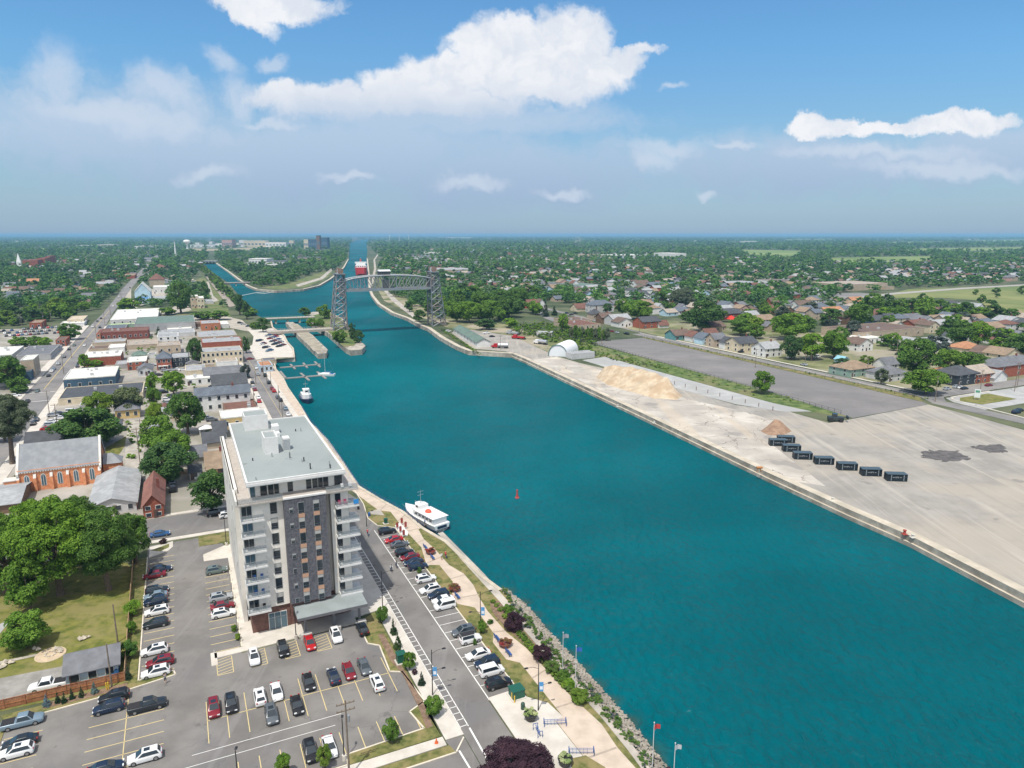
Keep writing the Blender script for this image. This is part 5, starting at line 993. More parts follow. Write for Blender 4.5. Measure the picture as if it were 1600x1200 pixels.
# ================================================================ LIFT BRIDGE
steel = M('bridge_steel', (.19,.22,.245), .55, .15, .2, .3, c3=(.28,.22,.19), scale3=.12)
def lift_bridge():
    A0, h = 523.0, 41.5; o = thing('lift_bridge', T(140,A0,0), TH, 'raised steel vertical lift bridge with two lattice towers across the canal', 'bridge')
    def tower(x0, x1, side, nm_):
        b = MB(); wb = x1-x0; n = 8; tw = 7.0
        for yy in (-5.5, 5.5):
            inner = x1 if side < 0 else x0; outer = x0 if side < 0 else x1; so_ = (outer-inner)
            ix = lambda z: inner; ox = lambda z: inner+so_*(1-.48*z/h) if z < h else inner+so_*.52
            for f_ in (ix, ox): b.tube((f_(0),yy,0),(f_(h),yy*.9,h),.55,.4,4)
            for i in range(n):
                z0, z1 = h*i/n, h*(i+1)/n; a, c = (ix(z0),yy), (ox(z1),yy)
                b.tube((ix(z0),yy,z0),(ox(z1),yy*.97,z1),.26,.26,4); b.tube((ox(z0),yy,z0),(ix(z1),yy*.97,z1),.26,.26,4) if i%2 == 0 or True else 0
                b.tube((ix(z1),yy,z1),(ox(z1),yy,z1),.24,.24,4)
        for i in range(n):
            z0, z1 = h*i/n, h*(i+1)/n
            for f_ in (ix, ox):
                b.tube((f_(z0),-5.5,z0),(f_(z1),5.3,z1),.2,.2,4); b.tube((f_(z0),5.5,z0),(f_(z1),-5.3,z1),.2,.2,4); b.tube((f_(z1),-5.4,z1),(f_(z1),5.4,z1),.24,.24,4)
        tb = b.build(nm_, steel, o); xm = (inner+inner+so_*.52)/2
        b = MB(); b.box(xm-3.2,-6.3,h,xm+3.2,6.3,h+.6); b.build('machine_platform', steel, tb)
        for yy in (-3.4, 3.4): b = MB(); b.tube((xm,yy-.4,h+2.4),(xm,yy+.4,h+2.4),2.1,2.1,16); b.build('sheave', M('rusty_steel', (.22,.15,.12), .7,.2,.6), tb)
        b = MB(); b.box(xm-1.5,-2,h+.61,xm+1.5,2,h+3.4); b.build('sheave_house', M('sheave_house', (.42,.45,.47), .7,.1,.5), tb)
        b = MB(); b.box((inner if side > 0 else inner-3.2)+.3,-4,h*.62,(inner if side > 0 else inner-3.2)+3,4,h*.92); b.build('counterweight', M('counterweight', (.20,.22,.235), .8,.15,.4), tb)
        for k in range(5):
            b = MB(); yy = -3.2+1.6*k; b.tube((inner-side*.4,yy,31),(inner-side*.4,yy,h),.12,.12,4); b.build('lift_cable', pole_d, tb)
    xl0, xl1, xr0, xr1 = 99.5-140, 109.8-140, 175.5-140, 186.5-140
    tower(xl0, xl1, -1, 'left_tower'.replace('left_','lift_')); tower(xr0, xr1, 1, 'lift_tower')
    zd = 29.6; s0, s1 = xl1+.6, xr0-.6; n = 12; dx = (s1-s0)/n; top = lambda i: zd+1.2+[6.4,7.6,8.3,8.8,9.1,9.3,9.3,9.3,9.1,8.8,8.3,7.6,6.4][i]
    b = MB(); b.box(s0,-4.6,zd,s1,4.6,zd+.5); b.build('deck', M('bridge_deck', (.22,.23,.24), .85,.1,.5), o)
    for yy in (-5, 5):
        b = MB(); b.box(s0,yy-.35,zd-.7,s1,yy+.35,zd+1.1)
        for i in range(n):
            b.tube((s0+dx*i,yy,top(i)),(s0+dx*(i+1),yy,top(i+1)),.55,.55,4); b.tube((s0+dx*i,yy,zd+.8),(s0+dx*i,yy,top(i)),.3,.3,4)
            if i < n/2: b.tube((s0+dx*i,yy,top(i)),(s0+dx*(i+1),yy,zd+.8),.25,.25,4)
            else: b.tube((s0+dx*i,yy,zd+.8),(s0+dx*(i+1),yy,top(i+1)),.25,.25,4)
        b.tube((s1,yy,zd+.8),(s1,yy,top(n)),.3,.3,4); b.build('side_truss', M('span_steel', (.27,.31,.34), .55, .12, .2, .3, c3=(.26,.25,.24), scale3=.1), o)
    b = MB()
    for i in range(n+1): b.tube((s0+dx*i,-5,top(i)),(s0+dx*i,5,top(i)),.18,.18,4); (b.tube((s0+dx*i,-5,top(i)),(s0+dx*(i+1),5,top(i+1)),.14,.14,4) if i < n else 0)
    b.build('top_bracing', steel, o)
    zc = top(6); b = MB(); b.box(-4.0,-3.4,zc+.3,4.0,3.4,zc+3.0,0); b.build('machine_house', M('dark_cladding', (.10,.105,.11), .7,.1,.5), o); b = MB(); b.add([(-4.6,-4,zc+3),(4.6,-4,zc+3),(4.6,4,zc+3),(-4.6,4,zc+3),(-4.6,0,zc+4.2),(4.6,0,zc+4.2)], [(0,1,5,4),(4,5,2,3),(0,4,3),(1,2,5)]); b.build('machine_house_roof', P('pale_roof', (.55,.57,.58), .6), o)
    b = MB(); b.box(-2.5,-4.4,zd+.9,2.5,-3.2,zd+7); b.build('operator_cabin', MATS['dark_cladding'], o)
lift_bridge()
def low_bridge(p0, p1, w, z, mat, label, gird, n=3):
    d = p1-p0; L = d.length; o = thing('road_bridge', (p0.x,p0.y,0), math.atan2(d.y,d.x), label, 'bridge'); b = MB(); b.box(-3,-w/2,z-.5,L+3,w/2,z); b.build('deck', M('old_deck', (.40,.36,.31), .9,.12,.3), o)
    for y in (-w/2, w/2-.3): b = MB(); b.box(-3,y,z-1.7,L+3,y+.3,z-.51,0); b.build('girder', mat, o)
    for y in (-w/2, w/2-.15):
        b = MB(); b.box(-3,y,z+.85,L+3,y+.15,z+1.0); [b.box(x,y+.02,z,x+.12,y+.13,z+.85) for x in np.arange(-3, L+3, 2.4)]; b.build('railing', gird, o)
    for i in range(1, n): b = MB(); b.box(L*i/n-.8,-w/2+.5,-4,L*i/n+.8,w/2-.5,z-1.0); b.build('bridge_pier', qm, o)
low_bridge(G(425,523), G(513,518), 9, 2.6, M('tan_girder', (.36,.32,.27), .9,.1,.4), 'low tan road bridge from the white quay to the island', MATS['tan_girder'], 2)
low_bridge(G(412,502), G(486,499), 7, 2.4, M('green_girder', (.06,.16,.11), .7,.1,.5), 'low dark green girder bridge beyond the tan one', P('green_rail', (.10,.22,.16), .6), 4)
low_bridge(G(349,444.5), G(388,443.5), 8, 2.6, M('dark_girder', (.10,.105,.12), .7,.1,.5), 'flat dark footbridge across the old canal', MATS['dark_girder'], 2)
low_bridge(G(313,410.5), G(338,410.5), 14, 5, M('far_girder', (.25,.32,.38), .7,.1,.5), 'distant pale blue bridge at the end of the old canal', MATS['far_girder'], 5)
# floating boom
pts = GP([(372,463),(400,457.5),(415,458.5),(432,455.6),(455,454.6)], WZ+.15); b = MB(); b.path(pts, [.5]*5, 5); tag(b.build('floating_boom', P('boom_white', (.6,.6,.58), .6)), 'thin white floating boom across the old canal mouth', 'boom')
# ================================================================ BOATS
hull_w = P('boat_white', (.76,.76,.75), .3); hull_n = P('boat_navy', (.015,.03,.07), .35)
def hull(L, Wd, zb, zt, prof=1.0, n=9):
    secs = []
    for i in range(n+1):
        t_ = i/n; x = -L/2+L*t_; w = Wd/2*(1-max(0,(t_-.55)/.45)**2.1)*(1 if t_ > .05 else .92)+.03; z1 = zt+.55*prof*max(0,(t_-.5)/.5)**1.6
        secs.append([(x,-w,z1),(x+.0,-w*.8,zb),(x,0,zb-.3),(x,w*.8,zb),(x,w,z1),(x,0,z1+.02)])
    return secs
def tour_boat():
    a, c = G(634,800,WZ), G(691,831,WZ); d = a-c; L = d.length; o = thing('tour_boat', ((a.x+c.x)/2,(a.y+c.y)/2,WZ), math.atan2(d.y,d.x), 'white cruise boat with a navy stern moored beside the promenade', 'boat'); Wd = 5.0
    b = MB(); b.loft(hull(L,Wd,.35,2.0)); b.build('hull', hull_w, o, auto=True); b = MB(); b.loft(hull(L*1.0,Wd*1.015,-.3,.85,.3)); b.build('hull_stripe', hull_n, o, auto=True)
    def cab(x0,x1,w,z0,z1,tp,name,win=True):
        pts = [(x0,-w),(x1-tp,-w),(x1,-w*.45),(x1,w*.45),(x1-tp,w),(x0,w)]; q = MB(); q.prism(pts,z0,z1); cb = q.build(name, hull_w, o)
        if win:
            for s in (-1, 1):
                n = int((x1-tp-x0)/1.6)
                for i in range(n): q = MB(); x = x0+.5+i*1.6; q.box(x,s*w-.03,z0+.55,x+1.0,s*w+.03,z0+1.05); q.build('window', glass, cb)
    cab(-L*.44,L*.22,2.1,2.02,3.5,2.5,'cabin'); cab(-L*.02,L*.16,1.4,3.52,4.7,1.2,'wheelhouse'); q = MB(); q.box(-L*.47,-2.35,3.52,L*.0,2.35,3.62); q.build('upper_deck', hull_w, o)
    q = MB(); q.box(-L/2-.02,-1.4,1.0,-L/2+.05,1.4,1.7); q.build('stern_plate', hull_n, o); q = MB(); q.ball((-L*.17,.3,3.62),1.0,.8,.75,10,4,half=True); q.build('life_raft', P('raft_orange', (.62,.10,.05), .5), o)
    q = MB(); q.tube((L*.06,0,4.7),(L*.06,0,8.4),.07,.04,6); [q.tube((L*.06,-.9+.0,z),(L*.06,.9,z),.04,.04,4) for z in (7.0,7.9)]; q.build('mast', pole_g, o)
    for s in (-1, 1):
        q = MB(); q.path([(x,s*(2.3 if x < L*.3 else 2.3*(1-((x-L*.3)/(L*.2))**2*.7)),z) for x, z in ((-L*.47,3.0),(0,3.0),(L*.3,3.1),(L*.4,3.3))], [.035]*4, 4); q.build('handrail', pole_g, o)
    for x in (-5,-1,3): q = MB(); q.ball((x,2.62,1.0),.28,.28,.55,8,4); q.build('fender', P('fender_black',(.02,.02,.02),.6), o)
tour_boat()
def tug():
    a, c = G(470,617,WZ), G(484,637,WZ); d = a-c; L = 13; m_ = (a+c)/2; o = thing('tug_boat', (m_.x+.6,m_.y,WZ), math.atan2(d.y,d.x)+math.pi, 'small workboat with a navy hull and white wheelhouse at the quay', 'boat')
    b = MB(); b.loft(hull(L,5.4,-.3,1.6)); b.build('hull', hull_n, o, auto=True); q = MB(); q.prism([(-4,-1.9),(2.4,-1.9),(3.4,-.9),(3.4,.9),(2.4,1.9),(-4,1.9)],1.62,3.6); cb = q.build('cabin', hull_w, o)
    q = MB(); q.prism([(-1.2,-1.4),(1.6,-1.4),(2.2,-.7),(2.2,.7),(1.6,1.4),(-1.2,1.4)],3.62,5.7); wh = q.build('wheelhouse', hull_w, o)
    for s in (-1,1):
        for x in (-.9,.1): q = MB(); q.box(x,s*1.4-.03,4.5,x+.8,s*1.4+.03,5.2); q.build('window', glass, wh)
    q = MB(); q.box(2.17,-.6,4.5,2.23,.6,5.2); q.build('window', glass, wh); q = MB(); q.tube((0,0,5.7),(0,0,9.5),.09,.04,6); q.tube((0,-1,7.8),(0,1,7.8),.04,.04,4); q.build('mast', pole_g, o)
    q = MB(); q.tube((-2.6,0,3.6),(-2.6,0,5.2),.45,.4,10); q.build('funnel', hull_n, o); q = MB(); [q.tube((x,-2.2,1.6),(x,-2.2,2.6),.04,.04,4) for x in (-5,-3.5,-2)]; q.tube((-5,-2.2,2.6),(-2,-2.2,2.6),.04,.04,4); q.build('handrail', pole_g, o)
tug()
def sail():
    m_ = G(510,587,WZ); o = thing('sailboat', (m_.x,m_.y,WZ), TH+R(150), 'white sailboat with a bare mast at the end of the floating dock', 'sailboat'); L = 9
    b = MB(); b.loft(hull(L,3.0,-.2,1.1,.6)); b.build('hull', hull_w, o, auto=True); q = MB(); q.prism([(-1.8,-.9),(1.6,-.8),(2.4,-.3),(2.4,.3),(1.6,.8),(-1.8,.9)],1.1,1.65); q.build('cabin', hull_w, o)
    q = MB(); q.tube((.6,0,1.1),(.6,0,13),.11,.07,6); q.tube((.6,-.7,8),(.6,.7,8),.04,.04,4); q.build('mast', P('mast_white',(.65,.66,.68),.4,.3), o); q = MB(); q.tube((.6,0,2.3),(-3.2,0,2.3),.14,.12,6); q.build('boom', blue_m, o); q = MB(); [q.tube((x,0,1.3 if x > 0 else 1.2),(.6,0,12.9),.02,.02,3) for x in (4.2,-4.3)]; q.build('stay', pole_g, o)
    q = MB(); q.box(-4,-1.1,1.15,-2.2,1.1,1.2); q.build('cockpit_cover', blue_m, o)
sail()
dockm = M('dock_boards', (.25,.24,.225), .9, .12, .6)
def dock(main, fingers, label):
    o = thing('floating_dock', main[0], 0, label, 'dock'); org = main[0]
    def plank(a, c, w, n_): q = MB(); ribbon(q, [a-org, c-org], w, -.3, .45); q.build(n_, dockm, o)
    plank(*main, 2.0, 'walkway'); [plank(a, c, 1.1, 'finger') for a, c in fingers]
Gw = lambda x, y: G(x, y, WZ)
dock([Gw(439,575),Gw(499,570)], [(Gw(454,570),Gw(461,577)),(Gw(474,568),Gw(480,575)),(Gw(492,566),Gw(500,574))], 'grey floating dock with three fingers, the farther of two')
dock([Gw(446,592),Gw(506,587)], [(Gw(470,584),Gw(483,595)),(Gw(496,582),Gw(509,592)),(Gw(438,581),Gw(447,592))], 'grey floating dock with the sailboat at its end, nearer of two')
# quayside cafe
B_(407,582,427,572,565,wc='blue',rc='orange',nf=3,ns=0,floors=1,label='small blue quayside kiosk with an orange roof by the docks',name='kiosk',cat='kiosk')
B_(411,570,432,565,560,wc='tan',rc='slate',win=False,label='low dark roofed hut beside the quayside kiosk',name='kiosk',cat='kiosk')
# lake freighter in the lock
def ship():
    p = G(564.5,430.5,WZ); e = G(562,405,WZ); d = e-p; rz = math.atan2(d.y,d.x); L = 180; Wd = 21; o = thing('lake_freighter', (p.x,p.y,WZ), rz, 'red and white lake freighter filling the lock beyond the bridge', 'ship')
    sec = lambda x, w, z0, z1: [(x,-w,z1),(x,-w*.9,z0),(x,w*.9,z0),(x,w,z1)]
    b = MB(); b.loft([sec(0,Wd*.28,3,14),sec(3,Wd*.40,0,14),sec(10,Wd*.5,-.5,13.5),sec(L-10,Wd*.5,-.5,12),sec(L,Wd*.3,2,13)]); b.build('hull', P('hull_red', (.50,.03,.03), .5), o, auto=True)
    b = MB(); b.box(1.2,-5.0,5.5,3.2,5.0,13.4); b.build('stern_plating', P('plate_white', (.7,.68,.68), .5), o)
    b = MB(); b.box(4,-9.5,14.02,18,9.5,18); b.box(6,-8,18.01,16,8,21); b.box(7,-10.3,21.01,12,10.3,24); b.build('deckhouse', hull_w, o)
    for k in range(5): b = MB(); b.box(3.9,-8.5+4*k,15.4,3.99,-6.3+4*k,16.6); b.build('window', glass, o)
    b = MB(); b.tube((13,0,21),(13,0,29),1.6,1.4,10); b.build('funnel', P('funnel_red', (.5,.04,.04), .5), o); b = MB(); b.tube((9,0,24),(9,0,33),.3,.15,6); b.build('mast', pole_g, o)
    for k in range(12): b = MB(); b.box(24+12*k,-8,13.55,32+12*k,8,14.6); b.build('hatch_cover', P('hatch_red', (.35,.06,.05), .6), o)
ship()
def buoy():
    p = G(808,778,WZ); o = thing('channel_buoy', (p.x,p.y,WZ), 0, 'red channel buoy alone in the middle of the canal', 'buoy'); r = P('buoy_red', (.42,.05,.04), .5); o.scale = (.6,.6,.58)
    b = MB(); b.lathe([(0,-.5),(.95,-.4),(1.05,.2),(.8,.55),(0,.56)], 12); b.build('float', r, o); b = MB(); b.lathe([(.62,.56),(.30,2.6),(.28,3.0),(0,3.01)], 8); b.build('tower', r, o); b = MB(); b.lathe([(.16,3.0),(.42,3.3),(.42,4.0),(0,4.5)], 8); b.build('top_mark', r, o)
buoy()
# ================================================================ EAST YARD
def heap(name, pts_px, ridge, mat, label, jag=.5):
    """a tipped heap: an outline on the ground raised towards a ridge line"""
    out = [G(*q) for q in pts_px]; rd = [(G(x,y), h) for x,y,h in ridge]; xs = [p.x for p in out]; ys = [p.y for p in out]; n = 90
    x0,x1,y0,y1 = min(xs),max(xs),min(ys),max(ys); ii = {}; b = MB(); rr = random.Random(3)
    def edge(x,y): return min((Vector((x,y,0))-(a+(c-a)*max(0,min(1,(Vector((x,y,0))-a).dot(c-a)/(c-a).length_squared)))).length for a, c in zip(out, out[1:]+out[:1]))
    def rdist(x,y):
        best = (1e9,0)
        for (a,h0),(c,h1) in zip(rd, rd[1:] if len(rd) > 1 else rd):
            s = max(0,min(1,(Vector((x,y,0))-a).dot(c-a)/max(1e-6,(c-a).length_squared))); d_ = (Vector((x,y,0))-(a+(c-a)*s)).length; best = min(best, (d_, h0+(h1-h0)*s))
        return best
    dx = (x1-x0)/n; dy = (y1-y0)/n
    for i in range(n+1):
        for j in range(n+1):
            x, y = x0+dx*i, y0+dy*j
            if not pip(x,y,[(p.x,p.y) for p in out]): z = -.05
            else:
                e = edge(x,y); rdv, hh = rdist(x,y); z = hh*e/(e+rdv+1e-6); z = min(hh, z*1.06); z += (math.sin(x*.9+y*.35)*.5+math.sin(x*.33-y*.6+1)*.6+rr.uniform(-.25,.25))*jag*min(1,e/3)*.5; z = max(z, .02)
            ii[i,j] = len(b.v); b.v.append((x,y,z+.03))
    for i in range(n):
        for j in range(n):
            q = [ii[i,j],ii[i+1,j],ii[i+1,j+1],ii[i,j+1]]
            if max(b.v[k][2] for k in q) > .0: b.f.append(tuple(q)); b.m.append(0)
    o = b.build(name, mat, smooth=True); tag(o, label, 'heap'); c = sum(out, Vector())/len(out); OCC.append((c.x,c.y,12)); return o
sand = M('heap_sand', (.47,.375,.265), .95, .12, .35, c2=(.56,.46,.335), bump=.5, bscale=2.2, c3=(.40,.29,.185), scale3=.16)
heap('sand_pile', [(932,590),(950,602),(985,612),(1020,622),(1058,625),(1066,618),(1050,606),(1010,594),(965,584),(940,583)], [(945,590,6),(985,597,7.5),(1015,606,7.5),(1042,614,6.5)], sand, 'long pale sand heap on the gravel yard', .8)
heap('gravel_pile', [(1188,674),(1200,680),(1222,681),(1237,674),(1226,664),(1204,662)], [(1210,669,3.3),(1217,670,3.1)], M('heap_brown', (.26,.165,.11), .95,.12,.5,c2=(.33,.22,.15),bump=.4,bscale=3), 'brown cone shaped gravel heap near the black frames', .2)
def ragged(L, k=9, amp=1.1):
    P_ = GP(L); out = []; rr = random.Random(len(L)*7+int(L[0][0]))
    for a, c in zip(P_, P_[1:]+P_[:1]):
        for i in range(k): q_ = a.lerp(c, i/k); out.append(Vector((q_.x+rr.uniform(-amp,amp)*(i>0), q_.y+rr.uniform(-amp,amp)*(i>0), 0)))
    return out
sheet('ground_yard', ragged([(1440,713),(1450,704),(1495,704),(1516,718),(1480,722),(1445,716)]), M('asphalt_millings', (.085,.078,.08), .95,.2,.5, c2=(.14,.13,.125), bump=.6, bscale=2.5), .08, 'dark patch of asphalt millings, left of two'); sheet('ground_yard', ragged([(1518,699),(1530,696),(1562,694),(1575,707),(1545,707)]), MATS['asphalt_millings'], .08, 'dark patch of asphalt millings, right of two')
frm = P('frame_black', (.012,.022,.03), .5, .2)
def frames():
    """open black steel bins, a white mark on the side of each"""
    pos = [(1203,697,1225),(1216,692,1243),(1224,706,1252),(1241,718,1269.5),(1274,726,1303),(1310,735,1341),(1347,744,1380),(1386,752,1420.5)]; lab = ['left end of the row, behind the third','farthest back of the row','third from the left','fourth from the left','fourth from the right','third from the right','second from the right','right end of the row']
    mk = P('mark_white', (.34,.37,.39), .5); p0 = None; rzf = R(-5)
    for i, (x0,y,x1) in enumerate(pos):
        p = G(x0,y)
        if p0 is None:
            o = thing('steel_bin', (0,0,0), 0, 'x', 'bin', 'black steel bins in a row on the gravel yard'); w, d, h = 5.6, 2.4, 2.2
            b = MB(); b.box(0,0,0,w,d,.25); b.build('floor', frm, o); b = MB(); b.box(0,d-.12,.25,w,d,h); b.build('back_panel', frm, o); b = MB(); b.box(0,0,h-.2,w,d-.13,h); b.build('top_cover', P('cover_grey', (.06,.09,.11), .5), o)
            for x in (0,w-.12): b = MB(); b.box(x,0,.25,x+.12,d-.13,h-.21); b.build('end_panel', frm, o)
            b = MB(); b.box(.13,.12,.25,w-.13,.2,1.75); b.build('front_panel', frm, o)
            for x in (1.0, 4.5): b = MB(); b.box(x,-.04,.2,x+.2,.1,h-.25); b.build('rib', P('rib_grey', (.2,.24,.26), .5), o)
            b = MB(); [b.box(x,.06,z,x+ww,.115,z+hh) for x,z,ww,hh in ((1.5,1.1,.7,.10),(2.35,.95,.10,.4),(2.6,.95,.10,.4),(2.72,1.25,.3,.1),(3.1,.95,.10,.4),(3.5,1.1,.5,.10))]; b.build('white_marking', mk, o); p0 = o
        else: o = dup(p0)
        o.location = (p.x,p.y,.03); o.rotation_euler = (0,0,rzf); o['label'] = f'black steel bin on the gravel yard, {lab[i]}'
frames()
def loader():
    p = G(1293,658); o = thing('wheel_loader', (p.x,p.y,.03), R(-10), 'dark wheeled yard loader near the corner of the tarmac lot', 'loader'); dk = P('loader_dark', (.03,.045,.05), .5)
    b = MB(); b.box(0,-1.1,.8,5.6,1.1,1.9); b.build('body', dk, o, bevel=.1); b = MB(); b.box(1.6,-.9,1.91,3.2,.9,3.1); b.build('cab', glass, o); b = MB(); b.tube((4.6,0,1.6),(6.8,0,2.0),.22,.18,6); b.box(6.8,-1.2,1.2,7.3,1.2,2.3); b.build('boom', dk, o)
    for x in (.9,4.6):
        for y in (-1.2,1.2): b = MB(); b.tube((x,y-.3,.8),(x,y+.3,.8),.8,.8,14); b.build('wheel', tyre_m, o)
loader()
def semi(px, py, rz, color, tank, label):
    p = G(px,py); o = thing('lorry', (p.x,p.y,.03), rz, label, 'truck'); m_ = paint_m[color]
    b = MB(); b.box(2.2,-1.2,.6,4.6,1.2,2.9); b.box(4.6,-1.0,.6,6.0,1.0,1.8); b.build('cab', m_, o, bevel=.12); b = MB(); b.box(4.6,-.9,1.85,4.66,.9,2.7); b.build('windshield', glass, o)
    b = MB(); (b.tube((-4.5,0,2.0),(1.9,0,2.0),1.15,1.15,14) if tank else b.box(-3.5,-1.2,.95,1.9,1.2,2.0)); b.build('tank' if tank else 'dump_body', P('tank_silver',(.55,.57,.6),.3,.6) if tank else m_, o); b = MB(); b.box(-4.6,-.5,.6,4.5,.5,.9); b.build('chassis', pole_d, o)
    for x in (-3.8,-2.6,1.2,4.9):
        for y in (-1.05,1.05): b = MB(); b.tube((x,y-.15,.5),(x,y+.15,.5),.5,.5,12); b.build('wheel', tyre_m, o)
semi(783,544,R(170),'red',True,'tank lorry with a red cab near the green roofed shed'); semi(812,530,R(150),'red',False,'red dump lorry beside the shrubs'); semi(803,523,R(150),'silver',False,'pale truck behind the red dump lorry'); semi(846,538,R(140),'white',True,'white tanker parked behind the arched tent')
def bollard(p, label, h=.7, red=False):
    o = thing('mooring_bollard', (p.x,p.y,.3), 0, label, 'bollard'); m_ = P('bollard_red',(.35,.05,.04),.6) if red else M('bollard_concrete',(.55,.52,.46),.8,.1,1); b = MB(); b.lathe([(.42,0),(.36,.15),(.26,h*.7),(.42,h*.8),(.42,h),(0,h+.06)],10); b.build('post', m_, o); b = MB(); b.box(-.55,-.55,-.1,.55,.55,.02); b.build('base', m_, o)
def bol2(x, y, red=False):
    p = G(x, y); bollard(p, 'x',   .7 if not red else 1.0, red); o = [c for c in COL.objects if c.name.startswith('mooring_bollard')][-1]; del o['label']; auto(o, ('red marker post' if red else 'small pale mooring bollard')+' on the gravel yard quay', p, 'bollard')
for x, y in ((1301,783),(1426,841),(1208,738),(965,636),(1130,702),(720,543),(1022,662)): bol2(x, y)
bol2(1413, 836, True)
p = G(1186,739); o = thing('mooring_winch', (p.x,p.y,.1), 0, 'small rusty orange winch frame on the quay below the gravel heap', 'winch'); mo = P('rust_orange',(.42,.17,.05),.7)
b = MB(); [b.tube((x,y,0),(x*.3,y*.3,1.6),.08,.08,5) for x in (-.7,.7) for y in (-.5,.5)]; b.build('frame', mo, o); b = MB(); b.tube((-.9,0,1.6),(.9,0,1.6),.35,.35,10); b.build('drum', mo, o)
# fence posts along the gravel strip and the tarmac
def posts(A, B, n, h, desc, near, mat=None, r=.09):
    m0 = MB(); m0.tube((0,0,-.1),(0,0,h),r,r,6); me = m0.mesh('post', mat or pole_d)
    for i in range(n): p = A.lerp(B, i/max(1,n-1)); o = link('fence_post', me); o.location = p; auto(o, desc, p, 'post')
posts(T(207,300), T(214,206), 14, 1.7, 'thin rusty fence post', '', P('rust_post',(.16,.09,.07),.8), .16)
def fence(A, B, h, gap, mat, label, rails=2, name='fence', brd=False):
    d = B-A; L = d.length; o = thing(name, (A.x,A.y,.05), math.atan2(d.y,d.x), label, 'fence'); n = max(1,int(L/gap)); pm = MB(); pm.box(-.06,-.06,0,.06,.06,h); me = pm.mesh('post', mat)
    for i in range(min(n,95)+1): q = link('post', me, o); q.location = (L*i/min(n,95),0,0)
    for k in range(rails): q = MB(); z = h*(k+1)/rails-.08; q.box(0,-.03,z-.05,L,.03,z+.03); q.build('rail', mat, o)
    if brd:
        q = MB(); x = 0
        while x < L: q.box(x+.01,.032,.05,min(L,x+.19),.05+.01*random.random(),h*.97+random.uniform(-.02,.02)); x += .2
        q.build('boards', mat, o)
fence(T(288.3,398), T(286.3,196), 1.5, 9.5, M('guard_dark',(.05,.06,.05),.8,.1,1), 'dark guard rail between the tarmac lot and the road', 1)
fence(T(241.5,396), T(234,190), 1.5, 3.2, P('chain_link',(.09,.09,.09),.7), 'low dark fence along the near edge of the tarmac lot', 2)
fence(T(243.5,398.5), T(287,398.5), 1.6, 4, MATS['chain_link'], 'thin dark fence along the far end of the tarmac lot', 2)
cedar = M('cedar_boards', (.34,.13,.06), .85, .2, 1.5, c2=(.42,.18,.09))
fence(T(-32,117.2), T(-13.3,117.2), 1.7, 2.4, cedar, 'reddish brown wooden fence below the blue grey cottage', 2, 'wooden_fence', True)
fence(T(-13.3,117.2), T(-14.2,166), 1.7, 2.4, M('cedar_pale', (.40,.27,.16), .85,.15,1.5), 'long wooden fence between lawn and parking lot', 2, 'wooden_fence', True)
fence(T(-9.5,222), T(-2,222), 1.7, 2.2, MATS['cedar_pale'], 'short tan wooden fence beside the round street tree', 2, 'wooden_fence', True)
# blue railing posts along the promenade edge
rail_pts = [T(b,a,.2) for b,a in [(48.3,157.5),(47.4,166.2),(44.2,177.6),(41.3,190),(41.8,214),(41.8,241),(41.0,267),(41.6,292)]]
bp_ = P('railing_blue',(.04,.07,.20),.5); o = thing('quay_railing', rail_pts[0], 0, 'dark blue railing along the water side of the promenade', 'railing'); pm = MB(); pm.tube((0,0,0),(0,0,1.0),.06,.06,6); me = pm.mesh('post', bp_)
for a, c in zip(rail_pts, rail_pts[1:]):
    L = (c-a).length; n = int(L/2.2)
    for i in range(n): q = link('post', me, o); q.location = a.lerp(c, i/n)-rail_pts[0]
    for z in (.5,.95): q = MB(); q.tube(a-rail_pts[0]+Vector((0,0,z)), c-rail_pts[0]+Vector((0,0,z)), .03,.03,4); q.build('rail', bp_, o)
# ================================================================ CARS
ORD = ['first','second','third','fourth','fifth','sixth','seventh','eighth','ninth','tenth','eleventh','twelfth','thirteenth','fourteenth','fifteenth','sixteenth','seventeenth','eighteenth','nineteenth','twentieth']
CN = {'greygreen':'grey green','bluegrey':'blue grey','dark':'dark grey','maroon':'dark red'}
KN = {'pickup':'pickup truck','suv':'SUV','hatch':'hatchback','jeep':'jeep with a black top','van':'small van'}
E_, N_ = TH, TH+math.pi/2; W_, S_ = TH+math.pi, TH-math.pi/2
def row(name, end, group, lst, near=True):
    for i, (x, y, k, c, *r) in enumerate(lst):
        put(spot(x, y), r[0] if r else E_, k, c, f"{CN.get(c,c)} {KN.get(k,k)}, {ORD[i]} from {end} {name}", None, group, near)
row('in the parking column by the wooden fence','the top','cars in the fence side column',[(251,888,'sedan','navy'),(241,897,'sedan','maroon',W_),(245,921,'suv','dark'),(243,929,'sedan','bluegrey',W_),(243,938,'suv','navy',W_),(245,954,'suv','white',W_),(243,973,'suv','dark',W_),(241,1015,'suv','white',W_),(250,1033,'suv','maroon',W_),(243,1049,'suv','white',W_)])
row('in the parking column beside the tower','the top','cars in the tower side column',[(338,890,'suv','greygreen'),(345,932,'suv','silver'),(348,945,'sedan','maroon'),(349,957,'suv','white')])
row('in the row in front of the tower','the left','cars facing the tower',[(397,1026,'suv','white',S_),(442,1013,'suv','black',S_),(484,1003,'sedan','red',S_),(525,992,'suv','white',S_),(566,981,'suv','black',N_)])
row('in the upper middle row of the lot','the left','cars in the middle double row',[(334,1105,'suv','maroon',S_),(361,1098,'suv','black',S_),(406,1087,'suv','white',N_),(432,1079,'sedan','white',S_),(482,1064,'sedan','black',S_),(521,1055,'sedan','navy',N_),(545,1047,'sedan','maroon',S_),(569,1040,'sedan','grey',S_)])
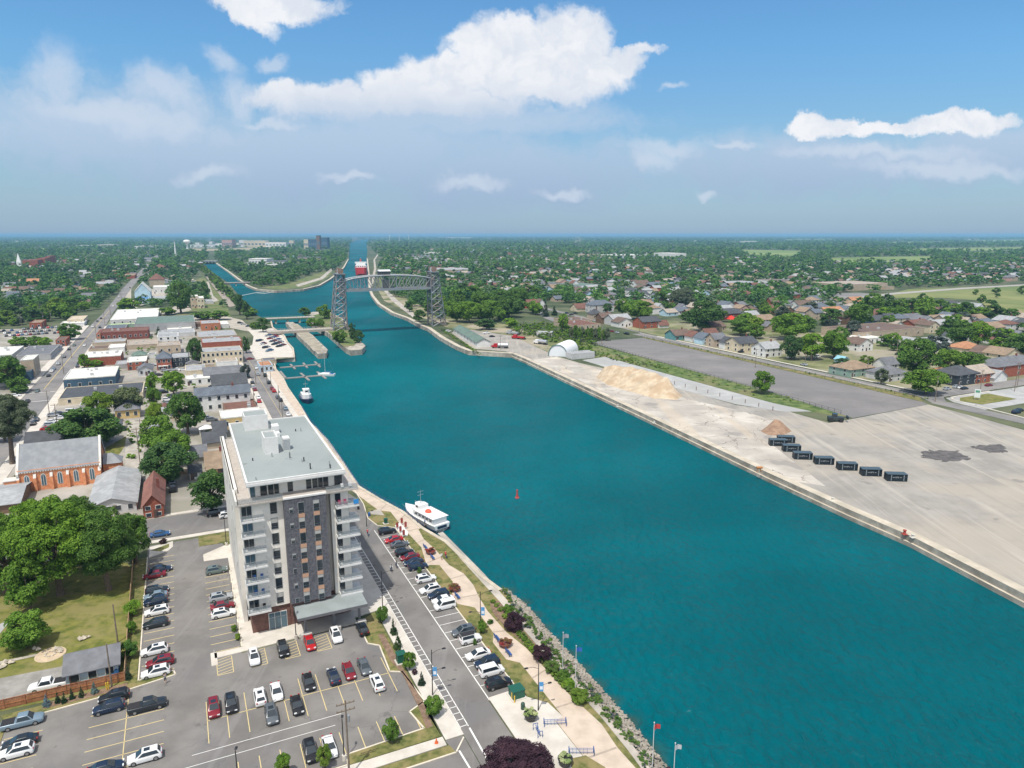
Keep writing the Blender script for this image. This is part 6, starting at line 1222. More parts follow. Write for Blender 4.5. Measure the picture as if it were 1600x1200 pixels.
row('in the lower middle row of the lot','the left','cars in the middle double row',[(424,1115,'suv','grey',S_),(464,1100,'sedan','black',S_),(589,1065,'suv','white',N_)])
row('in the bottom row under the utility pole','the left','cars in the bottom row',[(485,1172,'suv','black',S_),(515,1165,'sedan','white',S_)])
row('along the lower left double row','the top','cars in the lower left rows',[(178,1087,'suv','black',W_),(170,1104,'suv','navy',W_),(230,1101,'pickup','dark'),(226,1180,'suv','white',W_),(165,1198,'sedan','navy',E_)])
row('in the row at the lower left corner','the top','cars in the lower left rows',[(35,1126,'pickup','bluegrey',E_),(31,1157,'sedan','dark',W_),(25,1173,'suv','white',W_)])
put(spot(75,1069), W_+R(-3), 'pickup', 'white', 'white pickup truck on the driveway beside the blue grey cottage')
put(spot(250,833), E_, 'sedan', 'blue', 'dark blue sedan peeping out from the big trees by the street'); put(spot(337,801), E_, 'suv', 'black', 'black SUV on the side street left of the tower'); put(spot(356,804), E_, 'suv', 'white', 'white SUV on the side street half behind the tower')
row('in the riverside stalls','the top','cars in the riverside stalls',[(605,829,'suv','black',E_),(615,842,'sedan','red',W_),(624,849,'sedan','grey',E_),(632,862,'suv','black',E_),(640,869,'sedan','maroon',W_),(646,877,'sedan','navy',W_),(653,884,'suv','navy',E_),(665,903,'suv','white',E_),(672,920,'suv','white',W_),(685,928,'suv','navy',W_),(692,936,'sedan','white',W_),(695,945,'van','white',W_),(724,985,'suv','grey',W_),(735,997,'jeep','white',E_),(747,1021,'sedan','white',W_),(761,1034,'suv','navy',W_),(768,1047,'van','white',E_),(779,1066,'suv','black',E_)])
def cars(desc, group, L):
    for (x, y, k, c, *r) in L: put(spot(x, y), r[0] if r else N_, k, c, None, f'{CN.get(c,c)} {KN.get(k,k)} {desc}', group, False)
cars('on the waterfront street', 'cars on the waterfront street', [(420,597,'suv','dark'),(425,606,'sedan','maroon'),(428,610,'suv','red'),(434,620,'suv','grey'),(438,624,'sedan','dark'),(446,637,'sedan','bluegrey'),(450,646,'sedan','white'),(414,586,'van','dark'),(400,574,'sedan','white',S_),(403,584,'suv','silver'),(394,597,'sedan','dark'),(396,604,'sedan','silver'),(398,608,'suv','maroon'),(404,620,'sedan','white'),(405,626,'sedan','red'),(386,583,'suv','grey'),(388,588,'sedan','dark'),(391,560,'sedan','maroon',E_),(384,536,'sedan','dark'),(375,504,'suv','black',E_),(380,506,'sedan','silver',E_),(388,509,'sedan','navy',E_),(396,511,'sedan','dark',E_)])
cl_ = ['navy','silver','black','white','blue','grey','dark','red','maroon','bluegrey']
cars('on the white quay', 'cars parked on the white quay', [(404+5.2*i+3.2*j, 532+5.2*i-1.2*j, ('suv','sedan')[(i+j)%2], cl_[(i*3+j*5)%10], TH+R(40)) for i in range(4) for j in range(2)]+[(418+3.6*i+3.4*j, 524+4.4*i-1.2*j, ('sedan','suv')[(i*j)%2], cl_[(i*7+j*3+1)%10], TH+R(30)) for i in range(5) for j in range(4) if (i, j) != (4, 0)])
cars('on the main street', 'cars on the main street', [(100,557,'suv','grey'),(91,568,'suv','silver'),(81,579,'sedan','white'),(76,586,'sedan','dark'),(58,610,'sedan','greygreen',S_),(43,626,'sedan','black'),(121,572,'suv','navy'),(123,567,'sedan','dark'),(24,617,'sedan','white',E_),(31,613,'sedan','grey',E_),(52,661,'suv','black'),(132,539,'sedan','white'),(116,539,'sedan','greygreen'),(108,545,'suv','dark'),(145,510,'van','white'),(156,511,'suv','dark'),(177,478,'sedan','white'),(152,501,'sedan','grey'),(146,531,'sedan','silver'),(158,497,'sedan','black'),(170,470,'sedan','grey',S_),(203,449,'sedan','dark'),(84,576,'sedan','bluegrey'),(186,463,'sedan','white')])
cars('in the corner lot', 'cars in the corner lot', [(94,646,'suv','dark',E_),(83,648,'suv','silver',E_),(95,652,'sedan','white',E_),(81,658,'sedan','white',E_),(78,663,'suv','silver',E_),(73,669,'sedan','red',E_),(97,660,'sedan','dark',N_),(111,642,'van','white',E_),(119,664,'sedan','silver',E_),(57,655,'suv','navy',N_)])
cars('behind the shops', 'cars behind the downtown blocks', [(191,670,'sedan','black',E_),(331,655,'suv','grey',E_),(322,653,'pickup','silver',E_),(261,624,'suv','white',E_),(263,628,'sedan','silver',E_),(248,585,'sedan','black',E_),(278,576,'sedan','white',E_),(270,577,'sedan','silver',E_),(258,578,'suv','silver',E_),(224,604,'suv','white',E_),(227,609,'van','white',E_),(308,715,'sedan','bluegrey',E_),(269,752,'suv','silver',N_),(270,762,'pickup','black',N_),(255,612,'suv','black',E_),(267,622,'sedan','grey',E_),(238,570,'sedan','silver',E_),(286,577,'sedan','white',E_),(333,603,'sedan','black',E_)]+[(255+11*i, 522.5-.6*i, ('sedan','suv')[i%2], cl_[(i*3)%10], E_) for i in range(6)]+[(248+9*i, 515-.3*i, 'sedan', cl_[(i*7+2)%10], E_) for i in range(5)])
cars('in the crowded lot', 'cars in the crowded west lot', [(6+6.3*i+2*j, 516+4*j-.4*i+random.uniform(-.4,.4), ('sedan','suv')[(i+j)%2], cl_[(i*7+j*3)%10], N_) for j in range(3) for i in range(14) if random.random() < .85])
cars('on the far bank', 'cars on the far bank', [(760,520,'pickup','white',E_),(769,525,'sedan','black',E_),(701,517,'suv','white',E_),(979,521,'pickup','black',R(-60)),(964,519,'sedan','silver',R(-60)),(956,517,'sedan','maroon',R(-60)),(1256,569,'sedan','silver',N_),(1593,640,'sedan','dark',E_),(1588,643,'suv','navy',E_),(1158,549,'sedan','black',E_),(1236,558,'pickup','white',E_),(886,489,'suv','navy',E_),(893,491,'sedan','dark',E_),(899,489,'suv','black',E_),(1495,604,'suv','silver',E_),(1503,605,'sedan','white',E_),(1507,606,'sedan','dark',E_),(1277,557,'van','white',E_),(1480,607,'suv','silver',E_),(1545,601,'sedan','maroon',E_),(1000,441,'van','white',E_)])
# ================================================================ LAMPS, POLES
for i,(bx,by,ty,lb_) in enumerate([(751,989,925,'black twin armed street lamp on the riverside lawn, middle one'),(841,1111,1039,'black twin armed street lamp on the lawn above the blue bike rack'),(676,1087,1016,'black twin armed street lamp between lot and riverside road'),(598,951,893,'black street lamp at the right corner of the tower canopy'),(573,823,798,'black street lamp on the rounded lawn by the riverside road')]):
    p = G(bx,by); h = hgt(p,ty); street_lamp(p, h, [(R(20+180*(i==1)),1.7,h-.2),(R(200 if i==0 else 20),1.6,h*.55)] if i < 4 else [(R(20),1.2,h-.3)], i in (0,1,2), lb_)
for bx,by,ty,lb_ in [(538,1188,1124,'slim black lot lamp just left of the tall utility pole'),(373,1230,1174,'slim black lot lamp at the bottom edge of the lot'),(463,999,950,'slim black lot lamp beside the tower entrance'),(354,853,808,'slim black lot lamp on the grass left of the tower')]:
    p = G(bx,by); h = hgt(p,ty); street_lamp(p, h, [(R(100),.25,h)], False, lb_, base=True)
for bx,by,ty,cr,lb_ in [(546,1216,1094,(1,1),'tall grey wooden utility pole at the bottom of the lot'),(175,1074,1006,(),'grey pole leaning beside the cottage roof'),(184,1004,944,(),'slim grey pole on the mown lawn behind the cottage'),(91,677,631,(1,),'utility pole in the corner lot by the main street'),(222,752,668,(1,1),'utility pole beside the grey hall roof'),(223,700,655,(1,),'utility pole at the alley crossing'),(78,652,610,(1,),'utility pole on the main street kerb'),(320,640,615,(1,),'utility pole in front of the white terrace, left one'),(343,640,612,(1,),'utility pole in front of the white terrace, right one')]:
    p = G(bx,by); utility_pole(p, hgt(p,ty), cr, label=lb_)
for x,y,t_ in [(398,640,606),(400,600,572),(417,598,572),(424,606,580),(437,640,602),(442,660,628),(412,590,566),(381,558,532),(387,540,516)]: p = G(x,y); utility_pole(p, hgt(p,t_), (), desc='slender utility pole on the waterfront street')
for x,y,t_ in [(100,585,552),(112,560,533),(164,508,484),(173,494,470),(151,530,505),(70,520,488),(82,518,485),(35,515,490),(190,468,450)]: p = G(x,y); utility_pole(p, hgt(p,t_), (1,), desc='wooden utility pole along the main street')
for x,y,t_ in [(1461,628,587),(1530,622,578),(1585,612,566),(1589,606,566),(1354,590,560),(1258,566,548),(1267,565,546),(999,519,500),(940,538,505),(896,505,480),(1180,575,545),(1400,560,530),(782,546,524),(717,500,485),(701,498,484)]: p = G(x,y); utility_pole(p, hgt(p,t_), (1,), desc='utility pole on the far bank')
def flagpole(x, y, ty, col, lb_):
    p = G(x,y); h = hgt(p,ty); o = thing('flagpole', (p.x,p.y,.1), TH, lb_, 'flagpole'); b = MB(); b.tube((0,0,0),(0,0,h),.07,.04,8); b.ball((0,0,h),.1); b.build('pole', P('pole_white',(.65,.66,.68),.4,.3), o)
    b = MB(); z = h-.4; b.add([(.06,0,z),(.55,.12,z-.05),(1.0,-.05,z-.2),(1.0,-.05,z-.85),(.55,.12,z-.75),(.06,0,z-.75),(.06,.02,z),(.55,.14,z-.05),(1.0,-.03,z-.2),(1.0,-.03,z-.85),(.55,.14,z-.75),(.06,.02,z-.75)], [(0,1,4,5),(1,2,3,4),(6,11,10,7),(7,10,9,8)]); b.build('flag', P('flag_'+str(col), col, .8), o)
flagpole(879,1052,989,(.3,.32,.36),'white flagpole with a grey flag above the rocky shore'); flagpole(899,1078,1010,(.03,.12,.45),'white flagpole with a blue flag, right beside the grey flagged one'); flagpole(1019,1200,1130,(.5,.05,.05),'white flagpole with a red flag near the bottom of the shore'); flagpole(1052,1222,1162,(.5,.5,.52),'white flagpole at the bottom edge of the shore')
# ================================================================ STREET FURNITURE
def bench(p, rz, lb_):
    o = thing('park_bench', (p.x,p.y,.15), rz, lb_, 'bench'); b = MB(); [b.box(-.9,-.25+.17*k,.42,.9,-.12+.17*k,.46) for k in range(3)]; b.build('seat', blue_m, o); b = MB(); [b.box(-.9,.27,.55+.16*k,.9,.31,.67+.16*k) for k in range(3)]; b.build('backrest', blue_m, o)
    for x in (-.75,.7): b = MB(); b.box(x,-.25,0,x+.06,-.19,.42); b.box(x,.24,0,x+.06,.3,1.0); b.build('leg', blue_m, o)
def planter(p, r, lb_, fl, bowl=None, h=.7):
    o = thing('flower_planter', (p.x,p.y,.15), 0, lb_, 'planter'); b = MB(); b.lathe([(r*.6,0),(r*.95,h*.8),(r,h),(r*.85,h),(r*.8,h-.1),(0,h-.1)],14); b.build('bowl', bowl or P('pot_black',(.03,.03,.03),.6), o)
    v = crown_np(RNG, 500, clumps=14, size=.1); m_ = quads_mesh('flowers', v, fl); q = link('flowers', m_, o); q.location = (0,0,h+.15); q.scale = (r*1.15,r*1.15,.45)
fl_red = leaf_mat('flowers_red', (.28,.03,.04), (.12,.10,.03), .05); fl_pale = leaf_mat('flowers_pale', (.22,.30,.10), (.45,.48,.25), .05); fl_yel = leaf_mat('flowers_yellow', (.45,.36,.02), (.28,.30,.04), .05)
for (x,y),w_ in zip([(673,866),(711,924),(789,1011)], ['farthest','middle','nearest']): planter(G(x,y), 1.15, f'round planter of red flowers on the promenade, {w_} of three', fl_red, P('pot_rust',(.16,.06,.05),.7))
planter(G(829,1126), 1.05, 'large black pot of pale green flowers on the plaza', fl_pale, h=1.1); planter(G(883,1197), 1.05, 'black pot of pale green flowers at the bottom edge', fl_pale, h=1.1)
for (x,y),w_ in zip([(665,858),(676,874),(715,935),(777,1001),(795,1024)], ['above the farthest round planter','below the farthest round planter','below the middle round planter','above the nearest round planter','below the nearest round planter']): bench(G(x,y), TH+R(90), 'blue bench '+w_)
for i,(x,y) in enumerate([(621,828),(628,821),(634,827),(626,834),(631,840)]):
    p = G(x,y); o = thing('banner_post', (p.x,p.y,.15), TH, f"rust red banner post, {ORD[i]} from the left around the white steps" if i < 0 else ['rust red post at the upper left of the white steps','rust red post at the very top of the white steps','rust red post right of the white steps','rust red post at the lower left of the white steps','rust red post at the foot of the white steps'][i], 'post'); b = MB(); b.tube((0,0,0),(0,0,1.9),.06,.06,6); b.build('pole', pole_d, o); b = MB(); b.box(-.28,-.08,.5,.28,.08,1.75); b.build('panel', P('panel_rust',(.30,.05,.04),.7), o)
pave(GP([(617,823),(625,818),(638,833),(637,838),(629,839)]), P('steps_white',(.66,.65,.63),.7), .3, 'steps', 'white steps down to the riverside stalls')
def gbox(x, y, w, d, h, rz, lb_, base=True):
    p = G(x,y); o = thing('utility_box', (p.x,p.y,.1), rz, lb_, 'utility box'); b = MB(); b.box(0,0,.15,w,d,h); b.build('cabinet', green_b, o, bevel=.06); b = MB(); b.box(-.25,-.25,-.1,w+.25,d+.25,.15); b.build('base', conc, o); b = MB(); b.box(-.06,-.06,h,w+.06,d+.06,h+.12); b.build('lid', green_b, o)
gbox(802,1097,2.0,1.8,1.4,TH,'big green utility box at the end of the riverside stalls'); gbox(622,1040,1.4,1.3,1.6,TH,'tall green utility box in the mulch beside the lot'); gbox(601,820,.8,.8,1.2,TH,'small green utility box behind the topmost riverside car')
def rack(x, y, rz, L, lb_):
    p = G(x,y); o = thing('bike_rack', (p.x,p.y,.15), rz, lb_, 'bike rack')
    for k in (0, L): b = MB(); b.path([(k,-.35,0),(k,-.35,1.0),(k,.35,1.0),(k,.35,0)],[.05]*4,5); b.build('end_frame', blue_m, o)
    for z in (.35,.7,.95): b = MB(); b.tube((0,0,z),(L,0,z),.035,.035,5); b.build('rail', blue_m, o)
    for k in range(1,int(L/.5)): b = MB(); b.tube((k*.5,0,.1),(k*.5,0,.95),.02,.02,4); b.build('bar', blue_m, o)
rack(850,1135,TH-R(22),3.2,'blue bike rack beside the pot of pale flowers'); rack(889,1180,TH-R(25),3.4,'blue bike rack at the bottom of the promenade'); rack(844,1154,TH+R(85),1.8,'short blue bike rack above the purple tree')
def post1(x, y, h, m_, lb_, r=.1, name='bollard', cat='bollard'):
    p = G(x,y); b = MB(); b.tube((0,0,0),(0,0,h),r,r,10); b.ball((0,0,h),r,r,r*.6,10,4,half=True); o = b.build(name, m_); o.location = (p.x,p.y,.05); tag(o, lb_, cat)
yel = P('bollard_yellow',(.62,.40,.04),.5)
post1(167,1079,1.3,yel,'yellow bollard by the wooden fence, left one'); post1(170,1078,1.3,yel,'yellow bollard by the wooden fence, right one'); post1(800,1094,1.2,yel,'yellow bollard left of the big green utility box'); post1(804,1099,1.2,yel,'yellow bollard in front of the big green utility box')
post1(817,1109,1.0,P('bin_dark',(.03,.07,.05),.6),'dark litter bin on the pale plaza',.32,'litter_bin','litter bin'); post1(577,807,.9,blue_m,'blue litter bin on the paved square of the round lawn',.3,'litter_bin','litter bin'); post1(560,796,.9,P('bin_black',(.02,.02,.02),.6),'black litter bin at the edge of the round lawn',.3,'litter_bin','litter bin')
post1(335,1024,.9,P('post_white',(.6,.6,.6),.5),'thin pale sign post at the kerb end by the tower column',.05,'sign_post','post')
for i in range(8):
    bx, ay = 4.35, 121+4.1*i; p = T(bx, ay); b = MB(); b.tube((0,0,0),(0,0,1.5),.04,.04,6); b.box(-.2,-.02,1.0,.2,.02,1.5); o = b.build('sign_post', pole_d); o.location = p+Vector((0,0,.12)); o.rotation_euler = (0,0,TH+R(90)); tag(o, f'small dark parking sign beside the tower, {ORD[i]} from the entrance corner', 'sign', 'parking signs along the tower wall')
def cone(x, y, lb_): p = G(x,y); b = MB(); b.lathe([(.22,0),(.05,.7),(0,.7)],10); b.box(-.25,-.25,0,.25,.25,.05); o = b.build('traffic_cone', P('cone_orange',(.6,.12,.03),.5)); o.location = (p.x,p.y,.14); tag(o, lb_, 'cone')
cone(682,1162,'orange traffic cone on the pavement below the lot')
# fire pit circle, stones, garden pieces on the mown lawn
p = G(79,1023); o = thing('fire_pit', (p.x,p.y,.06), 0, 'round sandy fire pit ringed with stones on the mown lawn', 'fire pit'); b = MB(); b.lathe([(0,.06),(2.3,.06),(2.35,0)],24); b.build('sand_bed', M('pit_sand',(.50,.40,.28),.95,.1,1), o)
st_ = M('field_stone',(.45,.40,.33),.9,.2,1)
for i in range(11): a = 6.28*i/11; b = MB(); b.rock((0,0,0),.22); q = b.build('stone', st_, o); q.location = (.8*math.cos(a),.8*math.sin(a),.15)
for i in range(4): b = MB(); b.rock((0,0,0),.5); q = b.build('boulder', st_, o); q.location = (1.5*math.cos(.4+.4*i),1.5*math.sin(.4+.4*i),.25)
for (x,y,lb_) in ((131,998,'driftwood sculpture lying on the mown lawn'),(60,1015,'pale flat stones beside the fire pit'),(15,1036,'standing pale boulder at the left end of the garden path'),(5,1042,'reddish stones at the left edge of the lawn')):
    p = G(x,y); b = MB(); [b.rock((random.uniform(-.8,.8),random.uniform(-.5,.5),.25),random.uniform(.25,.55)) for _ in range(5)]; [b.tube((0,0,.3),(random.uniform(-1,1),random.uniform(-.7,.7),random.uniform(.1,.6)),.08,.03,5) for _ in range(4 if 'drift' in lb_ else 0)]; o = b.build('garden_stone', st_); o.location = (p.x,p.y,.05); tag(o, lb_, 'stone')
sheet('path', GP([(0,1034),(58,1022),(59,1025),(0,1038)]), conc2, .07, 'thin garden path')
p = G(186,1056); b = MB(); b.box(0,0,0,2.2,1.0,1.1); b.box(.1,.1,1.1,2.1,.9,1.25); o = b.build('storage_bin', P('tarp_blue',(.04,.14,.34),.6)); o.location = (p.x,p.y,.05); o.rotation_euler = (0,0,TH+R(90)); tag(o, 'blue covered bin between cottage and wooden fence', 'bin')
# business sign at the junction
p = G(1526,625); o = thing('roadside_sign', (p.x,p.y,.1), R(-30), 'white upright roadside sign on the corner grass', 'sign'); b = MB(); b.box(-1.1,-.15,1.0,1.1,.15,4.6,0); b.build('panel', P('sign_white',(.68,.72,.72),.5), o); b = MB(); b.box(-.8,-.18,3.2,.8,-.151,4.2); b.build('panel_mark', P('sign_green',(.1,.3,.2),.5), o)
for x in (-.7,.7): b = MB(); b.tube((x,0,0),(x,0,1.0),.12,.12,6); b.build('post', pole_g, o)
# ================================================================ PEOPLE AND BICYCLES
def person_mesh(pose, shirt, legs):
    P_ = dict(pel=(0,0,.95), ch=(0,0,1.3), nk=(0,0,1.5), hd=(0,0,1.60), tp=(0,0,1.72)); walk = pose != 'ride'
    if walk: L = {'lk':(.10,.12,.52),'lf':(.10,.05,.07),'lt':(.10,.22,.03),'rk':(-.10,-.02,.5),'rf':(-.10,-.22,.1),'rt':(-.10,-.08,.03),'le':(.27,-.05,1.18),'lh':(.27,.12,.95),'re':(-.27,.03,1.18),'rh':(-.27,-.12,.95)}
    else: P_.update(ch=(0,.2,1.26), nk=(0,.32,1.42), hd=(0,.38,1.52), tp=(0,.42,1.64)); L = {'lk':(.12,.38,.78),'lf':(.12,.25,.32),'lt':(.12,.4,.28),'rk':(-.12,.34,.62),'rf':(-.12,.05,.22),'rt':(-.12,.2,.18),'le':(.25,.42,1.12),'lh':(.22,.68,1.05),'re':(-.25,.42,1.12),'rh':(-.22,.68,1.05)}
    P_.update(L); ch = Vector(P_['ch']); nk = Vector(P_['nk']); P_['ls'] = tuple(nk+Vector((.17,0,-.08))); P_['rs'] = tuple(nk+Vector((-.17,0,-.08))); pe = Vector(P_['pel']); P_['lp'] = tuple(pe+Vector((.09,0,-.05))); P_['rp'] = tuple(pe+Vector((-.09,0,-.05)))
    rad = dict(pel=.14,ch=.15,nk=.06,hd=.095,tp=.08,ls=.065,rs=.065,le=.045,re=.045,lh=.03,rh=.03,lp=.1,rp=.1,lk=.065,rk=.065,lf=.042,rf=.042,lt=.03,rt=.03)
    ks = list(P_); ed = [('pel','ch'),('ch','nk'),('nk','hd'),('hd','tp'),('ch','ls'),('ls','le'),('le','lh'),('ch','rs'),('rs','re'),('re','rh'),('pel','lp'),('lp','lk'),('lk','lf'),('lf','lt'),('pel','rp'),('rp','rk'),('rk','rf'),('rf','rt')]
    me = bpy.data.meshes.new('p'); me.from_pydata([P_[k] for k in ks], [(ks.index(a), ks.index(b)) for a, b in ed], []); o = bpy.data.objects.new('p', me); COL.objects.link(o)
    md = o.modifiers.new('s', 'SKIN'); sk = me.skin_vertices[0].data if me.skin_vertices else None
    if sk is None:
        bm = bmesh.new(); bm.from_mesh(me); ly = bm.verts.layers.skin.verify(); bm.verts.ensure_lookup_table()
        for i, k in enumerate(ks): bm.verts[i][ly].radius = (rad[k], rad[k]); bm.verts[i][ly].use_root = (k == 'pel')
        bm.to_mesh(me); bm.free()
    else:
        for i, k in enumerate(ks): sk[i].radius = (rad[k], rad[k]); sk[i].use_root = k == 'pel'
    o.modifiers.new('u', 'SUBSURF').levels = 1; dg = bpy.context.evaluated_depsgraph_get(); m2 = bpy.data.meshes.new_from_object(o.evaluated_get(dg)); bpy.data.objects.remove(o)
    m2.materials.clear(); [m2.materials.append(x) for x in (P('skin',(.5,.3,.2),.6), P('cloth_'+shirt, {'red':(.45,.03,.05),'white':(.65,.65,.66),'blue':(.05,.12,.35),'grey':(.2,.2,.22)}[shirt], .8), P('cloth_l'+legs, {'dark':(.03,.03,.05),'tan':(.3,.24,.16),'red':(.35,.03,.04)}[legs], .8))]
    for f in m2.polygons:
        c = f.center; f.use_smooth = True; head = (c-Vector(P_['hd'])).length < .2
        f.material_index = 0 if head or c.z > nk.z+.02 else (1 if c.z > pe.z+.02 and (abs(c.x) < .3) else (2 if c.z > .45 else 0))
    m2.name = 'person'; return m2, Vector(P_['tp'])
def person(x, y, rz, pose, shirt, legs, lb_, bike=False):
    p = G(x,y); me, tp = person_mesh(pose, shirt, legs); o = link('person', me); o.location = (p.x,p.y,.2 if not bike else .15); o.rotation_euler = (0,0,rz); tag(o, lb_, 'person'); b = MB(); b.ball(tuple(tp+Vector((0,-.02,-.02))),.1,.1,.08,8,5); b.build('hair', P('hair_brown',(.06,.035,.02),.7), o)
    if bike:
        k = thing('bicycle', (p.x,p.y,.12), rz, lb_.split(' riding')[0].replace('person','bicycle ridden by the person'), 'bicycle'); 
        for yy in (-.45,.6):
            b = MB(); n = 14; b.path([(0,yy+.34*math.cos(6.283*i/n),.35+.34*math.sin(6.283*i/n)) for i in range(n+1)],[.025]*(n+1),4); b.build('wheel', tyre_m, k)
        b = MB(); [b.tube(a,c,.025,.025,5) for a,c in (((0,-.45,.35),(0,0,.35)),((0,0,.35),(0,-.12,.85)),((0,-.12,.8),(0,.45,.85)),((0,0,.35),(0,.45,.85)),((0,.6,.35),(0,.45,1.0)),((0,-.45,.35),(0,-.12,.8)))]; b.build('frame', blue_m, k); b = MB(); b.tube((-.25,.5,1.02),(.25,.5,1.02),.02,.02,5); b.build('handlebar', pole_d, k); b = MB(); b.box(-.07,-.25,.86,.07,.05,.9); b.build('saddle', pole_d, k)
person(575,838,N_-R(90),'ride','red','dark','person in a red shirt riding on the riverside road',True)
person(611,893,S_-R(90),'ride','white','dark','person in white riding down the riverside road',True); person(619,887,S_-R(90),'ride','grey','dark','person in grey riding behind the one in white',True)
person(697,873,N_-R(90),'ride','red','red','person in red riding on the promenade beside the farthest planter',True); person(690,876,N_-R(90),'walk','white','tan','person in white walking next to the promenade cyclist')
person(259,1069,E_,'walk','grey','dark','person in grey standing at the tip of the grass strip in the lot'); person(664,822,N_,'walk','blue','dark','person in blue at the gangway of the cruise boat')
# ================================================================ TREES placed one by one
tt = tpx
tt(95,930,120,775,'green','hero',label='huge spreading green tree on the lawn at the left, biggest of all',low=.18); tt(170,922,96,792,'green','hero',label='large green tree right of the biggest tree, over the parking column',low=.2)
tt(10,925,84,800,'green','hero',label='big green tree cut by the left edge beside the biggest tree'); tt(128,880,80,772,'green','hero',label='tall green crown behind the two biggest trees'); tt(48,955,60,868,'green','big',label='lower green tree in front of the biggest tree'); tt(213,880,48,800,'green','big',label='outer green tree nearest the brick house and the street'); tt(60,890,84,778,'green','hero',label='green tree top rising over the left hall')
tt(20,725,70,615,'grey','hero',label='tall open tree at the left edge beside the main street',low=.35); tt(140,700,88,636,'dark','big',label='wide dark tree behind the church'); tt(120,690,50,650,'green','big',label='green tree left of the wide dark tree behind the church'); tt(168,690,40,652,'green','big',label='green tree right of the wide dark tree behind the church')
tt(159,655,42,612,'light','big',label='bright yellow green tree beside the yellow house'); tt(201,648,46,604,'grey','big',label='grey green tree behind the yellow house'); tt(238,612,18,582,'green','mid',label='narrow green tree in the alley row, farthest'); tt(241,635,22,604,'green','big',label='narrow green tree in the alley row, middle'); tt(243,660,24,628,'light','big',label='yellow green tree in the alley row, nearest')
tt(247,708,56,648,'green','big',label='big green tree in the alley clump, farthest of three'); tt(270,728,58,672,'green','big',label='big green tree in the alley clump, middle of three'); tt(262,755,74,692,'dark','big',label='big dark tree in the alley clump just above the brick house')
tt(294,678,50,612,'dark','big',label='dark round tree beside the white terrace'); tt(332,800,58,734,'dark','big',label='round dense green tree immediately left of the tower'); tt(272,618,34,579,'green','big',label='green tree in the car yard behind the terrace'); tt(307,570,21,528,'dark','big',label='upright dark tree left of the cream bank',low=.05)
tt(385,552,13,526,'dark','mid',label='small dark street tree in front of the cream bank'); tt(384,592,14,568,'grey','mid',label='brownish street tree beside the grey gabled building'); tt(110,531,32,505,'green','mid',label='round green tree beside the crowded car lot'); tt(132,575,15,553,'green','mid',label='street tree at the corner of the long red brick building')
for i,(x,y,w,t_) in enumerate([(25,540,22,526),(40,541,24,526),(56,542,24,525),(72,543,22,527)]): tt(x,y,w,t_,'green','mid',label=f'low green tree in the hedge row by the car lot, {ORD[i]} from the left')
tt(200,487,30,466,'green','mid',label='round green tree by the wide white roofed shop'); tt(283,490,34,440,'green','big',label='tall green tree left of the brick tower building'); tt(262,492,28,480,'green','mid'); tt(318,500,36,486,'green','mid'); tt(342,500,30,485,'green','mid'); tt(320,468,15,440,'dark','mid',label='tall dark tree at the sandy path by the old canal'); tt(12,600,44,556,'dark','big',label='dark tree at the left edge below the white roofed block'); tt(30,612,30,588,'green','mid')
tt(8,690,40,640,'dark','big',label='dark lower tree behind the tall open tree'); tt(30,615,24,602,'green','mid'); tt(248,523,10,510,'conifer','mid',label='small dark conifer in the back car yard'); tt(150,573,20,562,'green','mid')
tt(40,1012,66,952,'green','big',label='bushy green tree alone on the left lawn',low=.05)
for x,y,w,t_,k,lb_ in ((209,962,24,936,'green','round green tree on the fence strip, farthest'),(207,992,14,970,'green','narrow green tree on the fence strip'),(203,1028,26,1000,'dark','green tree beside the blue grey cottage'),(201,1062,11,1040,'conifer','upright conifer at the corner of the wooden fence'),
   (598,973,19,946,'green','small tree on the planted strip, nearest the canopy'),(615,992,12,966,'conifer','slim conifer in the planted strip, first of three'),(622,1014,14,988,'conifer','slim conifer in the planted strip, second of three'),(640,1047,20,1018,'green','small green tree right of the tall green box'),(659,1071,13,1049,'conifer','slim conifer in the planted strip, third of three'),(678,1120,27,1086,'green','green tree at the lower end of the planted strip'),
   (612,1161,24,1120,'green','green tree at the bottom right corner of the lot'),(444,1213,22,1176,'green','small tree at the bottom edge under the lot lamp'),(508,1200,22,1163,'light','yellow green tree in front of the white sedan'),(753,990,13,968,'green','young tree beside the middle riverside lamp')): tt(x,y,w,t_,k,'big',label=lb_,low=.12)
for i,(x,y) in enumerate([(91,1099),(101,1099),(113,1093),(128,1090)]): tt(x,y,9,y-18,'conifer','big',label=f'little cone shaped conifer below the wooden fence, {ORD[i]} from the left')
tt(73,1104,14,1090,'blue','big',label='small blue spruce below the wooden fence, left one'); tt(148,1084,13,1068,'blue','big',label='small blue spruce below the wooden fence, right one')
p = G(803,1236); tree(p, 4.7, hgt(p+Vector((0,1.5,0)),1158), 'purple','hero',label='large purple leaved tree at the bottom edge',low=.12)
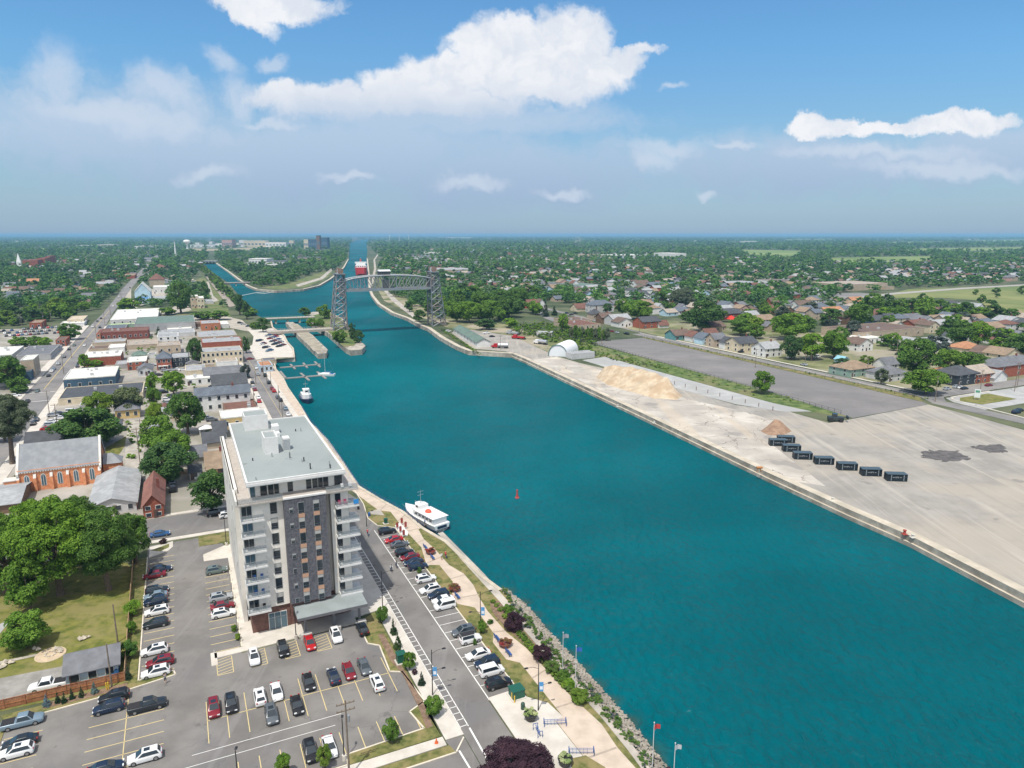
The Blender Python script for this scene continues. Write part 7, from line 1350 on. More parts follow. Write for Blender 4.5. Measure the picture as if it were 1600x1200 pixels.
for x,y,w,h,k,lb_ in ((804,984,30,3.0,'purple','round purple bush in the garden bed, farther one'),(847,1033,27,2.8,'purple','round purple bush in the garden bed, nearer one'),(794,960,17,1.9,'green','clipped green bush at the top of the garden bed'),(863,1050,24,1.8,'light','bright green bush below the nearer purple bush'),(880,1064,18,1.8,'green','green bush between the two flagpoles'),(891,1074,16,1.5,'green','green bush under the blue flag'),(905,1097,28,2.0,'light','bright yellow green bush at the end of the garden bed'),(1044,1217,16,1.6,'purple','small purple bush at the bottom of the shore'),
   (766,975,10,.9,'dark','dark little shrub on the riverside lawn'),(655,895,8,1.2,'dark','dark shrub on the island between riverside cars'),(742,1008,7,1.2,'dark','dark shrub beside the white jeep'),(255,850,10,1.3,'purple','dark shrub on the rounded island at the top of the lot'),(648,1054,8,.9,'purple','small dark red shrub in the planted strip'),(366,987,9,1.2,'light','yellow green shrub at the tower corner'),(372,1000,9,1.1,'light','bright ornamental grass by the tower entrance'),(385,905,8,1.4,'green','green shrub along the tower side wall')):
    p = G(x,y); r = (G(x+w/2,y)-G(x-w/2,y)).length/2; bush(p, r, h, k, lb_, lod='big' if w > 13 else 'mid')
for i in range(22):
    t_ = (i//2)/10; x = 806+t_*40+(6 if i%2 else 0); y = 989+t_*47; bush(G(x,y), .42, .7, 'light' if i%3 else 'green', None, 'yellow flowering clump in the garden bed', 'yellow flower clumps in the garden bed', 'low', .15, 'flower_clump', 'flowers')
for x,y in ((770,943),(776,948),(782,955),(789,966),(800,972),(867,1058),(872,1064),(877,1069),(882,1074),(887,1079)): bush(G(x,y), .55, .7, 'light', None, 'yellow flowering clump in the garden bed', 'yellow flower clumps in the garden bed', 'low', .15, 'flower_clump', 'flowers')
# island trees, east trees
for x,y,w,t_,k,lb_ in ((477,495,17,480,'dark','dark round tree at the left tip of the island'),(508,500,22,476,'green','tall green tree left of the bridge tower'),(487,512,16,497,'green','green tree beside the low tan bridge'),(500,513,15,498,'green','green tree at the tower foot, left side'),(531,538,22,515,'green','bushy green tree in front of the left bridge tower'),(552,532,15,505,'dark','dark pointed tree right of the left bridge tower'),(560,538,16,516,'dark','dark tree at the right tip of the island'),
   (411,519,20,497,'dark','dark tree by the white parking quay'),(398,515,14,503,'green','green tree behind the white parking quay'),(375,492,14,460,'dark','dark tree at the old canal bank, upper'),(386,499,15,472,'dark','dark tree at the old canal bank, lower'),
   (1190,615,30,579,'green','lone green tree beside the tarmac lot'),(1097,519,52,470,'dark','huge dark round tree among the far bank houses'),(1156,524,34,496,'green','green tree right of the huge dark round tree'),(1180,529,28,506,'green','green tree behind the dark roofed cream house'),(1236,531,52,488,'green','big green tree in the middle of the far bank houses'),(1236,562,32,524,'dark','dark green tree right of the white house by the road'),(1268,562,38,520,'green','green tree on the roadside, left of two'),(1303,560,40,516,'green','green tree on the roadside, right of two'),(1222,502,24,478,'grey','grey green tree above the tan roofed house'),
   (1430,589,56,528,'dark','huge dark tree above the tan hipped corner house'),(1480,584,44,545,'green','wide green tree left of the orange roofed house'),(1522,583,44,550,'green','wide green tree below the orange roofed house'),(1446,616,60,574,'light' if False else 'green','big round green tree at the road junction'),(1500,540,40,503,'dark','dark green tree beside the tan house, left of two'),(1528,542,36,503,'green','green tree beside the tan house, right of two'),(1342,512,42,474,'green','tall green tree left of the far bank cluster'),(1333,530,22,500,'grey','pale green tree below the tall one'),
   (1353,573,24,555,'light','small bright tree in the grassy gap'),(1376,600,20,575,'grey','reddish brown tree between two roadside houses'),(1315,583,26,560,'dark','dark bushes beside the turquoise gabled house'),(1380,541,20,525,'dark','dark tree in front of the brown hall'),(1397,548,18,530,'dark','dark tree right of the one before the brown hall'),(1600,560,50,520,'dark','dark tree at the right edge of the far houses'),(1560,540,22,517,'conifer','dark pointed conifer near the right edge'),
   (998,499,40,468,'green','broad green tree above the brown gabled house'),(972,492,24,466,'green','green tree right of the hipped blue house'),(949,489,15,474,'dark','small dark tree beside the hipped blue house'),(1033,482,24,455,'dark','dark tree above the row of far bank houses'),(1066,484,40,450,'grey','pale feathery tree above the huge dark tree'),(880,518,16,490,'green','lone upright tree above the shrubs'),(852,495,12,470,'conifer','dark conifer beside the red barn'),(866,493,12,478,'conifer','short conifer beside the red barn'),(1008,500,18,485,'dark','dark tree behind the orange brick house'),(1073,505,20,487,'dark','dark tree left of the huge dark round tree')): tt(x,y,w,t_,k,'big' if w > 28 else 'mid',label=lb_,low=.1)
for i in range(9): tt(1362+21*i, 487+i*1.6+random.uniform(-2,2), 30+random.uniform(-4,6), 459+i*2.2+random.uniform(-3,4), ('green','dark')[i%2], 'mid', desc='tree in the dense belt before the open field', low=.05)
for i in range(10): tt(893+6.2*i, 529+random.uniform(-1,2)+i*.3, 9, 509+random.uniform(-2,4)+i*.5, ('green','grey')[i%3 == 0], 'mid', desc='slim young tree in the thicket', low=.02)
for x,y,w,t_ in ((733,504,42,470),(765,502,40,468),(795,496,38,462),(705,494,26,470),(752,488,36,455),(782,482,34,452),(810,478,34,450),(830,470,30,446),(716,479,26,452),(742,472,28,446),(690,490,18,468),(760,515,30,498),(798,512,26,496),(724,465,24,442),(838,492,22,473),(655,503,18,484),(640,487,14,470)): tt(x,y,w,t_,random.choice(['green','green','dark']),'big' if w > 30 else 'mid',desc='round green tree in the bank side grove',low=.1)
for x,y,w,h,lb_ in ((1296,455,15,12,''),(1300,480,12,10,''),): pass
for x,y,w,t_ in ((1524,461,9,452),(1533,475,12,460),(1556,459,12,449),(1558,466,8,458),(1596,460,14,446),(1548,478,14,468),(1530,484,14,472),(1440,472,16,458)): tt(x,y,w,t_,'dark','low',desc='small tree standing in the open field')
# ================================================================ FAR STRUCTURES
F_ = lambda x0,y0,x1,yt,yb,wc,rc,lb_,**k: bld(x0,y0,x1,yt,yb,wc=wc,rc=rc,win=False,vents=0,label=lb_,cat=k.pop('cat','building'),name=k.pop('name','far_building'),**k)
def slabb(x0, y0, x1, yt, d, wc, lb_, cat='building', name='factory_block', parts=None):
    p = G(x0,y0); w = (G(x1,y0)-p).length; h = hgt(p, yt); o = thing(name, (p.x,p.y,0), 0, lb_, cat); b = MB(); b.box(0,0,-1,w,d,h); b.build('wall', wall_m(wc), o)
    b = MB(); b.box(-.5,-.5,h,w+.5,d+.5,h+1.2); b.build('roof', roof_m('white' if wc in ('white','cream') else 'grey'), o)
    b = MB(); [b.box(w*(k+.2)/6,-.4,h*.35,w*(k+.8)/6,-.01,h*.6) for k in range(6)]; b.build('window_band', M('far_glazing',(.12,.17,.22),.4,.1,.05), o); OCC.append((p.x+w/2,p.y+d/2,w/2)); return o
for a in [(297,386.5,348,382.8,60,'white','long low white factory wing nearest the water tower'),(305,385,312,379.5,40,'white','small white block on the low factory wing'),(327,385,332,377.8,40,'white','narrow white block on the factory wing'),(337,386,347,380.3,50,'white','short white factory block left of the tallest one'),
    (347,386.5,363,374.8,60,'pink','tallest pale pink factory block'),(363,386,374,380,60,'white','low white factory block right of the tallest'),(374,386,381,375.3,40,'white','narrow tall white factory block'),(381,386,415,376.2,60,'cream','long cream factory block'),(415,386,447,378.8,60,'white','long white factory block at the right end of the complex')]: slabb(*a)
slabb(475,388.5,482,374.5,40,'cream','beige end slab of the dark office block'); slabb(482.1,388.5,501,374.2,45,'dblue','dark blue middle of the far office block'); slabb(495,390,500,368.2,30,'brown','narrow brown lift shaft rising over the office block') ; slabb(501.1,388.5,512,371.5,45,'dblue','dark blue taller right wing of the far office block')
slabb(389,413,417,405,50,'white','big white box warehouse on the peninsula'); slabb(383,414.5,420,412,20,'white','low white loading wing in front of the box warehouse'); slabb(418,413,446,408.5,30,'lgrey','pale grey shed beside the white box warehouse'); slabb(418,420,434,414,20,'white','white sheds below the pale grey shed'); slabb(456,406,500,402.5,30,'tan','long low tan building right of the warehouse')
slabb(118,386,150,383.6,60,'white','white store roofs far off left, left part'); slabb(150,386.5,178,382.6,60,'cream','white store roofs far off left, right part'); slabb(178,401.5,223,399,60,'blue','long blue roofed shed far along the main street'); slabb(24,378,32,376.4,80,'white','small white building far at the left'); slabb(210,389,232,385,50,'white','white roofed shop near the tall mast'); slabb(222,385,244,383,30,'cream','cream low building near the tall mast'); slabb(238,392,262,389,30,'grey','grey shed below the tall mast')
slabb(700,373,738,371.2,200,'white','thin white warehouse line on the horizon above the right tower'); slabb(685,371.8,704,370.2,200,'lgrey','pale warehouse on the horizon beside the thin white one'); slabb(815,387,828,384.8,60,'white','small white buildings in the far trees, left'); slabb(838,388,860,385.8,60,'lgrey','small pale buildings in the far trees, right'); slabb(1515,375,1529,373.6,150,'white','white farm building near the right horizon'); slabb(1162,378.5,1183,377,120,'white','white farm sheds in the far fields'); slabb(1085,377,1092,376,100,'white','tiny white barn on the horizon trees')
slabb(655,404,690,400.5,50,'lgrey','pale long building behind the bridge span'); slabb(660,399.5,686,395,50,'white','white block above the pale long building'); slabb(622,401,650,398,50,'grey','grey roofed works behind the bridge span'); slabb(452,385,459,376,30,'cream','pale silo block between factory and office block')
def mast():
    p = G(274.5,399); o = thing('chimney_mast', (p.x,p.y,0), 0, 'tall thin pale mast left of the water tower', 'mast'); b = MB(); h = hgt(p,378); b.tube((0,0,0),(0,0,h),3.2,1.2,10); b.build('shaft', white, o); b = MB(); b.tube((0,0,h),(0,0,h+4),1.6,1.6,8); b.build('cap', pole_g, o)
mast()
def wtower():
    p = G(293,391); o = thing('water_tower', (p.x,p.y,0), 0, 'white mushroom shaped water tower', 'water tower'); h = hgt(p,374.5); r = (G(298,391)-p).length; b = MB(); b.lathe([(r*.42,0),(r*.28,h*.2),(r*.25,h*.55),(r*.35,h*.62)],20); b.build('stem', white, o); b = MB(); b.lathe([(r*.3,h*.58),(r*.95,h*.72),(r*1.05,h*.83),(r*.9,h*.93),(r*.5,h*.985),(0,h)],24); b.build('tank', white, o, smooth=True)
wtower()
for i,(x,t_) in enumerate([(609,360.5),(624,360.5),(638.5,360.8)]):
    p = G(x,377); o = thing('wind_turbine', (p.x,p.y,0), 0, f"faint wind turbine on the horizon, {('left','middle','right')[i]} of three", 'wind turbine', 'wind turbines on the horizon'); b = MB(); b.tube((0,0,0),(0,0,61),2.2,1.2,8); b.build('tower', white, o)
    for k in range(3): a = R(90+120*k+25*i); b = MB(); b.tube((0,-4,60),(17*math.cos(a),-4,60+17*math.sin(a)),1.2,.4,4); b.build('blade', white, o)
# ================================================================ PLANTED AND BUILT-UP BACKGROUND
WATERPX = [W_FAR[::-1]+[(424,500),(445,525),(459,559),(428,562),(450,605),(800,700),(800,553)]+E_SH[:17][::-1]+[(600,371)]+N_SH[::-1]]
WPOLY = [(p.x,p.y) for p in GP(W_FAR[::-1])]+[(p.x,p.y) for p in GP([(424,500),(450,535),(459,559),(428,562),(450,605),(1000,800),(1000,645),(800,553)]+E_SH[:16][::-1]+[(590,371)]+N_SH[::-1])]
NOGO = [WPOLY]+[[(p.x,p.y) for p in GP(f)] for f in FIELDS+[GRASSF, [(1300,458),(1345,458),(1395,463),(1370,470),(1300,468)], [(1562,493),(1640,487),(1640,504),(1575,498)], [(598,452),(604,452),(622,470),(655,497),(648,500),(612,472)], [(576,450),(597,450),(592,396),(574,394)],[(478,449),(512,434),(520,424),(505,424),(470,436),(440,446),(405,449),(432,452)],
       [(321,430),(329,430),(350,455),(370,480),(356,482),(344,462)],[(320,440),(340,440),(352,470),(345,485),(330,485)],[(290,387),(350,388),(450,383),(450,388),(370,393),(290,393)],[(470,390),(515,390),(515,393),(470,393)],[(385,416),(450,416),(450,413),(385,413)],[(738,508),(800,512),(880,548),(850,556),(740,547),(688,522),(700,512)],[(1565,440),(1600,440),(1600,444),(1565,444)],[(1330,470),(1395,463),(1600,448),(1600,443),(1500,448),(1390,457),(1320,464)],[(0,512),(96,512),(98,532),(0,532)],[(205,450),(195,467),(262,462),(262,450)],[(1300,548),(1380,562),(1376,592),(1330,590),(1290,575)]]]
def blocked(x, y, m=2.):
    b_ = x*TB.x+y*TB.y; a_ = x*TA.x+y*TA.y
    if -69 < b_ < -52 and a_ < 2600: return True
    if 24 < b_ < 60 and a_ < 640: return True
    if (467 < a_ < 483 and b_ < -60) or (-52 < b_ < 22 and 300 < a_ < 640 and False): return True
    if 289 < b_ < 302 and a_ < 420: return True
    if b_ > 286 and 186 < a_ < 206: return True
    for nx in NOGO:
        if pip(x, y, nx): return True
    return False
CELL = {}
def occ_near(x, y, r):
    for i in range(int(x//40)-1, int(x//40)+2):
        for j in range(int(y//40)-1, int(y//40)+2):
            for q in CELL.get((i,j), ()):
                if (q[0]-x)**2+(q[1]-y)**2 < (q[2]+r)**2: return True
    return False
def occ_add(x, y, r): CELL.setdefault((int(x//40), int(y//40)), []).append((x,y,r))
for q_ in OCC: occ_add(*q_)
# hamlets of houses: (polygon in the photo, how many)
HREG = [([(600,395),(700,384),(860,392),(1100,400),(1300,412),(1600,405),(1600,440),(1390,445),(1310,450),(1290,470),(1360,480),(1330,500),(1240,485),(1100,455),(1040,448),(860,440),(820,470),(690,450),(610,425)], 520), ([(0,388),(120,388),(290,392),(232,414),(190,440),(120,470),(0,470)], 90), ([(245,415),(320,408),(300,440),(230,444)], 14), ([(1060,470),(1240,500),(1300,520),(1460,540),(1600,560),(1600,500),(1500,480),(1330,500)], 34),
        ([(860,440),(1060,450),(1180,478),(1180,490),(1060,500),(960,480),(870,472)], 70), ([(440,400),(530,392),(525,402),(440,408)], 14), ([(1330,425),(1600,412),(1600,440),(1420,440)], 110), ([(1700,440),(1604,500),(1604,566),(1720,566)], 18)]
rr = random.Random(21); hs = []
for poly, n in HREG:
    xs = [p[0] for p in poly]; ys = [p[1] for p in poly]; k = 0; tries = 0
    while k < n and tries < n*30:
        tries += 1; x, y = rr.uniform(min(xs),max(xs)), rr.uniform(min(ys),max(ys))
        if not pip(x,y,poly): continue
        p = G(x,y); w = rr.uniform(9,13); 
        if blocked(p.x,p.y) or occ_near(p.x,p.y,w*.55): continue
        occ_add(p.x,p.y,w*.62); hs.append((y,x,p,w)); k += 1
hs.sort(key=lambda q: -q[0]); wcs = ['white','white','white','cream','lgrey','brick','tan','white','sky','lgrey','brown','pink']; rcs = ['brown','grey','dgrey','rbrown','lgrey','tan','slate','brown','grey','lgrey','beige']
HIND = 165
FH = {}
for i,(y,x,p,w) in enumerate(hs):
    wc, rc = rr.choice(wcs), rr.choice(rcs); kd = rr.choice('ABBH'); rz = TH+(0 if rr.random() < .75 else math.pi/2)+R(rr.uniform(-4,4)); h = rr.choice([3.2,3.4,5.6,5.8]); d = w*rr.uniform(.8,1.25)
    if i < HIND:
        cc_ = OCC; house(Vector((p.x-w/2*math.cos(rz),p.y-w/2*math.sin(rz),0)), rz, w, d, h, kd, rr.uniform(2.4,3.6), wc, rc, desc=f"{nm(wc)} house with {nm(rc)} {'hipped' if kd=='H' else 'gabled'} roof", floors=1 if h < 4 else 2, nf=2, ns=0, win=y > 470, door=False, group='houses further off among the trees')
    else:
        b = FH.setdefault('x', MB()); fm_ = MB(); fm_.box(0,0,-.3,w,d,h); q = roof_mb(kd if kd != 'F' else 'B', w, d, h, 3.0); cs, sn = math.cos(rz), math.sin(rz); tr = lambda v: [(p.x+a*cs-c*sn, p.y+a*sn+c*cs, z) for a,c,z in v]
        b.add(tr(fm_.v), fm_.f, wcs.index(wc)); b.add(tr(q.v), q.f, len(wcs)+rcs.index(rc))
if FH: o = FH['x'].build('distant_houses', [wall_m(k) for k in wcs]+[roof_m(k) for k in rcs]); tag(o, 'distant houses scattered among the far trees', 'houses', None, 'stuff')
# trees: sampled evenly over the picture rows, the nearest as things, the rest as woods
TREG = [([(-80,368),(325,368),(325,405),(300,440),(345,470),(362,492),(300,482),(215,480),(160,500),(90,500),(0,512)], 1.0), ([(338,409),(330,368),(552,368),(546,390),(543,404),(520,425),(480,440),(440,447),(400,450)], 1.15), ([(552,368),(1690,368),(1600,442),(1392,452),(1330,463),(1290,470),(1330,480),(1600,505),(1600,600),(1440,595),(1290,560),(1240,540),(1100,505),(1040,497),(960,480),(900,478),(850,470),(830,500),(700,505),(640,485),(606,455),(596,430),(590,398),(576,386)], 1.0),
        ([(1600,368),(1750,368),(1800,620),(1600,600)], .7), ([(-150,371),(0,371),(0,900),(-150,900)], .5), ([(0,540),(30,545),(36,600),(0,610)], .4), ([(1300,560),(1460,600),(1600,610),(1600,560),(1500,545)], .3)]
bands = [(368.4,371,2600),(371,374,3400),(374,378,3300),(378,384,3400),(384,392,3000),(392,405,3600),(405,425,3400),(425,450,2500),(450,480,1300),(480,520,520),(520,620,220)]
rt = random.Random(5); TS = []
for y0, y1, n in bands:
    for _ in range(int(n*1.25)):
        x, y = rt.uniform(-80,1680), rt.uniform(y0,y1); dn = 0
        for poly, dd_ in TREG:
            if pip(x,y,poly): dn = dd_; break
        if not dn or rt.random() > dn: continue
        p = G(x,y)
        if blocked(p.x,p.y): continue
        r = rt.choice([rt.uniform(3.2,6),rt.uniform(5,8.5)]); r *= 1 if y > 400 else 1.25 if y > 384 else 2.2 if y > 374 else 4.0 if y > 371 else 8.0
        if y > 384 and occ_near(p.x,p.y,r*.35): continue
        if y > 430: occ_add(p.x,p.y,r*.45)
        TS.append((y,x,p.x,p.y,r,r*rt.uniform(1.3,1.9) if y > 384 else rt.uniform(10,17)))
TS.sort(key=lambda q: -q[0]); NIND = 150
for (y,x,px_,py_,r,h) in TS[:NIND]: tree(Vector((px_,py_,0)), r, h, rt.choice(['green','green','dark','dark','grey','light'] if rt.random() < .8 else ['green']), 'mid', desc='%s tree among the houses' % rt.choice(['tall','broad','round']), low=.08, group='trees among the houses')
def woods(lst, nq, name, label, mats=('green','dark','grey')):
    protos = [crown_np(RNG, nq, clumps=max(6, nq//14), size=.95/math.sqrt(nq)*2.1, cr=(.24,.4)) for _ in range(6)]
    mats = tuple({'green':'wgreen','dark':'wdark','grey':'wgrey'}.get(m, m) if name == 'woods' else m for m in mats); outs = {m: [] for m in mats}
    for (y,x,px_,py_,r,h) in lst:
        v = protos[rt.randrange(6)].copy(); a = rt.uniform(0,6.28); ca, sa = math.cos(a)*r*1.12, math.sin(a)*r*1.12
        xx = v[:,0]*ca-v[:,1]*sa+px_; yy = v[:,0]*sa+v[:,1]*ca+py_; zz = v[:,2]*h*.5+h*.52; outs[mats[0 if rt.random() < .5 else 1 if rt.random() < .65 else 2]].append(np.stack([xx,yy,zz],1))
    allv = []; mi = []
    for k, m in enumerate(mats):
        if outs[m]: vv = np.concatenate(outs[m]); allv.append(vv); mi += [k]*(len(vv)//4)
    me = quads_mesh(name, np.concatenate(allv), LEAF[mats[0]]); [me.materials.append(LEAF[m]) for m in mats[1:]]; me.polygons.foreach_set('material_index', mi); o = link(name, me); tag(o, label, 'woods', None, 'stuff')
rest = TS[NIND:]
woods([q for q in rest if q[0] > 450], 260, 'woods', 'tree cover between the nearer houses'); woods([q for q in rest if 420 < q[0] <= 450], 110, 'woods', 'tree cover among the middle distance houses'); woods([q for q in rest if 392 < q[0] <= 420], 60, 'woods', 'tree cover of the far town'); woods([q for q in rest if q[0] <= 392], 26, 'woods', 'woods stretching to the horizon')
# undergrowth on the far bank
ug = [(800,512),(838,505),(880,512),(905,520),(945,530),(930,540),(925,546),(1000,566),(1060,580),(1000,572),(925,556),(905,560),(880,552),(850,530),(800,520)]
lst = []; k = 0
while len(lst) < 420:
    x, y = rt.uniform(798,1062), rt.uniform(503,582)
    if not pip(x,y,ug): continue
    p = G(x,y); b_, a_ = BA(p)
    if pip(x,y,[(850,555),(888,560),(905,552),(880,535),(850,535)]): continue
    lst.append((y,x,p.x,p.y,rt.uniform(1.0,2.4) if x < 930 else rt.uniform(.6,1.2), rt.uniform(1.2,3.6) if x < 930 else rt.uniform(.6,1.4)))
woods(lst, 90, 'undergrowth', 'thick green scrub behind the arched tent', ('green','light','grey'))
lst = []
for a in np.linspace(190,395,150):
    for _ in range(1): p = T(289+rt.uniform(-1.2,1),a); 
    if rt.random() < .25: lst.append((0,0,p.x,p.y,rt.uniform(.5,.9),rt.uniform(.5,1.2)))
for a in np.linspace(215,395,70): p = T(rt.uniform(226,238),a); lst.append((0,0,p.x,p.y,rt.uniform(.5,1.1),rt.uniform(.4,.9)))
for x in np.linspace(700,760,40): p = G(x,516+(x-700)*.62); p = p+Vector((-4+rt.uniform(-1,1),-3,0)); lst.append((0,0,p.x,p.y,rt.uniform(.8,1.4),rt.uniform(.8,1.8)))
woods(lst, 60, 'undergrowth', 'low weeds along the fences and the shed', ('green','light','grey'))
lst = []
for _ in range(90):
    t_ = rt.random(); x = 360+t_*38; y = 458+t_*34; p = G(x-rt.uniform(0,8),y+2); lst.append((0,0,p.x,p.y,rt.uniform(2.5,5),rt.uniform(3,6)))
for _ in range(90): t_ = rt.random(); p = G(318+t_*40-rt.uniform(-1,8),414+t_*45+3); lst.append((0,0,p.x,p.y,rt.uniform(4,6),rt.uniform(6,10)))
lst = [q for q in lst if not pip(q[2],q[3],WPOLY)]; woods(lst, 120, 'undergrowth', 'bushes along the old canal bank', ('green','dark','grey'))
# ---- yard clutter fills downtown: hedges as weeds
lst = []
for _ in range(260):
    b_, a_ = rt.uniform(-50,26), rt.uniform(200,620); p = T(b_,a_)
    if occ_near(p.x,p.y,.5): continue
    lst.append((0,0,p.x,p.y,rt.uniform(.6,2.0),rt.uniform(.6,2.6)))
woods(lst, 90, 'undergrowth', 'small bushes in the downtown back yards', ('green','light','dark'))
# ---- garden sheds and low walls
for i in range(60):
    b_, a_ = rt.uniform(-48,24), rt.uniform(196,460); p = T(b_,a_)
    if occ_near(p.x,p.y,3.2): continue
    w = rt.uniform(3,6); house(p, TH+R(rt.choice([0,0,90])), w, w*.9, 2.4, rt.choice('ABF'), 1.1, rt.choice(['white','lgrey','tan','grey','cream']), rt.choice(['dgrey','grey','brown','lgrey']), desc='small back yard shed', cat='shed', name='shed', win=False, door=False, group='sheds in the downtown back yards', vents=0); occ_add(p.x,p.y,w*.7)
# ================================================================ ROCKY SHORE
rk = M('shore_rock', (.33,.295,.25), .9, .25, .8, c2=(.46,.42,.36), bump=.5, bscale=3, c3=(.24,.215,.18), scale3=.4)
b = MB(); ri = [(785,922),(815,965),(838,992),(870,1032),(905,1070),(945,1115),(990,1170),(1060,1260)]; ro = [(783,920),(820,950),(846,983),(878,1017),(911,1054),(948,1095),(995,1149),(1080,1262)]
I_, O_ = GP(ri, 0), [G(x,y,WZ) for x,y in ro]
def lerp_path(P_, t_):
    n = len(P_)-1; i = min(n-1, int(t_*n)); return P_[i].lerp(P_[i+1], t_*n-i)
for _ in range(4600):
    t_ = rt.random(); s = rt.random(); q = lerp_path(I_,t_).lerp(lerp_path(O_,t_)+Vector((.8,.3,-.5)), s); b.rock((q.x+rt.uniform(-.2,.2), q.y+rt.uniform(-.2,.2), .15+(WZ-.15)*s+rt.uniform(-.12,.12)), rt.uniform(.12,.22)+.16*rt.random()**3)
o = b.build('shore_rocks', rk); tag(o, 'pale broken rocks sloping into the water', 'rocks', None, 'stuff')
b = MB(); secs = []
for i in range(41): t_ = i/40; a, c = lerp_path(I_,t_), lerp_path(O_,t_); secs.append([tuple(a+Vector((-.3,0,.02))), tuple(a.lerp(c,.5)+Vector((0,0,-1.4+.2))), tuple(c+Vector((1.6,.5,-1.2)))])
b.add([p for s_ in secs for p in s_], [(3*i+k,3*i+k+1,3*i+k+4,3*i+k+3) for i in range(40) for k in (0,1)]); struct(b.build('shore_slope', M('slope_earth',(.24,.20,.15),.95,.2,1)))
lst = []
for _ in range(190): t_ = rt.random(); q = lerp_path(I_,t_).lerp(lerp_path(O_,t_), rt.uniform(-.15,.35)); lst.append((0,0,q.x,q.y,rt.uniform(.3,.6),rt.uniform(.3,.8)))
woods(lst, 60, 'undergrowth', 'weeds sprouting at the top of the rocky shore', ('light','green','grey'))
# murky shallows: a thin stained strip of water by the rocks, fading outwards
sm_ = bpy.data.materials.new('murky_shallows'); sm_.use_nodes = True; q = NT(sm_.node_tree); q.n.clear(); o_ = q.new('ShaderNodeOutputMaterial'); df = q.new('ShaderNodeBsdfDiffuse'); df.inputs[0].default_value = (.10,.11,.06,1); tr_ = q.new('ShaderNodeBsdfTransparent'); mx_ = q.new('ShaderNodeMixShader'); at_ = q.new('ShaderNodeAttribute', attribute_name='depth')
nz = q.noise(q.new('ShaderNodeNewGeometry').outputs['Position'], .5, 4, .6); q.l.new(q.math('MULTIPLY', q.math('MULTIPLY', at_.outputs['Fac'], at_.outputs['Fac']), q.maprange(nz.outputs[0], .2, .6, .35, .9)), mx_.inputs[0]); q.l.new(tr_.outputs[0], mx_.inputs[1]); q.l.new(df.outputs[0], mx_.inputs[2]); q.l.new(mx_.outputs[0], o_.inputs[0])
b = MB(); v = []; dv = []
for i in range(81):
    c = lerp_path(O_, i/80); d_ = (lerp_path(O_, min(1,(i+1)/80))-lerp_path(O_, max(0,(i-1)/80))).normalized(); nn = Vector((-d_.y, d_.x, 0)); wd_ = 3.6+1.2*math.sin(i*.9)
    for k in range(6): p = c+nn*(wd_*(k/5)-.8); v.append((p.x,p.y,WZ+.03)); dv.append(1-k/5)
b.add(v, [(6*i+k,6*i+k+1,6*i+k+7,6*i+k+6) for i in range(80) for k in range(5)]); o = b.build('water_shallows', sm_); at = o.data.attributes.new('depth','FLOAT','POINT'); at.data.foreach_set('value', dv); struct(o, 'murky brownish shallows along the rocky shore')
# ================================================================ SMOKE AND HAZE
def vol(name, dens, colr, an=0.):
    m = bpy.data.materials.new(name); m.use_nodes = True; q = NT(m.node_tree); q.n.clear(); o = q.new('ShaderNodeOutputMaterial'); v = q.new('ShaderNodeVolumePrincipled'); v.inputs['Density'].default_value = dens; v.inputs['Color'].default_value = (*colr,1); v.inputs['Anisotropy'].default_value = an; q.l.new(v.outputs[0], o.inputs['Volume']); return m
p = G(903,387); b = MB(); b.ball((0,0,36),40,30,34,12,8,jit=.12); o = b.build('smoke', vol('smoke_volume', .006, (.9,.85,.8)), smooth=True); o.location = (p.x,p.y,0)
q = NT(o.data.materials[0].node_tree); ob = q.new('ShaderNodeTexCoord').outputs['Object']; mp_ = q.new('ShaderNodeMapping'); mp_.inputs['Location'].default_value = (0,0,-1.06); mp_.inputs['Scale'].default_value = (1/38,1/28,1/34); q.l.new(ob, mp_.inputs[0]); ln = q.new('ShaderNodeVectorMath', operation='LENGTH'); q.l.new(mp_.outputs[0], ln.inputs[0])
q.l.new(q.math('MULTIPLY', q.math('MULTIPLY', q.maprange(ln.outputs['Value'], 1.0, .0), q.maprange(q.noise(ob, .06, 4, .6).outputs[0], .4, .65)), .02), [n for n in q.n if n.type == 'PRINCIPLED_VOLUME'][0].inputs['Density'])
tag(o, 'thin pale plume of smoke over the far woods', 'smoke', None, 'stuff')
b = MB(); b.box(-43000,-420,-6,43000,61000,80); o = b.build('haze', vol('haze_volume', HAZE, (.30,.57,.86), 0.)); tag(o, 'thin summer haze over the whole town', 'haze', None, 'stuff')
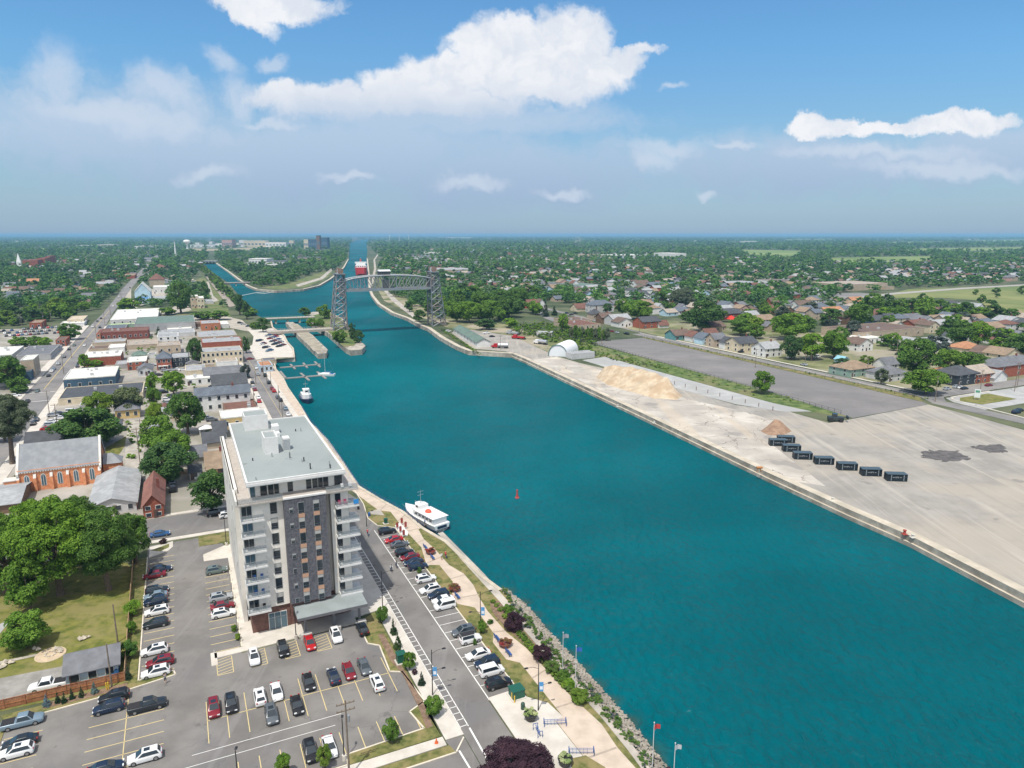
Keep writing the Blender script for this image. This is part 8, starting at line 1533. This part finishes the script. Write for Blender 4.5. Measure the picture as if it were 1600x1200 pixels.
# ================================================================ LABELS that single things out by what stands beside them
LMK = [('the lift bridge right tower',684,470),('the lift bridge left tower',530,470),('the arched tent',868,545),('the sand heap',1000,605),('the lone tree by the tarmac',1190,600),('the huge dark round tree',1097,495),('the brick church',95,735),('the yellow house',200,645),('the black corner block',140,600),('the dark brick block',196,525),('the cream bank',348,560),
 ('the white terrace',350,632),('the market building',258,508),('the wide white roofed shop',210,498),('the brick tower building',308,472),('the crowded car lot',50,522),('the pale blue shed',223,462),('the red tent roof',1142,500),('the brown flat hall',1394,525),('the low long school',1352,450),('the tan hipped corner house',1483,590),
 ('the open yellow green field',1500,475),('the far green field',1205,396),('the red barn',833,479),('the blue hipped house',942,483),('the orange brick house',1015,510),('the quayside kiosk',417,575),('the water tower',293,382),('the white box warehouse',403,409),('the long brick hall',55,412),('the tan warehouse',917,510),('the grey green roofed building',925,448),
 ('the white factory',985,398),('the shopping blocks',1180,440),('the main street end',230,420),('the long red brick building',160,562),('the orange roofed corner house',1522,548),('the round street tree by the tower',332,770),('the tarmac lot',1150,575),('the road junction',1440,615),('the green roofed shed',728,530),('the alley trees',262,700),('the tall open tree',20,650),('the turquoise gabled house',1346,582),
 ('the right edge of the picture',1598,540),('the left edge of the picture',2,450),('the pale blue house',1106,533),('the white parking quay',425,540),('the garden bed',830,1010),('the orange brick square building',330,508),('the office block',493,380),('the pale flat school',717,424),('the school beyond the trees',195,432),('the far brick school',854,430),('the low white annex',143,640),
 ('the gravel yard junction',1300,655),('the dark patches of millings',1520,705),('the black bins',1320,730),('the brown gravel heap',1212,672),('the far right houses',1590,425),('the red hipped house',246,442),('the white house by the road',1208,550),('the dark brick hipped house',1146,495)]
p = G(1142,503); o = thing('canopy_tent', (p.x,p.y,0), TH, 'bright red peaked tent roof among the far bank houses', 'tent'); b = MB(); b.add([(-4,-4,2.6),(4,-4,2.6),(4,4,2.6),(-4,4,2.6),(0,0,5.4)], [(0,1,4),(1,2,4),(2,3,4),(3,0,4),(3,2,1,0)]); b.build('roof', roof_m('red'), o)
for x in (-3.8,3.8):
    for y in (-3.8,3.8): b = MB(); b.tube((x,y,0),(x,y,2.6),.1,.1,5); b.build('post', white, o)
for x,y,c,lb_ in ((1050,493,'blue','bright blue tarpaulin in a yard left of the huge dark tree'),(1320,569,'sky','turquoise gabled playhouse in the grassy gap')): bld(x-5,y,x+6,y-6,None,'A',wc=c,rc='sky' if c == 'sky' and 'sky' in ROOFC else 'blue',win=False,d=5,label=lb_,cat='shed',name='shed')
groups = {}
for it in AUTO:
    o, desc, (x, y), cat = it
    best = sorted(LMK, key=lambda l: (l[1]-x)**2+((l[2]-y)*2.2)**2)[0]; dx, dy = x-best[1], (y-best[2])*2
    rel = ('right of' if dx > 0 else 'left of') if abs(dx) > abs(dy) else ('below' if dy > 0 else 'above')
    o['category'] = cat; groups.setdefault((desc, rel, best[0]), []).append((math.hypot(dx,dy), o))
WORDS = ['nearest','second nearest','third nearest','fourth nearest','fifth nearest','sixth nearest','seventh nearest','eighth nearest','ninth nearest','tenth nearest']+[f'{i}th nearest' for i in range(11,60)]
def trim_(s): return s if len(s.split()) <= 16 else ' '.join(s.replace('the ', '', 1).split()[:16])
for (desc, rel, lm), L in groups.items():
    L.sort(key=lambda q: q[0])
    for i, (_, o) in enumerate(L): o['label'] = trim_(f'{desc} {rel} {lm}' if len(L) == 1 else f'{desc} {rel} {lm}, {WORDS[min(i,58)]}')
bpy.context.view_layer.update()
